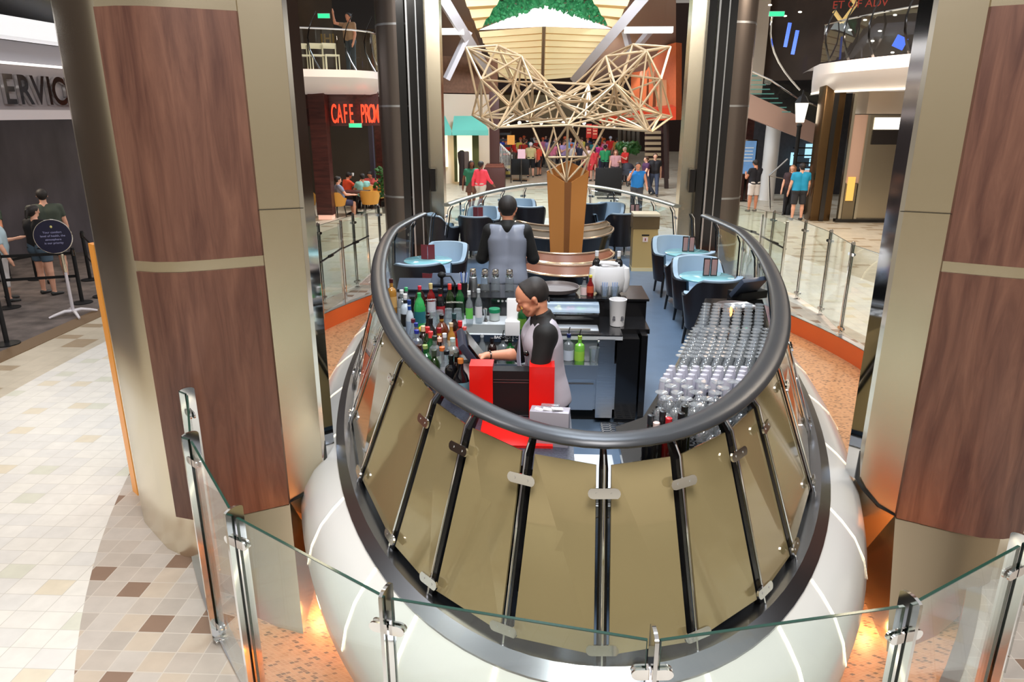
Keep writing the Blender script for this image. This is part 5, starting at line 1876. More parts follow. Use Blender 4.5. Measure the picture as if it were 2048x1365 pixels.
def counter(label, outer, inner, z, worktop, cab=M['black']):
    t = thing('bar_counter', label, 'counter', (outer[0][0], outer[0][1], DZ))
    poly = [tuple(p[:2]) for p in outer] + [tuple(p[:2]) for p in inner]
    build_in(MB().prism(poly, z - 0.04, z), 'worktop', worktop, t)
    c = Vector((sum(p[0] for p in poly) / len(poly), sum(p[1] for p in poly) / len(poly)))
    poly2 = [tuple(c + (Vector(p) - c) * 0.95) for p in poly]
    build_in(MB().prism(poly2, DZ, z - 0.04), 'cabinet', cab, t)
    return t


mir = lambda p: Vector((2 * X0 - p.x, p.y, 0))
left_outer = [mir(p) for p in rim_in]
counter('dark granite bar counter along the left rail full of bottles', [(0.18, 3.09)] + [tuple(p[:2]) for p in left_outer[4:]], [(-1.2, 6.75), (-1.06, 6.1), (-0.98, 5.5), (-0.70, 4.85), (-0.50, 4.45), (-0.36, 4.02), (0.18, 3.92)], 1.55, granite)
counter('dark bar counter along the right rail covered with glasses', [(0.44, 3.09)] + [tuple(p[:2]) for p in rim_in[4:]], [(1.62, 6.95), (1.45, 6.4), (1.20, 5.6), (0.92, 4.78), (0.62, 4.0), (0.44, 3.85)], 1.50, M['black'])
t = thing('bar_mat', 'black grid rubber mat under the glasses on the right counter', 'mat', (1.0, 4.6, 1.5))
m = MB()
for k in range(60):
    y_ = 3.35 + k * 0.05
    xr = sup(RIM[0] - .12, RIM[1] - .12, RIM[2], th_at(y_)).x
    xl = np.interp(y_, [3.3, 4.0, 4.78, 5.6, 6.4], [0.5, 0.66, 0.96, 1.24, 1.48])
    m.box(((xl + xr) / 2, y_, 1.508), (xr - xl, 0.012, 0.012))
for k in range(26):
    x_ = 0.55 + k * 0.05
    ys = [3.35 + j * 0.05 for j in range(60)]
    ok = [y for y in ys if np.interp(y, [3.3, 4.0, 4.78, 5.6, 6.4], [0.5, 0.66, 0.96, 1.24, 1.48]) < x_ < sup(RIM[0] - .12, RIM[1] - .12, RIM[2], th_at(y)).x]
    if len(ok) > 2:
        m.box((x_, (ok[0] + ok[-1]) / 2, 1.508), (0.012, ok[-1] - ok[0], 0.012))
build_in(m, 'grid', M['rubber'], t, smooth=False)
# stainless centre unit under the rail
t = thing('steel_drawer_unit', 'stainless steel drawer unit under the rail at the bar front', 'cabinet', (0.31, 3.62, DZ))
MB().box((0, 0, 0.28), (0.24, 0.5, 0.56)).build('body', M['steel'], t)
dr = MB().rbox((0, -0.26, 0.44), (0.22, 0.02, 0.16), 0.006).build('drawer', M['satin'], t)
MB().tube([(-0.06, -0.28, 0.46), (0.06, -0.28, 0.46)], 0.006, 6).build('handle', M['chrome'], dr)

# ------------------------------------------------------------------ cocktail station
SY = 5.55
t = thing('cocktail_station', 'stainless steel cocktail station with a sink and raised black ledge', 'bar station', (0, 6.0, DZ))
b_ = lambda x0, x1, y0, y1, z0, z1, m=None: (m or MB()).box(((x0 + x1) / 2, (y0 + y1) / 2, (z0 + z1) / 2), (x1 - x0, y1 - y0, z1 - z0))
bi = lambda mb, n, mt, **k: build_in(mb, n, mt, t, **k)
bi(b_(-0.98, 0.62, SY + 0.04, 6.12, DZ + 0.12, 1.28), 'body', M['steel'])
bi(b_(-0.98, 0.6, SY + 0.1, 6.1, DZ, DZ + 0.12), 'kick_plate', M['blackmatt'])
bi(b_(0.46, 0.60, SY, SY + 0.06, DZ + 0.06, 1.5), 'end_panel', M['steel'])
bi(b_(-0.98, 0.44, SY + 0.02, SY + 0.04, DZ + 0.12, 1.10), 'front_panel', M['satin'])
tp = MB()
for q in ((-0.98, -0.66, SY, 6.12), (-0.20, 0.66, SY, 6.12), (-0.66, -0.20, SY, SY + 0.03), (-0.66, -0.20, 5.84, 6.12)):
    b_(q[0], q[1], q[2], q[3], 1.495, 1.53, tp)
bi(tp, 'worktop', pm('pale_steel_top', (0.80, 0.83, 0.86), 0.3, 0.35))
bi(b_(-0.20, 0.66, SY - 0.004, 6.12, 1.53, 1.536), 'black_top', M['black'])
bo = MB()
b_(-0.66, -0.20, SY + 0.03, 5.84, 1.30, 1.31, bo)
b_(-0.665, -0.655, SY + 0.03, 5.84, 1.30, 1.53, bo)
b_(-0.205, -0.195, SY + 0.03, 5.84, 1.30, 1.53, bo)
b_(-0.66, -0.20, 5.835, 5.845, 1.30, 1.53, bo)
b_(-0.66, -0.20, SY + 0.025, SY + 0.035, 1.30, 1.53, bo)
bi(bo, 'sink_bowl', pm('soft_steel_bowl', (0.62, 0.65, 0.66), 0.35, 0.5))
bi(b_(-0.66, 0.05, SY - 0.012, SY - 0.004, 1.47, 1.528), 'front_strip', C(srgb(40, 52, 70), 0.4))
text('BACARDI & CO', 0.032, 0.001, M['paper'], t, 'lettering', face((-0.27, SY - 0.016 - 6.0, 1.512 - DZ)), bold=0.001)
text('SINCE 1862', 0.018, 0.001, M['paper'], t, 'lettering', face((-0.27, SY - 0.016 - 6.0, 1.486 - DZ)), bold=0.001)
# speed rail
sr = MB()
b_(-0.66, 0.46, SY - 0.12, SY + 0.02, 1.285, 1.295, sr)
b_(-0.66, 0.46, SY - 0.125, SY - 0.115, 1.20, 1.32, sr)
b_(0.45, 0.46, SY - 0.12, SY + 0.02, 1.20, 1.32, sr)
bi(sr, 'speed_rail', M['satin'])
bi(b_(-0.98, 0.46, SY + 0.035, SY + 0.045, 1.15, 1.49), 'back_plate', pm('dull_steel', (0.4, 0.42, 0.44), 0.4, 0.8))
# raised ledge at the back
bi(b_(-1.25, 0.92, 6.12, 6.60, DZ, 1.68), 'ledge_body', M['black'])
bi(b_(-1.27, 0.94, 6.10, 6.62, 1.68, 1.70), 'ledge_top', M['black'])
bi(b_(0.62, 0.80, SY + 0.02, 6.10, DZ, 1.50), 'side_cabinet', M['black'])
bi(b_(0.66, 0.90, 5.72, 6.12, 1.50, 1.54), 'side_top', M['black'])
bi(b_(0.82, 0.87, 5.6, 6.12, DZ, 1.52), 'open_door', M['black'])
bi(MB().rbox((0.24, 5.66, 1.553), (0.46, 0.17, 0.03), 0.01), 'ice_bin_lid', M['satin'])
bi(MB().tube([(0.1, 5.585, 1.575), (0.4, 5.585, 1.575)], 0.008, 8), 'lid_handle', M['chrome'])
bi(b_(-0.02, 0.5, 5.58, 5.62, 1.536, 1.542), 'ice_bin_rim', M['chrome'])

# condiment tray
t = thing('condiment_tray', 'black condiment tray with a clear blue lid and cut fruit', 'tray', (0.24, 5.93, 1.536))
MB().rbox((0, 0, 0.05), (0.50, 0.20, 0.10), 0.015).build('base', M['black'], t)
MB().strip([[(-0.25, -0.09, 0.105), (0.25, -0.09, 0.105)], [(-0.25, -0.04, 0.155), (0.25, -0.04, 0.155)], [(-0.25, 0.06, 0.165), (0.25, 0.06, 0.165)], [(-0.25, 0.1, 0.11), (0.25, 0.1, 0.11)]]).build('lid', glass('pale_blue_lid', (0.80, 0.90, 1.0), 0.2, 0.6, 1.4, (0.6, 0.78, 1.0), 0.3), t)
fruit = [('orange_slices', (230, 130, 60)), ('lemon_slices', (232, 214, 90)), ('cherries', (170, 30, 50)), ('lime_slices', (120, 180, 70)), ('olives', (110, 110, 50))]
for k, (n_, c_) in enumerate(fruit):
    m = MB()
    for j in range(7):
        m.ico((-0.2 + k * 0.1 + random.uniform(-.03, .03), random.uniform(-.05, .05), 0.115 + random.uniform(0, .015)), 0.016, 1, 0.1)
    tag(m.build(n_, C(srgb(*c_), 0.4), t), None, None, kind='stuff')
# measuring bucket
t = thing('bucket', 'white plastic bucket with a small crown mark on the station corner', 'bucket', (0.64, 5.84, 1.54))
MB().lathe([(0.060, 0), (0.072, 0.215), (0.075, 0.22), (0.075, 0.225), (0.069, 0.225), (0.057, 0.01), (0.0, 0.01)], n=24).build('body', pm('white_plastic', (0.84, 0.84, 0.86), 0.35), t)
for k, dx in enumerate((-0.035, 0.034)):
    m = MB()
    for q in range(3):
        m.box((dx + (q - 1) * 0.008, -0.066, 0.075 + (0.004 if q == 1 else 0)), (0.004, 0.002, 0.022))
    m.box((dx, -0.066, 0.062), (0.024, 0.002, 0.005)).box((dx, -0.066, 0.09), (0.018, 0.002, 0.004))
    m.build('mark', C(srgb(40, 40, 60), 0.5), t)
# champagne bowl with napkins and two bottles
t = thing('ice_bucket', 'large white lobed ice bucket on the station ledge', 'ice bucket', (0.60, 6.30, 1.70))
MB().lathe([(0.10, 0), (0.15, 0.06), (0.165, 0.14), (0.15, 0.24), (0.14, 0.26), (0.13, 0.24), (0.14, 0.1), (0, 0.05)], n=20, sy=0.75).build('bowl', pm('white_porcelain', (0.86, 0.87, 0.9), 0.2, 0, 0.3), t)
m = MB()
for s_ in (-1, 1):
    m.lathe([(0.02, 0), (0.045, 0.05), (0.05, 0.14), (0.04, 0.22), (0.0, 0.24)], (s_ * 0.135, -0.02, 0.02), 12)
m.build('side_lobe', bpy.data.materials['white_porcelain'], t)
nap = MB()
for k in range(7):
    nap.rbox((random.uniform(-.01, .01), -0.02, 0.255 + k * 0.007), (0.16, 0.11, 0.006), 0.002, rz=random.uniform(-.2, .2))
tag(nap.build('napkin_stack', M['paper']), 'stack of white napkins on the white ice bucket', 'napkins').location = (0.60, 6.30, 1.69)


# ------------------------------------------------------------------ bottles
def bottle(label, p, h=0.3, kind='wine', body='dark', cap=(20, 20, 20), lab=None, labt=None, neckc=None, cat='bottle', name='bottle', group=None, frac=(0.18, 0.5), pourer=False):
    t = thing(name, label, cat, p, random.uniform(-0.25, 0.25), group)
    pr = {
        'wine': [(0.036, 0), (0.038, 0.02), (0.038, 0.60), (0.030, 0.70), (0.015, 0.78), (0.0145, 0.97)],
        'spirit': [(0.040, 0), (0.042, 0.02), (0.042, 0.62), (0.036, 0.70), (0.016, 0.76), (0.0150, 0.96)],
        'slim': [(0.030, 0), (0.032, 0.02), (0.032, 0.55), (0.024, 0.68), (0.0135, 0.75), (0.013, 0.96)],
        'flask': [(0.034, 0), (0.040, 0.02), (0.058, 0.28), (0.058, 0.42), (0.040, 0.62), (0.018, 0.74), (0.016, 0.96)],
        'soda': [(0.046, 0), (0.050, 0.03), (0.050, 0.45), (0.047, 0.5), (0.050, 0.58), (0.034, 0.78), (0.014, 0.90), (0.0135, 0.97)],
        'square': [(0.038, 0), (0.040, 0.01), (0.040, 0.66), (0.034, 0.72), (0.015, 0.76), (0.0145, 0.96)],
        'short': [(0.030, 0), (0.032, 0.02), (0.032, 0.52), (0.014, 0.72), (0.013, 0.95)],
    }[kind]
    pr = [(r, z * h) for r, z in pr]
    n = 4 if kind == 'square' else 14
    mats = {'dark': ('dark_brown_glass', srgb(34, 14, 10)), 'black': ('black_glass', (0.006, 0.006, 0.008)), 'green': ('green_glass', srgb(20, 84, 38)), 'olive': ('olive_glass', srgb(30, 48, 20)), 'amber': ('amber_liquor', srgb(96, 40, 14)), 'red': ('red_liqueur', srgb(120, 16, 18)), 'lime': ('lime_cordial', srgb(120, 190, 70)), 'cola': ('cola', srgb(40, 14, 10)), 'gold': ('golden_liquor', srgb(170, 120, 50)), 'brightgreen': ('bright_green_soda_plastic', srgb(50, 160, 84))}
    if body == 'clear':
        mt = M['bclear']
    elif body == 'frost':
        mt = M['bfrost']
    else:
        nm, c_ = mats[body]
        mt = bpy.data.materials.get(nm) or pm(nm, c_, 0.06, 0, 0.6)
    m = MB()
    if n == 4:
        vv = MB()
        m.lathe(pr[:4], n=4)
        R = Matrix.Rotation(PI / 4, 3, 'Z')
        m.v = [tuple(R @ Vector((v[0] * 1.25, v[1] * 1.25, v[2]))) for v in m.v]
        m.lathe([(pr[3][0], pr[3][1]), pr[4], pr[5]], n=12)
    else:
        m.lathe(pr, n=n)
    m.build('glass_body', mt, t, ang=35)
    if cap is not None:
        MB().lathe([(pr[-1][0] + 0.002, 0.84 * h if kind in ('wine',) else 0.89 * h), (pr[-1][0] + 0.003, h - 0.002), (pr[-1][0], h)], n=12).build('cap', C(srgb(*cap), 0.35), t)
    if pourer:
        MB().tube([(0, 0, h), (0, 0, h + 0.03), (0.008, 0, h + 0.055)], 0.004, 6).build('pourer', M['blackmatt'], t)
    if neckc:
        MB().lathe([(pr[-1][0] + 0.0015, 0.76 * h), (pr[-1][0] + 0.0015, 0.85 * h)], n=12, caps=False).build('neck_band', C(srgb(*neckc), 0.4), t)
    if lab:
        r = pr[2][0] if kind != 'flask' else 0.0585
        if n == 4:
            m = MB().box((0, -0.0363, (frac[0] + frac[1]) / 2 * h), (0.05, 0.001, (frac[1] - frac[0]) * h))
        else:
            m = MB()
            k0 = 16
            rows = [[(((r + 0.001) * math.sin(a)), -(r + 0.001) * math.cos(a), z * h) for a in [-1.3 + 2.6 * q / k0 for q in range(k0 + 1)]] for z in frac]
            m.strip(rows)
        m.build('label', C(srgb(*lab), 0.5), t)
    if labt:
        text(labt[0], labt[1], 0.0008, C(srgb(*labt[2]), 0.5), t, 'label_lettering', face((0, -(pr[2][0] + 0.003), labt[3] * h)), bold=0.0006)
    return t


M['bclear'] = glass('clear_bottle_glass', (0.80, 0.84, 0.86), 0.03, 1.0, 1.7, (0.75, 0.82, 0.88), 0.14)
M['bfrost'] = glass('frosted_bottle_glass', (0.6, 0.68, 0.76), 0.3, 0.8, 1.4, (0.66, 0.76, 0.86), 0.75)
BT = [  # px, py of the cap top, height, kind, glass, cap, label, neck band, text, words
    (782, 558, .31, 'spirit', 'gold', (70, 22, 24), (200, 160, 100), None, None, 'amber bottle with a tall maroon cap farthest along the left rail'),
    (803, 580, .30, 'spirit', 'clear', (222, 228, 230), (190, 200, 210), None, None, 'clear bottle with a white cap behind the black necked one, far left'),
    (810, 588, .32, 'spirit', 'frost', (232, 232, 232), (22, 22, 24), (24, 22, 24), None, 'frosted bottle with a white cap and black label near the left rail'),
    (818, 600, .33, 'slim', 'frost', (30, 62, 130), (150, 170, 196), (30, 70, 150), None, 'tall frosted bottle with a blue cap and neck near the left rail'),
    (812, 575, .29, 'slim', 'clear', (60, 170, 110), None, None, None, 'clear bottle with a green cap behind the frosted ones'),
    (838, 586, .30, 'soda', 'brightgreen', (36, 170, 90), (24, 96, 110), None, None, 'large green soda bottle with a green cap'),
    (839, 572, .31, 'soda', 'cola', (214, 36, 60), (190, 30, 40), None, None, 'large cola bottle with a red cap behind the green soda'),
    (861, 567, .31, 'wine', 'red', (214, 190, 130), (206, 206, 214), None, ('CAMPARI', .020, (235, 235, 240), .56), 'dark red bottle with a gold cap and white lettered label'),
    (880, 577, .30, 'wine', 'black', (28, 26, 30), (150, 26, 36), (190, 40, 44), None, 'black bottle with a red neck band and deep red label'),
    (899, 568, .31, 'wine', 'olive', (222, 60, 50), (20, 26, 18), None, ('MARTINI', .018, (230, 225, 215), .50), 'olive green bottle with a red cap left of the other red capped one'),
    (919, 568, .31, 'wine', 'green', (216, 56, 76), (16, 40, 20), None, ('MARTINI', .018, (220, 225, 215), .50), 'bright green bottle with a pinkish red cap'),
    (938, 582, .29, 'slim', 'clear', (220, 226, 226), (100, 190, 80), None, None, 'clear bottle with a bright lime label'),
    (957, 578, .30, 'slim', 'clear', (200, 208, 214), (214, 212, 220), None, None, 'clear bottle with a tall white label beside the shakers'),
    (883, 630, .22, 'flask', 'amber', (18, 14, 14), None, (200, 160, 70), None, 'round bellied dark cognac bottle with a black cap and gold collar'),
    (861, 636, .27, 'wine', 'black', (24, 24, 28), (60, 50, 50), None, None, 'black bottle with a black cap left of the cognac'),
    (855, 630, .25, 'slim', 'dark', (26, 20, 22), (200, 196, 190), None, None, 'slim dark bottle with a pale label left of the cognac'),
    (908, 627, .26, 'wine', 'dark', (36, 66, 70), (160, 70, 70), None, None, 'dark bottle with a teal cap and dusty red label'),
    (920, 642, .25, 'wine', 'red', (206, 36, 44), (220, 60, 60), None, None, 'red bottle with a red cap beside the till screen'),
    (929, 654, .21, 'short', 'clear', (224, 90, 84), (220, 190, 190), None, None, 'small bottle with a coral cap right behind the till screen'),
    (902, 646, .25, 'slim', 'gold', (214, 186, 150), (220, 206, 180), None, None, 'bottle with a tall cork coloured cap right of the cognac'),
    (826, 638, .26, 'slim', 'clear', (96, 30, 50), (170, 180, 200), None, None, 'bottle with a wine red cap left of the blue capped pair'),
    (832, 646, .25, 'slim', 'clear', (40, 56, 140), (60, 70, 150), (150, 110, 90), None, 'bottle with a blue cap and bronze collar'),
    (833, 660, .24, 'spirit', 'clear', (40, 50, 150), (60, 60, 140), None, None, 'bottle with a deep blue cap in front of the bronze collared one'),
    (846, 652, .25, 'wine', 'dark', (226, 196, 160), (190, 150, 110), None, None, 'brown bottle with a wide cream cap below the lemon'),
    (855, 654, .27, 'wine', 'olive', (206, 44, 48), (180, 160, 90), None, None, 'olive bottle with a red cap, farther of the neighbouring red caps'),
    (861, 663, .28, 'wine', 'green', (216, 60, 62), (110, 150, 90), None, None, 'green bottle with a long coral red cap, nearer of the neighbouring red caps'),
    (878, 656, .24, 'wine', 'amber', (150, 30, 36), (200, 130, 50), (210, 150, 60), None, 'amber bottle with a dark red cap and gold collar in front of the cognac'),
    (869, 672, .27, 'spirit', 'clear', (40, 52, 44), (180, 190, 170), None, None, 'clear bottle with a broad black green cap'),
    (889, 667, .26, 'slim', 'clear', (220, 224, 232), (170, 186, 206), None, None, 'pale blue tinted bottle with a white cap'),
    (879, 676, .24, 'short', 'dark', (236, 180, 160), (60, 30, 30), None, None, 'dark bottle with a salmon pink cap'),
    (905, 676, .24, 'spirit', 'clear', (190, 210, 210), (120, 180, 180), None, None, 'clear bottle with a teal label beside the till'),
    (822, 684, .20, 'flask', 'clear', (220, 215, 225), (190, 100, 100), None, None, 'squat bottle with a red and white pattern near the rail'),
    (838, 690, .22, 'flask', 'amber', (60, 30, 20), (200, 160, 120), None, None, 'squat amber bottle with a tan label against the rail'),
    (850, 690, .24, 'spirit', 'green', (150, 170, 100), (220, 190, 120), None, None, 'green bottle with a yellow label against the rail'),
    (884, 694, .24, 'flask', 'clear', (214, 110, 56), (200, 196, 200), None, None, 'clear round bottle with an orange stopper'),
    (893, 701, .24, 'flask', 'clear', (26, 28, 32), (170, 170, 190), None, None, 'clear round bottle with a black and silver cap'),
    (902, 710, .26, 'spirit', 'black', (20, 24, 22), None, None, None, 'black bottle with a black cap beside the cork topped flask'),
    (913, 704, .27, 'spirit', 'dark', (96, 100, 94), (40, 30, 34), None, None, 'dark bottle with a grey metal cap behind the cork topped flask'),
    (921, 717, .28, 'flask', 'black', (206, 128, 62), (110, 160, 176), None, None, 'broad black flask bottle with an orange cork, nearest the red cabinet'),
    (868, 700, .25, 'wine', 'olive', (60, 70, 56), (210, 200, 180), None, None, 'olive bottle with a pale label between the rail and the orange stopper'),
]
for b in BT:
    x_, y_, h_, kd, gl_n, cp, lb, nk, tx, lab = b
    p = Z(x_, y_, 1.555 + h_)
    zb = 1.555
    if p.y > 5.6:
        zb = 1.555 if p.x < -0.98 else 1.535
        p = Z(x_, y_, zb + h_)
    bottle(lab, (p.x, p.y, zb), h_, kd, gl_n, cp, lb, tx, nk, group='bottles crowded on the left counter')
p = Z(1255, 862, DZ + 0.03)
t = thing('drain_grate', 'perforated steel floor grate at the right foot of the station', 'grate', (p.x, p.y, DZ))
m = MB()
for k in range(9):
    m.box((0, -0.16 + k * 0.04, 0.02), (0.42, 0.014, 0.02))
for k in range(7):
    m.box((-0.2 + k * 0.066, 0, 0.02), (0.012, 0.34, 0.02))
m.build('bars', M['satin'], t)
# bottles of the speed rail
for x_, y_, h_, kd, gl_n, cp, lb, tx, lab in (
        (964, 668, .24, 'slim', 'clear', (200, 205, 210), None, None, 'clear bottle in the speed rail nearest the till screen'),
        (984, 676, .26, 'wine', 'dark', (30, 20, 20), (200, 130, 100), None, 'dark bottle in the speed rail just behind the pointing hand'),
        (1006, 674, .27, 'spirit', 'clear', (16, 16, 18), (214, 210, 206), ('MALIBU', .02, (20, 20, 20), .36), 'pale bottle with a black pourer and lettered label in the speed rail'),
        (1020, 680, .26, 'spirit', 'green', (20, 30, 20), None, None, 'green bottle in the speed rail beside the bartender'),
        (1138, 668, .26, 'spirit', 'clear', (30, 40, 96), (190, 200, 215), None, 'clear bottle with a navy cap in the speed rail right of the bartender'),
        (1160, 672, .26, 'spirit', 'lime', (150, 180, 60), (150, 200, 70), None, 'lime green bottle in the speed rail')):
    p = A(x_, y_, SY - 0.05)
    bottle(lab, (p.x, SY - 0.05, 1.297), p.z - 1.297, kd, gl_n, cp, lb, tx, None, group='bottles in the speed rail', pourer=x_ > 1100 or x_ == 1006)
t = thing('jug', 'small clear jug with a bar spoon in the speed rail', 'jug', (A(1188, 720, SY - 0.05).x, SY - 0.05, 1.297))
MB().lathe([(0.035, 0), (0.042, 0.14), (0.045, 0.15), (0.04, 0.14), (0.033, 0.01), (0, 0.01)], n=16).build('body', M['bclear'], t)
MB().tube([(0, 0, 0.02), (0.03, 0, 0.19)], 0.005, 6).sphere((0.032, 0, 0.20), 0.012, 6).build('bar_spoon', M['chrome'], t)
# champagne beside the sink, white box
bottle('green champagne bottle with gold foil beside the sink', tuple(Z(1044, 668, 1.535)), 0.27, 'wine', 'green', (226, 160, 80), (90, 130, 40), None, (230, 170, 90))
p = Z(1028, 668, 1.535)
t = thing('napkin_box', 'white napkin caddy standing beside the champagne bottle', 'box', (p.x, p.y, 1.535))
MB().rbox((0, 0.05, 0.14), (0.12, 0.08, 0.28), 0.008, rx=-0.15).build('back', M['paper'], t)
MB().rbox((-0.01, -0.02, 0.06), (0.12, 0.09, 0.12), 0.008).build('front', M['paper'], t)
p = Z(989, 640, 1.535)
t = thing('jar', 'clear jar of salt with a green lid', 'jar', (p.x, p.y, 1.535))
MB().lathe([(0.045, 0), (0.047, 0.07)], n=20).build('body', pm('milky_jar', srgb(180, 188, 186), 0.15), t)
MB().lathe([(0.050, 0.07), (0.050, 0.10), (0.046, 0.104)], n=20).build('lid', C(srgb(24, 130, 88), 0.4), t)
p = Z(971, 642, 1.535)
t = tag(MB().lathe([(0.020, 0), (0.010, 0.045), (0.022, 0.11), (0.020, 0.11), (0.008, 0.05)], n=16).build('jigger', M['chrome']), 'small steel jigger beside the green lidded jar', 'jigger')
t.location = (p.x, p.y, 1.535)
p = Z(846, 650, 1.62)
t = tag(MB().sphere((0, 0, 0), 0.03, 10, (1.35, 0.95, 0.95)).build('lemon', pm('lemon_peel', srgb(238, 204, 60), 0.45)), 'yellow lemon resting among the bottles', 'lemon')
t.location = (p.x, p.y, 1.583)
# stacks of clear plastic cups
for i, (x_, y_) in enumerate(((866, 622), (879, 621), (897, 618), (915, 618))):
    p = Z(x_, y_, 1.535 + 0.13)
    t = thing('cup_stack', ['leftmost stack of upturned clear tumblers behind the cognac', 'second stack from the left of upturned clear tumblers', 'third stack from the left of upturned clear tumblers', 'rightmost stack of upturned clear tumblers by the green bottle'][i], 'tumblers', (p.x, p.y, 1.535), group='stacks of upturned tumblers')
    for k in range(3):
        MB().lathe([(0.040, 0.0), (0.032, 0.07), (0.0, 0.07)], (0, 0, k * 0.03), 16).build('tumbler', M['bclear'], t)
# shakers on the ledge
for i, (x_, y_) in enumerate(((946, 553), (970, 553), (991, 554), (1019, 552))):
    p = A(x_, y_, 6.34)
    t = thing('cocktail_shaker', ['leftmost of the four steel topped shakers', 'second from left of the four steel topped shakers', 'third from left of the four steel topped shakers', 'rightmost of the four steel topped shakers'][i], 'shaker', (p.x, 6.34, 1.70), group='cocktail shakers on the black ledge')
    MB().lathe([(0.040, 0.0), (0.044, 0.01), (0.036, 0.13), (0.030, 0.135)], n=20).build('mixing_glass', M['satin'] if i < 1 else M['bclear'], t)
    MB().lathe([(0.028, 0.13), (0.033, 0.15), (0.027, 0.20), (0.024, 0.205), (0, 0.205)], n=20).build('tin', M['chrome'], t)
p = A(1006, 585, 6.2)
t = tag(text('* * *', 0.05, 0.001, M['paper'], None, 'sticker', face((0, 0, 0))), 'small white printed mark between the shakers', 'sticker')
t.location = (p.x, 6.10, 1.66)
p = Z(925, 590, 1.70)
t = thing('straw_holder', 'holder of blue and white straws behind the red capped bottle', 'straws', (A(928, 585, 6.25).x, 6.25, 1.70))
MB().lathe([(0.03, 0), (0.032, 0.1)], n=12).build('holder', M['blackmatt'], t)
for k in range(8):
    a = k * PI / 4
    MB().tube([(0.01 * math.cos(a), 0.01 * math.sin(a), 0.02), (0.035 * math.cos(a), 0.03 * math.sin(a), 0.19)], 0.004, 5).build('straw', C(srgb(*[(210, 220, 240), (90, 120, 190)][k % 2]), 0.4), t)
# till backs at upper left of station
for x_, y_, w_, lab in ((845, 582, 0.46, 'flat black till panel above the soda bottles'), (895, 572, 0.30, 'dark grey folded screen back beside the red capped bottles')):
    p = A(x_, y_, 6.3)
    t = thing('till_display', lab, 'till', (p.x, 6.35, 1.70))
    MB().rbox((0, 0, 0.05 if w_ > .4 else 0.10), (w_, 0.16, 0.03), 0.006, rx=0.5).build('panel', pm('slate_plastic', srgb(62, 72, 90), 0.4), t)
    MB().box((0, 0.03, 0.025), (w_ * 0.6, 0.08, 0.05)).build('foot', M['black'], t)
p = A(884, 552, 6.3)
t = thing('hand_scanner', 'black hand scanner on a curled cable beside the till', 'scanner', (p.x, 6.28, 1.70))
MB().sphere((0, 0, 0.16), 0.035, 8, (1.1, 1, 0.8)).cyl((0, 0, 0), (0, 0, 0.15), 0.014, 8).build('head', M['blackmatt'], t)
MB().tube([(0.02, 0, 0.15), (0.08, 0, 0.15), (0.12, 0, 0.08), (0.11, 0, 0.0)], 0.008, 6).build('cable', M['blackmatt'], t)
# round tray on the ledge
p = Z(1112, 580, 1.78)
t = thing('serving_tray', 'round brown serving tray lying at the middle of the ledge', 'tray', (0.13, 6.33, 1.702))
MB().lathe([(0, 0.03), (0.19, 0.03), (0.205, 0.055), (0.212, 0.055), (0.195, 0.02), (0, 0.02)], n=36).build('dish', pm('grey_brown_tray', srgb(104, 94, 92), 0.4), t)
MB().rbox((0, 0, 0.01), (0.34, 0.30, 0.02), 0.004).build('rubber_mat', C(srgb(36, 42, 54), 0.7), t)
t = thing('tap', 'small black bar tap right of the bartender', 'tap', (A(1098, 590, 6.0).x, 6.05, 1.535))
MB().cyl((0, 0, 0), (0, 0, 0.16), 0.012, 10).tube([(0, 0, 0.15), (0.0, -0.03, 0.19), (0, -0.08, 0.17)], 0.009, 8).build('spout', M['darkmetal'], t)
MB().cyl((0.025, 0, 0), (0.025, 0, 0.12), 0.01, 10).sphere((0.025, 0, 0.13), 0.016, 8).build('lever', M['blackmatt'], t)
# sauces, champagne, plastic cups on ledge right
bottle('small pale pink labelled sauce bottle by the ice bucket', (A(1168, 590, 6.22).x, 6.22, 1.70), 0.16, 'short', 'clear', (20, 20, 22), (226, 200, 200), frac=(0.05, 0.5))
bottle('small hot sauce bottle with a yellow cap by the ice bucket', (A(1180, 590, 6.2).x, 6.2, 1.70), 0.19, 'short', 'red', (224, 206, 70), (200, 90, 60))
for x_, lab in ((1194, 'left champagne bottle with a white sleeve in the ice bucket'), (1238, 'right champagne bottle with a white sleeve in the ice bucket')):
    p = A(x_, 502, 6.32)
    bottle(lab, (p.x, 6.32 if x_ < 1200 else 6.30, 1.80), p.z - 1.80, 'wine', 'black', (224, 226, 232), None, None, (150, 140, 120), group='champagne bottles in the ice bucket')
for i, (x_, lab) in enumerate(((1209, 'left clear plastic cup in front of the ice bucket'), (1229, 'right clear plastic cup in front of the ice bucket'))):
    t = thing('plastic_cup', lab, 'cup', (A(x_, 590, 6.18).x, 6.17, 1.70), group='plastic cups by the ice bucket')
    MB().lathe([(0.028, 0), (0.038, 0.10), (0.036, 0.10), (0.026, 0.005), (0, 0.005)], n=16).build('cup_body', M['bclear'], t)
    for k in range(3):
        MB().tube([(0.01 * k - 0.01, 0, 0.01), (0.02 * k - 0.02, 0.01, 0.13)], 0.004, 5).build('straw', C(srgb(150, 180, 230), 0.4), t)

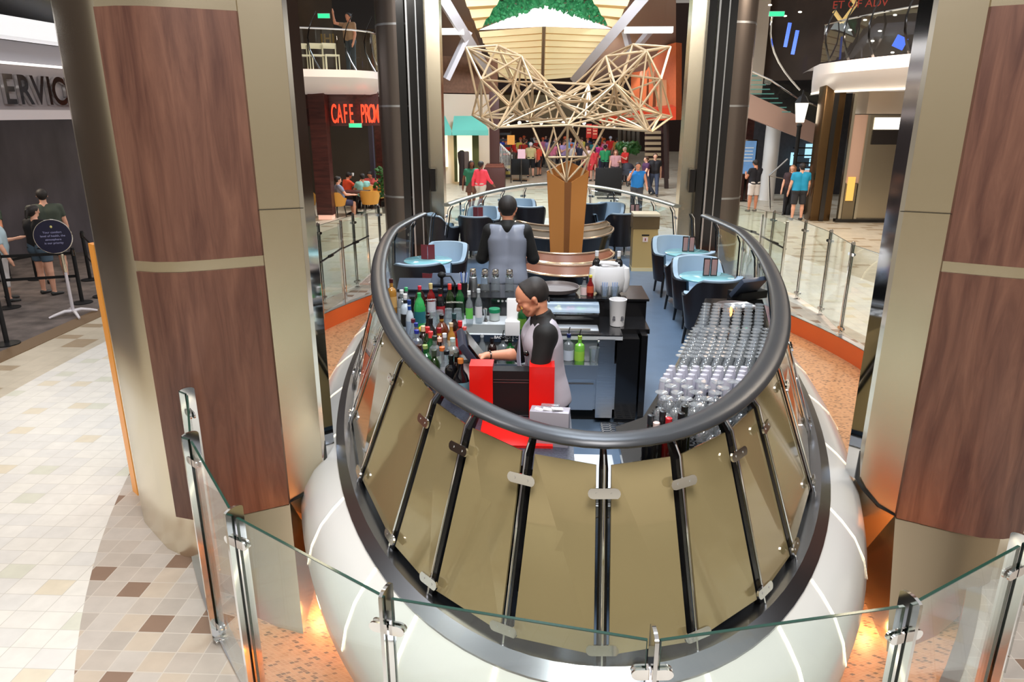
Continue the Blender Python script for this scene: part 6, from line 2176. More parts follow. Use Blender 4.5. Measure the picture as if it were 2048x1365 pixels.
# ------------------------------------------------------------------ near end of the bar: till, red and black cabinet, grey box
p = Z(950, 690, 1.72)
t = thing('till_screen', 'dark tilted till touch screen the bartender points at', 'till', (-0.40, 4.24, 1.55), 1.72)
MB().rbox((0, 0.02, 0.25), (0.34, 0.045, 0.30), 0.012, rx=-0.62).build('screen_housing', pm('navy_grey_plastic', srgb(46, 50, 66), 0.35), t)
MB().box((0, -0.012, 0.268), (0.29, 0.006, 0.24), rx=-0.62).build('screen', M['black'], t)
MB().rbox((0, 0.06, 0.10), (0.16, 0.10, 0.20), 0.02, rx=-0.2).build('stand', M['blackmatt'], t)
MB().rbox((0, 0.05, 0.012), (0.28, 0.24, 0.024), 0.008).build('base', M['blackmatt'], t)
t = thing('paper_note', 'white sheet of paper propped below the till', 'paper', (A(934, 735, 4.14).x, 4.12, 1.55))
MB().box((0, 0, 0.12), (0.08, 0.004, 0.22), rx=-0.1).build('sheet', M['paper'], t)
t = thing('menu_cabinet', 'tall red and black upright cabinet at the bar front', 'cabinet', (-0.165, 3.86, 1.53))
for xa, xb, yo in ((-0.245, -0.11, 0.0), (0.10, 0.245, 0.0)):
    MB().box(((xa + xb) / 2, 0.04, 0.13 + 0.02), (xb - xa, 0.12, 0.38)).build('red_box', M['red'], t)
MB().box((-0.005, 0.045, 0.14), (0.21, 0.09, 0.33)).build('black_centre', M['blackmatt'], t)
m = MB()
for z_ in (0.235, 0.252, 0.03, 0.015):
    m.box((-0.005, -0.001, z_), (0.205, 0.003, 0.002))
m.build('groove', M['satin'], t)
t = thing('red_plinth', 'low bright red base under the red and black cabinet', 'plinth', (-0.13, 3.62, 1.55))
MB().box((0, 0, 0.0), (0.40, 0.34, 0.03)).build('slab', M['red'], t)
for i, (x_, y_, r_) in enumerate(((1046, 735, 0.022), (1023, 739, 0.012))):
    p = A(x_, y_, 3.97)
    t = tag(MB().lathe([(r_ * .8, 0), (r_, 0.0), (r_, p.z - 1.55), (r_ * 0.7, p.z - 1.55 + 0.003)], n=12).build('steel_tube', M['chrome']), ['round steel lidded tube behind the black panel', 'small steel knob behind the black panel'][i], 'tube')
    t.location = (p.x, 3.99, 1.55)
t = thing('receipt_printer', 'pale grey metal box with paper slips leaning by the red cabinet', 'box', (A(1098, 860, 3.52).x, 3.50, 1.55), -0.12)
MB().rbox((0, 0.03, 0.08), (0.21, 0.10, 0.22), 0.004, rx=-0.06).build('casing', pm('pale_grey_metal', srgb(176, 172, 184), 0.35, 0.3), t)
for k in range(3):
    MB().box((-0.05 + k * 0.045, 0.02, 0.19 + 0.006 * k), (0.06, 0.03, 0.006), rz=0.3 * k - .2, ry=0.15).build('paper_slip', M['paper'], t)
MB().rbox((0.0, 0.05, 0.20), (0.1, 0.03, 0.025), 0.006).build('clear_clip', M['bclear'], t)

# wine bottles at the right front
for x_, y_, h_, body, cp, lab in ((1302, 830, .31, 'black', (34, 38, 44), 'leftmost dark wine bottle with a black cap at the rail'),
                                  (1313, 845, .28, 'black', (222, 196, 190), 'wine bottle with a pale pink ringed cap at the rail'),
                                  (1326, 822, .33, 'black', (30, 28, 32), 'tall black wine bottle left of the red capped one'),
                                  (1338, 836, .30, 'red', (190, 30, 40), 'wine bottle with a dark red cap at the rail'),
                                  (1363, 826, .33, 'black', (22, 20, 22), 'tall black wine bottle right of the red capped one'),
                                  (1370, 812, .34, 'olive', (26, 28, 24), 'rearmost tall olive black wine bottle at the rail')):
    p = Z(x_, y_, 1.50 + h_)
    bottle(lab, (p.x, p.y, 1.50), h_, 'wine', body, cp, None, None, None, group='wine bottles at the right of the rail')


# ------------------------------------------------------------------ racks of glasses
def glass_proto(kind):
    t = thing({'wine': 'wine_glass', 'flute': 'champagne_flute', 'tumbler': 'tumbler'}[kind], '', 'glass', (0, 0, 0))
    if kind == 'wine':     # upturned
        MB().lathe([(0.030, 0), (0.037, 0.03), (0.034, 0.06), (0.018, 0.085), (0.004, 0.09)], n=14, caps=False).build('bowl', M['glass2'], t)
        MB().lathe([(0.004, 0.09), (0.0035, 0.16), (0.006, 0.166), (0.034, 0.172), (0.034, 0.175), (0, 0.176)], n=14).build('stem', M['glass2'], t)
    elif kind == 'flute':
        MB().lathe([(0.026, 0), (0.031, 0.05), (0.030, 0.10), (0.022, 0.145), (0.0, 0.152)], n=14).build('bowl', M['frost'], t)
    else:
        MB().lathe([(0.036, 0), (0.031, 0.02), (0.028, 0.11), (0.026, 0.115), (0.0, 0.112)], n=14).build('body', M['glass2'], t)
        MB().lathe([(0.036, 0.115), (0.036, 0.119), (0, 0.119)], n=14).build('rim_disc', M['glass2'], t)
    return t


P_ = {k: glass_proto(k) for k in ('wine', 'flute', 'tumbler')}
first = {k: True for k in P_}
ROWL = {'wine': 'clear upturned stemmed glass in the sparse front rows of the right counter', 'flute': 'frosted grey upturned flute in the middle of the right counter', 'tumbler': 'clear upturned glass in the packed rear rows of the right counter'}


def put(kind, x, y, z=1.515, sc=1.0, lab=None):
    if first[kind]:
        first[kind] = False
        P_[kind].location = (x, y, z)
        P_[kind].scale = (sc,) * 3
        P_[kind]['label'] = lab
        P_[kind]['group'] = {'wine': 'stemmed glasses', 'flute': 'frosted flutes', 'tumbler': 'packed glasses'}[kind] + ' on the right counter'
        return
    dup(P_[kind], (x, y, z), random.uniform(0, 6), scale=sc, label=lab)


inn = lambda y: np.interp(y, [3.3, 4.0, 4.78, 5.6, 6.4], [0.52, 0.68, 0.98, 1.27, 1.50])
outr = lambda y: sup(RIM[0] - .15, RIM[1] - .16, RIM[2], th_at(y)).x
def fill(kind, y, yend, dy, dx, x0, sc, words, skip=None, group=None):
    """one block of glasses; the label counts rows from the front and glasses from the aisle"""
    global first
    row = 0
    root = None
    while y < yend:
        x = inn(y) + x0 + (0.05 if (kind == 'wine' and group is None and row % 2) else 0)
        c = 0
        while x < outr(y) + 0.02:
            if not (skip and skip(x, y)):
                lab = '%s, %s row from the front, %s from the aisle' % (words, ORD[row], ORD[c])
                jx, jy = (random.uniform(-.01, .01), random.uniform(-.01, .01)) if group is None and kind == 'wine' else (0, 0)
                if group:
                    o = dup(P_[kind], (x, y, 1.515), random.uniform(0, 6), label=lab, group=group, scale=sc)
                else:
                    put(kind, x + jx, y + jy, sc=sc, lab=lab)
                c += 1
            x += dx
        y += dy
        row += 1


fill('wine', 3.52, 4.16, 0.092, 0.105, 0.04, 1.12, 'upturned stemmed glass near the wine bottles', lambda x, y: y < 3.75 and x < 0.86)
fill('flute', 4.25, 4.56, 0.078, 0.078, 0.0, 1.0, 'frosted grey upturned flute')
fill('wine', 4.64, 5.34, 0.082, 0.076, 0.02, 0.95, 'upturned stemmed glass behind the flutes', None, 'packed stemmed glasses on the right counter')
fill('tumbler', 5.40, 6.22, 0.10, 0.092, 0.02, 1.05, 'upturned glass in the rear block')
t = tag(MB().sphere((0, 0, 0), 0.03, 6, (0.5, 0.5, 1.6)).build('table_candle', pm('candle_flame', (1, .4, .1), 0.4, emis=(1, 0.4, 0.12), es=3)), 'small orange glow of a candle among the rear glasses', 'candle')
t.location = (1.63, 6.02, 1.62)
# tray with paper at the right end
t = thing('serving_tray', 'round brown tray holding white papers at the end of the glasses', 'tray', (1.80, 6.50, 1.52))
MB().lathe([(0, 0.01), (0.16, 0.01), (0.175, 0.03), (0.182, 0.03), (0.165, 0.0), (0, 0.0)], n=32).build('dish', bpy.data.materials['grey_brown_tray'], t)
MB().box((0.04, 0.0, 0.03), (0.22, 0.16, 0.012), rz=0.25, ry=-0.03).build('papers', M['paper'], t)
t = thing('till_display', 'slanted dark grey till back behind the round tray', 'till', (2.0, 6.86, 1.50), 0.5)
MB().rbox((0, 0, 0.14), (0.30, 0.05, 0.24), 0.01, rx=0.7).build('housing', bpy.data.materials['slate_plastic'], t)
MB().rbox((0.1, 0.1, 0.04), (0.34, 0.2, 0.08), 0.01).build('base', M['blackmatt'], t)

# ------------------------------------------------------------------ tree sculpture and its pillar
px0, py0 = 0.355, 10.6
t = thing('copper_pillar', 'tapering copper coloured pillar under the wire tree', 'pillar', (px0, py0, DZ))


def plan(s_, zf, zs, zb):
    return [(-s_, 0, zs), (-0.05 * s_ / .3, -s_ * 0.62, zf), (0.05 * s_ / .3, -s_ * 0.62, zf), (s_, 0, zs), (0, s_ * 0.62, zb)]


lo = plan(0.205, 0, 0, 0)
hi = plan(0.305, 1.56, 1.70, 1.84)
for n_, i, j in (('left_face', 0, 1), ('front_edge', 1, 2), ('right_face', 2, 3), ('back_face_right', 3, 4), ('back_face_left', 4, 0)):
    a_, b2, c_, d_ = Vector(lo[i]), Vector(lo[j]), Vector(hi[j]), Vector(hi[i])
    nrm = (b2 - a_).cross(d_ - a_).normalized()
    MB().slab([a_, b2, c_, d_], -nrm * 0.012).build(n_ if 'front' not in n_ else 'front_edge', M['copper'] if n_ != 'front_edge' else pm('bronze_edge', srgb(150, 96, 56), 0.35, 0.3), t, smooth=False)
t = thing('wire_tree', 'sculpture of pale gold rods branching like a tree above the pillar', 'sculpture', (px0, py0, 2.3))
ND = {}
for n_, x_, y_, d in (('a', 245, 325, 0), ('b', 460, 310, .3), ('c', 625, 385, .2), ('d', 350, 545, -.3), ('e', 350, 800, 0), ('f', 770, 560, .2), ('g', 700, 570, -.5), ('h', 540, 725, -.1), ('i', 465, 870, -.5), ('j', 440, 885, -.2), ('k', 290, 785, .3), ('l', 940, 855, -.6), ('m', 900, 655, .5), ('n', 860, 690, -.3), ('o', 1085, 580, .1), ('p', 1260, 572, -.5), ('q', 1430, 742, -.3), ('r', 1480, 890, -.5), ('s', 1510, 900, -.2), ('t', 1650, 797, .3), ('u', 1575, 540, -.3), ('v', 1575, 780, 0), ('w', 1640, 320, 0), ('x', 1480, 350, -.2), ('y', 1385, 303, .3), ('z', 1200, 385, .3), ('A', 1060, 572, .5), ('B', 790, 1075, -.05), ('C', 1085, 1070, -.05), ('D', 930, 1240, -.1), ('E', 860, 1130, .35), ('F', 680, 820, .1), ('G', 1190, 870, .1), ('H', 590, 780, .4), ('I', 1300, 800, .4), ('J', 1255, 660, .2), ('K', 700, 800, .5), ('L', 1060, 800, -.45), ('M', 1320, 510, .1), ('N', 560, 560, .4), ('O', 930, 700, .4), ('P', 1090, 690, -.2)):
    ND[n_] = A(860 + x_ / 3.4115, y_ / 3.4115, py0 + d) - Vector((px0, py0, 2.3))
ED = 'ab ad bc ac cd bd cf bf af ae de dh eh dk ki kj ij ih ie hg gi gf gn fn fl fA nl il nl mo mA Ao oP Pn Lo Lr Lq lr lq pq pr qr qI rs st sv tv uv uw xw yw xy yz xu xv uq zA yA yz wz zo zp po pL pJ Jq JM Mx Mu My zM qv vI rI Ip GI GC lC lD lB BD CD BC BE CE DE BF FK Kl KH Hi Hk HN Na Nb Nc Nf Nd NK Fh Fg FN OA OL Om OK nK gK LG Gp GJ Jo PJ lG lF kF tG tI vG uJ yM aH bK cg ch xz xM wM fD oD iL rn nC mB eK'.split()
ks = list(ND)
cand = []
for a1 in range(len(ks)):
    for b1 in range(a1 + 1, len(ks)):
        e1 = ks[a1] + ks[b1]
        if e1 in ED or e1[::-1] in ED:
            continue
        dd = (ND[ks[a1]] - ND[ks[b1]]).length
        if 0.35 < dd < 0.95 and ks[a1] not in 'BCDEw' and ks[b1] not in 'BCDEwkt':
            cand.append((dd, e1))
random.Random(4).shuffle(cand)
ED = ED[:100]
extra = ('zM qv vI rI Ip GI GC lC lD lB BD CD BC BE CE DE BF FK Kl KH Hi Hk HN Na Nb Nc Nf Nd NK Fh Fg FN OA OL Om OK nK gK LG Gp GJ Jo PJ lG lF kF tG tI vG uJ yM aH bK cg ch xz xM wM fD oD iL rn nC mB eK'.split()) + [e1 for _, e1 in cand[:70]]
extra = [e1 for e1 in extra if e1 not in ED]
for e_ in ED:
    MB().tube([ND[e_[0]], ND[e_[1]]], 0.0165, 6).build('rod', M['rod'], t)
m = MB()
for e_ in extra:
    m.tube([ND[e_[0]], ND[e_[1]]], 0.0135, 6)
tag(m.build('inner_rods', M['rod'], t), None, None, kind='stuff')
for e_ in (('D', (0, -0.16, -0.72)), ('B', (-0.22, 0, -0.55)), ('C', (0.22, 0, -0.55))):
    MB().tube([ND[e_[0]], ND[e_[0]] + (Vector((px0, py0 + e_[1][1], DZ + 1.1)) - Vector((px0, py0, 2.3)) - ND[e_[0]]) * 0.6], 0.0165, 6).build('rod', M['rod'], t)


# ------------------------------------------------------------------ seats and tables on the platform
def chair_meshes(outer, inner, legm, back=0.80, arm=0.60, w_=0.29):
    def shell(off, thick, z0, over):
        rows_o, rows_i = [], []
        n = 28
        lo_, hi_, hi2, lo2 = [], [], [], []
        for k in range(n + 1):
            u = k / n
            a = math.radians(-138 + 276 * u)
            s_ = abs(a) / math.radians(138)
            zt = back if s_ < 0.42 else back + (arm - back) * (0.5 - 0.5 * math.cos(PI * min(1, (s_ - 0.42) / 0.35)))
            zt += over
            r = w_ + off
            x, y = math.sin(a) * r, -math.cos(a) * r
            fx = 1.06
            x2, y2 = math.sin(a) * (r - thick), -math.cos(a) * (r - thick)
            lo_.append((x * 0.86, y * 0.86, z0))
            hi_.append((x * fx, y * fx, zt))
            hi2.append((x2 * fx, y2 * fx, zt))
            lo2.append((x2 * 0.86, y2 * 0.86, z0))
        return MB().strip([lo2, lo_, hi_, hi2, lo2])
    return shell


CH = {}


def tub_chair(label, x, y, rz, kind='bar', group=None, z=DZ):
    """tub chair; local -Y is its back"""
    if kind not in CH:
        if kind == 'bar':
            o_, i_, l_ = M['leather_black'], M['leather_blue'], M['black']
        else:
            o_, i_, l_ = M['yellow'], M['yellow'], M['black']
        root = thing('tub_chair', label, 'chair', (x, y, z), rz, group)
        sh = chair_meshes(o_, i_, l_)
        sh(0.02, 0.02, 0.22 if kind == 'bar' else 0.38, -0.005).build('outer_shell', o_, root)
        sh(0.0, 0.055, 0.40, 0.012).build('inner_shell', i_, root)
        MB().lathe([(0.0, 0.36), (0.24, 0.36), (0.26, 0.39), (0.26, 0.43), (0.22, 0.46), (0, 0.465)], n=24).build('seat', i_, root)
        for sx in (-1, 1):
            for sy in (-1, 1):
                MB().tube([(sx * 0.17, sy * 0.17, 0.36), (sx * 0.20, sy * 0.20, 0)], [0.024, 0.015], 6).build('leg', l_, root)
        CH[kind] = root
        return root
    return dup(CH[kind], (x, y, z), rz, label, group)


def round_table(label, x, y, z=DZ, h=0.70, r=0.31, top=None, group=None):
    t = thing('round_table', label, 'table', (x, y, z), 0, group)
    MB().lathe([(0, h - 0.02), (r - 0.005, h - 0.02), (r, h - 0.012), (r, h - 0.004), (r - 0.005, h), (0, h)], n=40).build('tabletop', top or M['tabletop'], t)
    MB().cyl((0, 0, 0.02), (0, 0, h - 0.02), 0.03, 12).build('stem', M['satin'], t)
    MB().lathe([(0.22, 0), (0.22, 0.012), (0.04, 0.03)], n=28).build('base', M['satin'], t)
    return t


M['tabletop'] = pm('teal_frosted_tabletop', srgb(134, 196, 206), 0.12, 0, 0.3)


def menu(label, x, y, z, rz=0.0, red=True):
    t = thing('menu_card', label, 'menu', (x, y, z), rz, 'folded menus standing on the lounge tables')
    if red:
        MB().box((-0.045, 0, 0.10), (0.09, 0.004, 0.19), rz=-0.3).box((0.045, 0, 0.10), (0.09, 0.004, 0.19), rz=0.3).build('leaf', C(srgb(104, 30, 38), 0.5), t)
    else:
        for s_ in (-1, 1):
            MB().rbox((s_ * 0.042, 0, 0.11), (0.08, 0.012, 0.21), 0.005).build('frame', M['black'], t)
            MB().rbox((s_ * 0.042, -0.008, 0.11), (0.058, 0.006, 0.18), 0.002).build('page', C(srgb(160, 120, 116), 0.5), t)
    return t


gC = 'pale blue tub chairs on the bar platform'
R1, R2, L1, L2 = Z(1376, 505, 1.45), Z(1422, 553, 1.45), Z(856, 520, 1.45), Z(840, 575, 1.45)
FR, FL = Z(1225, 432, 1.45), Z(945, 437, 1.45)
round_table('round teal glass table at the right, nearer the glasses', R2.x - 0.05, R2.y)
round_table('round teal glass table at the right, farther from the glasses', R1.x, R1.y)
round_table('round teal glass table at the left, beside the red menu', L1.x, L1.y)
round_table('round teal glass table at the far right of the pillar', FR.x + 0.25, FR.y)
round_table('round teal glass table at the far left behind the waiter', FL.x, FL.y)
menu('two page menu on the nearer right table', R2.x - 0.02, R2.y - 0.02, 1.452, 0, False)
menu('two page menu on the farther right table', R1.x, R1.y, 1.452, 0, False)
menu('dark red folded menu on the left table', L1.x, L1.y, 1.452)
menu('dark red folded menu on the far left table', FL.x + 0.1, FL.y, 1.452)
menu('small pale menu on the far right table', FR.x + 0.4, FR.y, 1.452, 0, False)
menu('dark red folded menu just above the black till panel', A(850, 560, 7.2).x, 7.55, 1.40)
round_table('round table mostly hidden behind the black till panel', A(850, 560, 7.2).x, 7.55, h=0.65, r=0.28)
tub_chair('black backed tub chair nearest the glass racks, seat facing away', R2.x - 0.08, R2.y - 0.46, 0.45, group=gC)
tub_chair('pale blue tub chair behind the nearer right table', R2.x - 0.06, R2.y + 0.42, PI + 0.1, group=gC)
tub_chair('black backed tub chair in front of the farther right table', R1.x - 0.06, R1.y - 0.46, 0.45, group=gC)
tub_chair('pale blue tub chair behind the farther right table', R1.x - 0.1, R1.y + 0.48, PI + 0.1, group=gC)
tub_chair('black backed tub chair in front of the left table', L1.x - 0.02, L1.y - 0.60, 0.1, group=gC)
tub_chair('pale blue tub chair behind the left table', L1.x + 0.15, L1.y + 0.5, PI - 0.3, group=gC)
tub_chair('black backed tub chair left of the standing waiter', A(955, 500, 12.6).x, 12.5, -0.25, group=gC)
tub_chair('pale blue tub chair beyond the far left table', FL.x + 0.15, FL.y + 0.65, PI, group=gC)
tub_chair('dark tub chair just left of the copper pillar, far end', A(1058, 450, 14).x, 13.9, 0.1, group=gC)
tub_chair('pale blue tub chair at the far rail left of the pillar', A(1042, 425, 15).x, 14.75, PI, group=gC)
tub_chair('dark tub chair right of the pillar, far end', A(1240, 470, 13).x, 13.0, 0.35, group=gC)
tub_chair('pale blue tub chair beyond the far right table', A(1218, 440, 14).x, 14.2, PI - 0.4, group=gC)
tub_chair('dark tub chair partly hidden behind the pillar top right', A(1180, 440, 14.6).x, 14.5, 0.3, group=gC)
tub_chair('tub chair seen through the glass left of the gate', A(885, 470, 12.4).x, 12.6, -1.2, group=gC)


def bench(label, yc, hw, sag, z1, fin, group):
    """canoe shaped curved bench: rounded ends sweep away from the camera, the far side is higher"""
    t = thing('curved_bench', label, 'bench', (X0 + 0.03, yc, DZ), 0, group)
    n = 40
    near_, far_, bot_, und = [], [], [], []
    for k in range(n + 1):
        u = -1 + 2 * k / n
        c = Vector((hw * math.sin(u * PI / 2 * 0.98), sag * u * u, z1 + 0.04 * u * u))
        wd = 0.24 * math.sqrt(max(0, 1 - abs(u) ** 3)) + 0.015
        d = Vector((-0.5 * u, 1, 0)).normalized()
        near_.append(c)
        far_.append(c + d * wd + Vector((0, 0, 0.075 * math.sqrt(max(0, 1 - u ** 4)))))
        bot_.append(c + d * wd * 0.55 - Vector((0, 0, 0.16 * (1 - u * u) + 0.01)))
        und.append(Vector((c.x * 0.85, c.y * 0.9 + 0.1, 0.06)))
    up_ = Vector((0, 0.012, 0))
    MB().strip([und, near_]).strip([[p + up_ for p in near_], [p + up_ for p in und]]).build('outer_shell', M['black'], t)
    MB().strip([[p + Vector((0, 0.012, -0.005)) for p in near_], bot_, [p.lerp(q, 0.5) + Vector((0, -0.01, 0.0)) for p, q in zip(bot_, far_)], far_]).build('upholstery', fin, t)
    MB().tube(near_ + far_[::-1], 0.017, 6, True).build('rim_trim', M['goldtrim'], t)
    MB().strip([[p + Vector((0, 0.03, 0)) for p in far_], [Vector((p.x * .85, p.y, 0.06)) for p in far_]]).build('back_shell', M['black'], t)
    return t


gb = 'curved benches round the pillar'
taupe = pm('taupe_leather', srgb(128, 116, 100), 0.4)
bench('farthest curved bench with taupe lining behind the pillar', 11.75, 0.84, 0.85, 0.62, taupe, gb)
bench('second farthest curved bench with taupe lining behind the pillar', 11.15, 0.86, 0.95, 0.62, taupe, gb)
bench('second nearest curved copper bench in front of the pillar', 9.25, 0.66, 0.60, 0.62, M['leather_copper'], gb)
bench('nearest curved copper bench behind the station', 8.5, 0.66, 0.60, 0.62, M['leather_copper'], gb)
# host cabinet
p = Z(1287, 543, DZ)
t = thing('host_cabinet', 'tall pale gold waste cabinet with a slot and a small pink sign', 'cabinet', (p.x, p.y + 0.15, DZ))
MB().box((0, 0, 0.35), (0.40, 0.30, 0.70)).build('body', M['gold'], t)
MB().box((0, 0, 0.03), (0.41, 0.31, 0.06)).build('base', C(srgb(222, 206, 160), 0.4), t)
MB().box((0, 0.0, 0.80), (0.43, 0.32, 0.20), rx=0.0).build('dark_band', C(srgb(120, 100, 70), 0.35, 0.3), t)
MB().rbox((0, 0.0, 0.925), (0.43, 0.36, 0.05), 0.01).build('top', C(srgb(214, 204, 178), 0.35), t)
MB().rbox((0, -0.153, 0.60), (0.12, 0.006, 0.022), 0.002).build('slot', M['blackmatt'], t)
MB().box((0.0, -0.153, 0.53), (0.085, 0.004, 0.08)).build('sign', C(srgb(236, 214, 206), 0.5), t)
MB().box((0.0, -0.157, 0.53), (0.018, 0.003, 0.04)).build('pictogram', C(srgb(150, 50, 60), 0.5), t)
# left deck till stand behind bottle row
# cafe furniture on the left (yellow tub chairs)
yz = 0.0
gy = 'mustard tub chairs of the cafe'
for x_, y_, rz, lab in ((612, 436, 0.1, 'mustard tub chair left of the cafe pillar'), (672, 436, -0.5, 'mustard tub chair half hidden behind the cafe pillar'), (739, 432, 0.1, 'mustard tub chair nearest the glass at the cafe table'), (727, 420, 0.5, 'mustard tub chair of the person in turquoise'), (753, 418, 2.8, 'mustard tub chair beside the cafe plant'), (160, 470, 0.6, 'mustard chair in the dim corner behind the queue')):
    q = Z(x_, y_, 0)
    tub_chair(lab, q.x, q.y + 0.2, rz, 'cafe', gy, 0.0)
t = thing('cafe_table', 'dark square cafe table between the mustard chairs', 'table', (Z(712, 428, 0).x, Z(712, 428, 0).y, 0))
MB().rbox((0, 0, 0.74), (0.9, 0.8, 0.04), 0.01).build('tabletop', M['darkwood'], t)
MB().box((0, 0, 0.36), (0.1, 0.1, 0.72)).box((0, 0, 0.02), (0.5, 0.5, 0.04)).build('pedestal', M['blackmatt'], t)
t = tag(MB().lathe([(0.03, 0), (0.04, 0.1), (0.036, 0.1), (0, 0.01)], n=10).build('cup', M['paper']), 'white cup raised at the cafe table', 'cup')
t.location = A(706, 352, Z(694, 418, 0).y - 0.4)
t = thing('potted_plant', 'tall leafy plant between the cafe and the left column', 'plant', (Z(768, 430, 0).x, Z(768, 430, 0).y + 0.5, 0))
MB().lathe([(0.16, 0), (0.2, 0.4), (0.18, 0.4), (0, 0.36)], n=14).build('pot', M['blackmatt'], t)
m = MB()
for k in range(140):
    a, r_, z_ = random.uniform(0, 6.28), random.uniform(0.05, 0.38), random.uniform(0.45, 1.5)
    m.ico((r_ * math.cos(a), r_ * math.sin(a), z_), random.uniform(0.03, 0.07), 1, 0.5)
m.build('foliage', M['leaf'], t)
MB().cyl((0, 0, 0.3), (0, 0, 1.3), 0.02, 6).build('stem', C(srgb(70, 50, 34), 0.7), t)
# ------------------------------------------------------------------ staff
def staff(label, loc, rz, J, top_c, vest_c, res=0.007, hair='short', hair_m='hair', sleeve=1.5, opts=None, band=False, vcut=True):
    t = thing('person', label, 'person', loc, rz)
    h, up, hp = J['h'], J['up'], J['hp']
    me = body_mesh(J, res, detail=True, hand_opts=opts)
    me.materials.append(M['skin1'])
    link('body', me, t)
    me = shirt_mesh(J, res * 1.2, sleeve, g=0.010, hem=0.50, collar=True)
    me.materials.append(C(top_c, 0.7))
    link('shirt', me, t)
    lo_, hi_ = bounds(J)
    S = Sdf(lo_, hi_, res * 1.2)
    torso(S, J, 0.020, 0.035, False)
    for s_ in (-1, 1):
        S.cone(up(s_ * 0.045, -0.008, 0.80), up(s_ * 0.078, -0.008, 0.808), 0.052 * h, 0.043 * h, 0.03)
        S.cone(up(s_ * 0.046, -0.006, 0.50), up(s_ * 0.042, -0.004, 0.56), 0.058 * h + 0.012, 0.057 * h + 0.012, 0.04)
    S.plane(up(0, 0, 0.505), up(0, 0.0, 0.5) - up(0, 0, 0.8))
    S.plane(up(0, 0, 0.842), up(0, 0, 0.9) - up(0, 0, 0.8))
    if vcut:
        S.cone(up(0, 0.09, 0.86), up(0, 0.115, 0.70), 0.07 * h, 0.012 * h, 0.01, sub=True)
    S.cone(up(0, 0.0, 0.86), up(0, 0.0, 0.83), 0.045 * h, 0.045 * h, 0.01, sub=True)
    for s_ in (-1, 1):
        sh_ = J['shL'] if s_ < 0 else J['shR']
        S.cone(sh_ + V3(s_ * 0.012, 0, -0.02), sh_ + V3(s_ * 0.09, 0, -0.03), 0.043 * h, 0.06 * h, 0.012, sub=True)
    me = S.mesh('vest')
    me.materials.append(vest_c)
    link('vest', me, t)
    me = trousers_mesh(J, res * 1.6, 1.95, g=0.012, waist=0.585)
    me.materials.append(C(srgb(20, 20, 24), 0.8))
    link('trousers', me, t)
    me = hair_mesh(J, res * 0.9, hair)
    me.materials.append(M[hair_m])
    link('hair', me, t)
    me = shoes_mesh(J, res * 1.6)
    me.materials.append(M['black'])
    link('shoes', me, t)
    return t


vestm = pm('lavender_grey_vest', srgb(178, 172, 184), 0.75, bump=0.15, nscale=6)
vestb = pm('slate_satin_vest', srgb(134, 140, 156), 0.4, bump=0.3, nscale=5)
J = skeleton(1.58, lean=7, armL=(12, 8, 62, -12), armR=(26, 6, 70, -18), legL=(3, 2), legR=(-4, 2), nod=20)
tb = staff('bartender in a pale grey vest over black shirt touching the till screen', (0.055, 4.13, DZ), math.radians(97), J, srgb(10, 10, 12), vestm, hair='bald', sleeve=1.12,
           opts={'R': dict(point=True, palm=V3(-0.3, 0, -1), curl=0.4)})
h, hp, up = J['h'], J['hp'], J['up']
# eyes, brows, watch and pocket mark
for s_ in (-1, 1):
    MB().sphere(hp(s_ * 0.018, 0.0575, 0.0588), 0.0032 * h, 8, (1.6, 0.6, 0.3)).build('eyelid_line', M['hair'], tb)
    MB().tube([hp(s_ * 0.009, 0.0612, 0.0745), hp(s_ * 0.019, 0.0580, 0.0785), hp(s_ * 0.031, 0.0490, 0.074)], 0.0016 * h, 6).build('eyebrow', M['hair'], tb)
MB().tube([hp(-0.010, 0.057, 0.0243), hp(0, 0.059, 0.0243), hp(0.010, 0.057, 0.0243)], 0.002 * h, 6).build('lip_line', C(srgb(150, 70, 66), 0.5), tb)
w_, e_ = J['wrR'], J['elR']
d = (w_ - e_) / np.linalg.norm(w_ - e_)
MB().tube([w_ - d * 0.02 + 0.029 * (np.cross(d, V3(0, 0, 1)) * math.cos(a) + np.cross(d, np.cross(d, V3(0, 0, 1))) * math.sin(a)) for a in [k * PI / 8 for k in range(16)]], 0.005, 6, True).build('bracelet', M['black'], tb)
bc = up(-0.088, 0.075, 0.735)
MB().sphere(bc, 0.019, 8, (0.45, 1.0, 0.9)).build('badge', M['darkmetal'], tb)
MB().slab([up(-0.045, 0.088, 0.80), up(-0.012, 0.108, 0.70), up(-0.01, 0.112, 0.50), up(-0.055, 0.105, 0.50), up(-0.06, 0.098, 0.70)], (0, 0.004, 0)).build('apron_panel', pm('pale_lilac_cloth', srgb(196, 200, 226), 0.7), tb)
# collar wings
for s_ in (-1, 1):
    MB().slab([hp(s_ * 0.006, 0.045, -0.012), hp(s_ * 0.04, 0.02, 0.004), hp(s_ * 0.052, 0.03, -0.022), hp(s_ * 0.026, 0.058, -0.045)], (0, 0, 0.004)).build('collar_wing', C(srgb(26, 26, 30), 0.7), tb)

J2 = skeleton(1.72, lean=3, armL=(6, 16, 74, -14), armR=(6, 16, 70, -14), legL=(2, 2), legR=(-3, 2), nod=14)
staff('waiter seen from behind in a slate vest over a black shirt', (-0.345, 7.02, DZ), 0.0, J2, srgb(10, 10, 13), vestb, res=0.009, hair='short', sleeve=1.4, vcut=False)


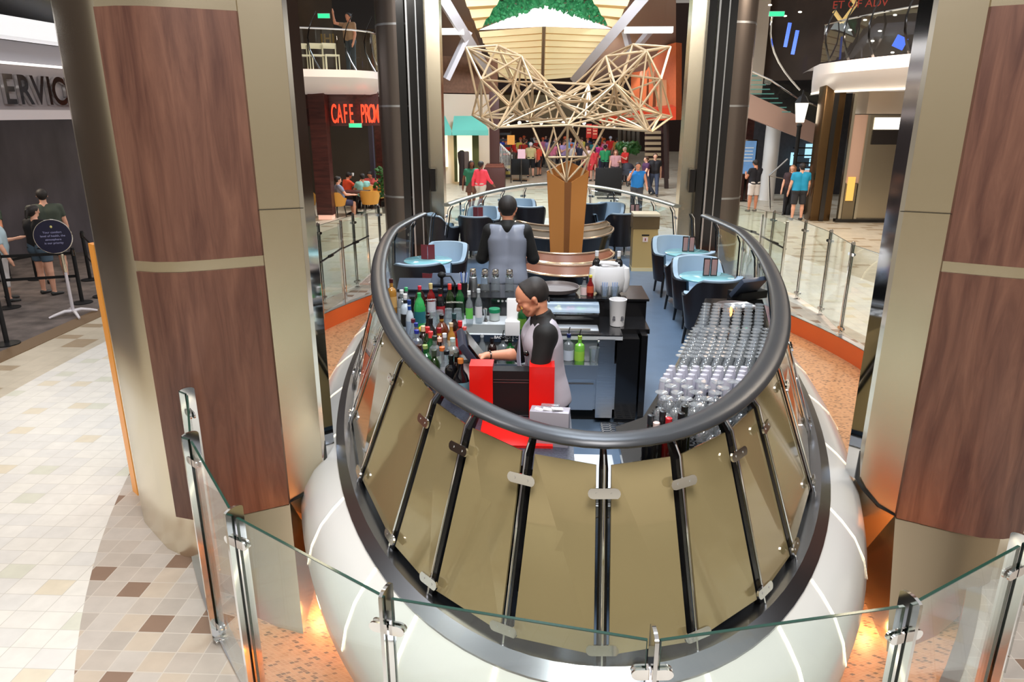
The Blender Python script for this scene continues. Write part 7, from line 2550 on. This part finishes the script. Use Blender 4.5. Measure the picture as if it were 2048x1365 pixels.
# ------------------------------------------------------------------ glass balustrade round the pit
def gl_post(label, x, y, h=1.47, group=None, rz=None):
    rz = math.atan2(y - Y0, (x - X0) * 2.0) + PI / 2 if rz is None else rz
    t = thing('balustrade_post', label, 'post', (x, y, 0), rz, group)
    n = 8
    w_ = 0.05 if y < 6 else 0.03
    poly = [(-w_, 0), (-w_, h - 0.02)] + [(-w_ * math.cos(PI * k / n), h - 0.02 + 0.02 * math.sin(PI * k / n)) for k in range(1, n)] + [(w_, h - 0.02), (w_, 0)]
    MB().slab([(0.0075, a, b) for a, b in poly], (-0.015, 0, 0)).build('blade', M['chrome'], t, ang=30)
    for z_ in (0.12, h - 0.19):
        m = MB()
        for s_ in (-1, 1):
            p2 = [(s_ * 0.012 + 0.036 * s_ + 0.03 * math.cos(a) if math.cos(a) * s_ > 0 else s_ * 0.012, 0.0, z_ + 0.024 * math.sin(a)) for a in [2 * PI * k / 16 for k in range(16)]]
            m.slab([(q[0], -0.016, q[2]) for q in p2], (0, 0.009, 0))
            m.slab([(q[0], 0.007, q[2]) for q in p2], (0, 0.009, 0))
        m.build('clamp', M['chrome'], t, ang=30)
    MB().rbox((0, 0, 0.01), (0.07, 0.08, 0.02), 0.004).build('foot', M['chrome'], t)
    return t


def gl_panel(label, p, q, h=1.42, z0=0.07, group=None):
    p, q = Vector(p), Vector(q)
    d = (q - p)
    L = d.length - 0.05
    c = (p + q) / 2
    t = thing('balustrade_glass', label, 'glass panel', (c.x, c.y, 0), math.atan2(d.y, d.x), group)
    MB().box((0, 0, (h + z0) / 2), (L, 0.012, h - z0)).build('pane', M['glass'], t, smooth=False)
    e = MB()
    e.box((0, 0, h), (L, 0.0125, 0.004)).box((-L / 2, 0, (h + z0) / 2), (0.004, 0.0125, h - z0)).box((L / 2, 0, (h + z0) / 2), (0.004, 0.0125, h - z0))
    e.build('edge', M['gedge'], t, smooth=False)
    return t


PO = [(-2.72, 5.35), (-2.41, 4.44), (-2.05, 3.74), (-1.45, 2.93), (-0.60, 2.365), (0.425, 2.165), (1.45, 2.406), (2.15, 2.85), (2.80, 3.60)]
PL = [None, 'post farthest back against the left column, near balustrade', 'second post from the left column of the near balustrade', 'post with a glass clamp right of the left column foot', 'post at lower centre left in front of the white hull', 'post at the bottom centre in front of the hull', 'post at lower right in front of the amber glow', 'post at the right picture edge in front of the right column', None]
for i, (x, y) in enumerate(PO):
    if PL[i]:
        gl_post('polished steel balustrade ' + PL[i], x, y, group='posts of the near balustrade')
GLB = ['panel tight against the left column', 'panel behind the second post at left', 'narrow panel between the two left posts', 'panel in front of the left column foot', 'panel crossing the bronze panels left of centre', 'panel crossing the bronze panels right of centre', 'panel in front of the right hull glow', 'panel at the right picture edge']
for i in range(1, len(PO) - 1):
    gl_panel('clear glass balustrade ' + GLB[i], (*PO[i], 0), (*PO[i + 1], 0), group='panels of the near balustrade')
# longer side runs beyond the near columns
side_pts = [(0, 0)]
RP = [Z(1680, 672, 0), Z(1640, 631, 0), Z(1598, 598, 0), Z(1562, 578, 0)]
RR = [(4.68, 9.7)] + [(p.x, p.y) for p in RP[:2]] + [(4.66, 12.9), (4.5, 14.2), (4.05, 15.6), (3.2, 16.9)]
LP = [(-3.98, 9.8), (-3.95, 11.0), (-3.87, 12.2), (-3.6, 13.5), (-3.35, 14.6), (-2.9, 16.0)]
on = ['nearest', 'second', 'third', 'fourth', 'fifth', 'sixth', 'farthest']
for nm, run in (('right', RR), ('left', LP)):
    for i, (x, y) in enumerate(run):
        gl_post('polished post of the %s side balustrade, %s from the camera' % (nm, on[i] if i < len(run) - 1 else 'farthest'), x, y, 1.45, 'posts of the %s side balustrade' % nm)
    for i in range(len(run) - 1):
        gl_panel('clear pane of the %s side balustrade, %s from the camera' % (nm, on[i]), (*run[i], 0), (*run[i + 1], 0), 1.40, group='panes of the %s side balustrade' % nm)
# gates with bars
for nm, x, y, rz in (('left', -3.55, 11.7, 1.45), ('left', -3.45, 13.0, 1.3), ('right', 4.2, 13.2, 1.75), ('right', 4.15, 14.5, 1.9)):
    k = 'nearer' if y in (11.7, 13.2) else 'farther'
    t = thing('glass_gate', 'glass gate leaf with a dark latch bar, %s one on the %s side' % (k, nm), 'gate', (x, y, 0), rz, 'gate leaves to the bar platform')
    MB().box((0, 0, 0.75), (0.9, 0.012, 1.3)).build('pane', M['glass'], t, smooth=False)
    for sx in (-1, 1):
        MB().box((sx * 0.46, 0, 0.72), (0.03, 0.04, 1.44)).build('stile', M['chrome'], t)
    MB().tube([(-0.45, -0.03, 0.95), (0.45, -0.03, 1.02)], 0.016, 6).rbox((-0.05, -0.04, 0.985), (0.2, 0.03, 0.05), 0.01).build('latch_bar', M['black'], t)
for i, (x, y) in enumerate(((0.4, 17.2), (-0.9, 17.0), (-1.9, 16.6), (1.6, 17.1))):
    t = tag(None or thing('rope_post', '', 'post', (x, y, 0), 0, 'thin dark posts beyond the far rail'), ['thin dark post beyond the far rail behind the pillar', 'thin dark post beyond the far rail, left of the pillar', 'thin dark post beyond the far rail at its left end', 'thin dark post beyond the far rail, right of the pillar'][i], 'post')
    MB().lathe([(0.02, 0), (0.02, 1.3)], n=8).build('tube', M['darkmetal'], t)
    MB().lathe([(0.14, 0), (0.14, 0.02), (0.02, 0.03)], n=16).build('foot', M['darkmetal'], t)

# ------------------------------------------------------------------ queue barriers and notice stand on the left
QP = [('tall queue post at the far left edge, nearest the tiles', (18, 690)), ('queue post left of the white stand', (20, 617)), ('queue post just right of the notice disc', (165, 607)), ('queue post behind the disc near the mustard chair', (181, 561)), ('queue post beside the left column edge', (206, 594)), ('queue post behind the person in denim shorts', (75, 560))]
qpos = []
for lab, (x, y) in QP:
    p = Z(x, y, 0)
    if x == 18:
        p = Z(15, 690, 0)
    t = thing('queue_post', 'black ' + lab, 'post', (p.x, p.y, 0.008), 0, 'black retractable belt queue posts')
    MB().lathe([(0.17, 0), (0.17, 0.015), (0.05, 0.035)], n=24).build('base', M['blackmatt'], t)
    MB().lathe([(0.033, 0.03), (0.033, 0.96), (0.028, 1.0), (0, 1.0)], n=14).build('tube', M['blackmatt'], t)
    MB().lathe([(0.042, 0.86), (0.042, 0.96)], n=14).build('belt_head', M['black'], t)
    qpos.append(Vector((p.x, p.y, 0)))


def belt(label, a, b):
    m = MB()
    for z_ in (0.91, 0.50):
        m.slab([a + Vector((0, 0, z_ - 0.025)), b + Vector((0, 0, z_ - 0.025)), b + Vector((0, 0, z_ + 0.025)), a + Vector((0, 0, z_ + 0.025))], (0, 0.004, 0))
    tag(m.build('queue_belt', M['blackmatt']), label, 'belt', 'black queue belts')


belt('black belts from the left edge post to the post right of the disc', qpos[1], qpos[2])
belt('black belts between the two right queue posts', qpos[3], qpos[4])
belt('black belts running from the nearest post out of frame', qpos[0], qpos[0] + Vector((-2.0, -0.5, 0)))
belt('black belts behind the person in denim shorts', qpos[5], qpos[1] + Vector((-1.5, 0.4, 0)))
p = Z(148, 632, 0)
t = thing('notice_stand', 'dark blue disc notice on a white stand with curved feet', 'sign', (p.x, p.y, 0.01), 0.35)
MB().lathe([(0.028, 0.05), (0.024, 0.75)], n=12).build('pole', C(srgb(196, 190, 196), 0.4), t)
MB().lathe([(0.03, 0.74), (0.026, 1.02), (0.02, 1.04)], n=12).build('sleeve', M['champ'], t)
for k in range(4):
    a = k * PI / 2 + 0.45
    d = Vector((math.cos(a), math.sin(a), 0))
    MB().tube([Vector((0, 0, 0.075)), d * 0.12 + Vector((0, 0, 0.085)), d * 0.26 + Vector((0, 0, 0.05)), d * 0.36 + Vector((0, 0, 0.018))], [0.03, 0.028, 0.024, 0.018], 8).build('foot', C(srgb(216, 210, 214), 0.35), t)
dm = MB().lathe([(0, -0.01), (0.27, -0.01), (0.27, 0.01), (0, 0.01)], n=36).build('disc', C(srgb(16, 18, 48), 0.3), t)
dm.matrix_local = Matrix.Translation((-0.08, 0, 1.33)) @ Matrix.Rotation(PI / 2, 4, 'X')
rm = MB().tube([(0.272 * math.cos(a), 0.272 * math.sin(a), 0) for a in [k * PI / 20 for k in range(40)]], 0.009, 6, True).build('disc_rim', M['chrome'], t)
rm.matrix_local = Matrix.Translation((-0.08, 0, 1.33)) @ Matrix.Rotation(PI / 2, 4, 'X')
for k, s_ in enumerate(('Your comfort', 'level of health, the', 'atmosphere', 'is our priority')):
    text(s_, 0.048, 0.001, C(srgb(150, 150, 190), 0.5), t, 'lettering', face((-0.08, -0.013, 1.40 - k * 0.058)))
MB().sphere((-0.08, -0.014, 1.49), 0.018, 6, (1, .3, 1.2)).build('crest', C(srgb(200, 190, 120), 0.5), t)

# keep every part named; drop nothing else into the scene
bpy.context.view_layer.update()
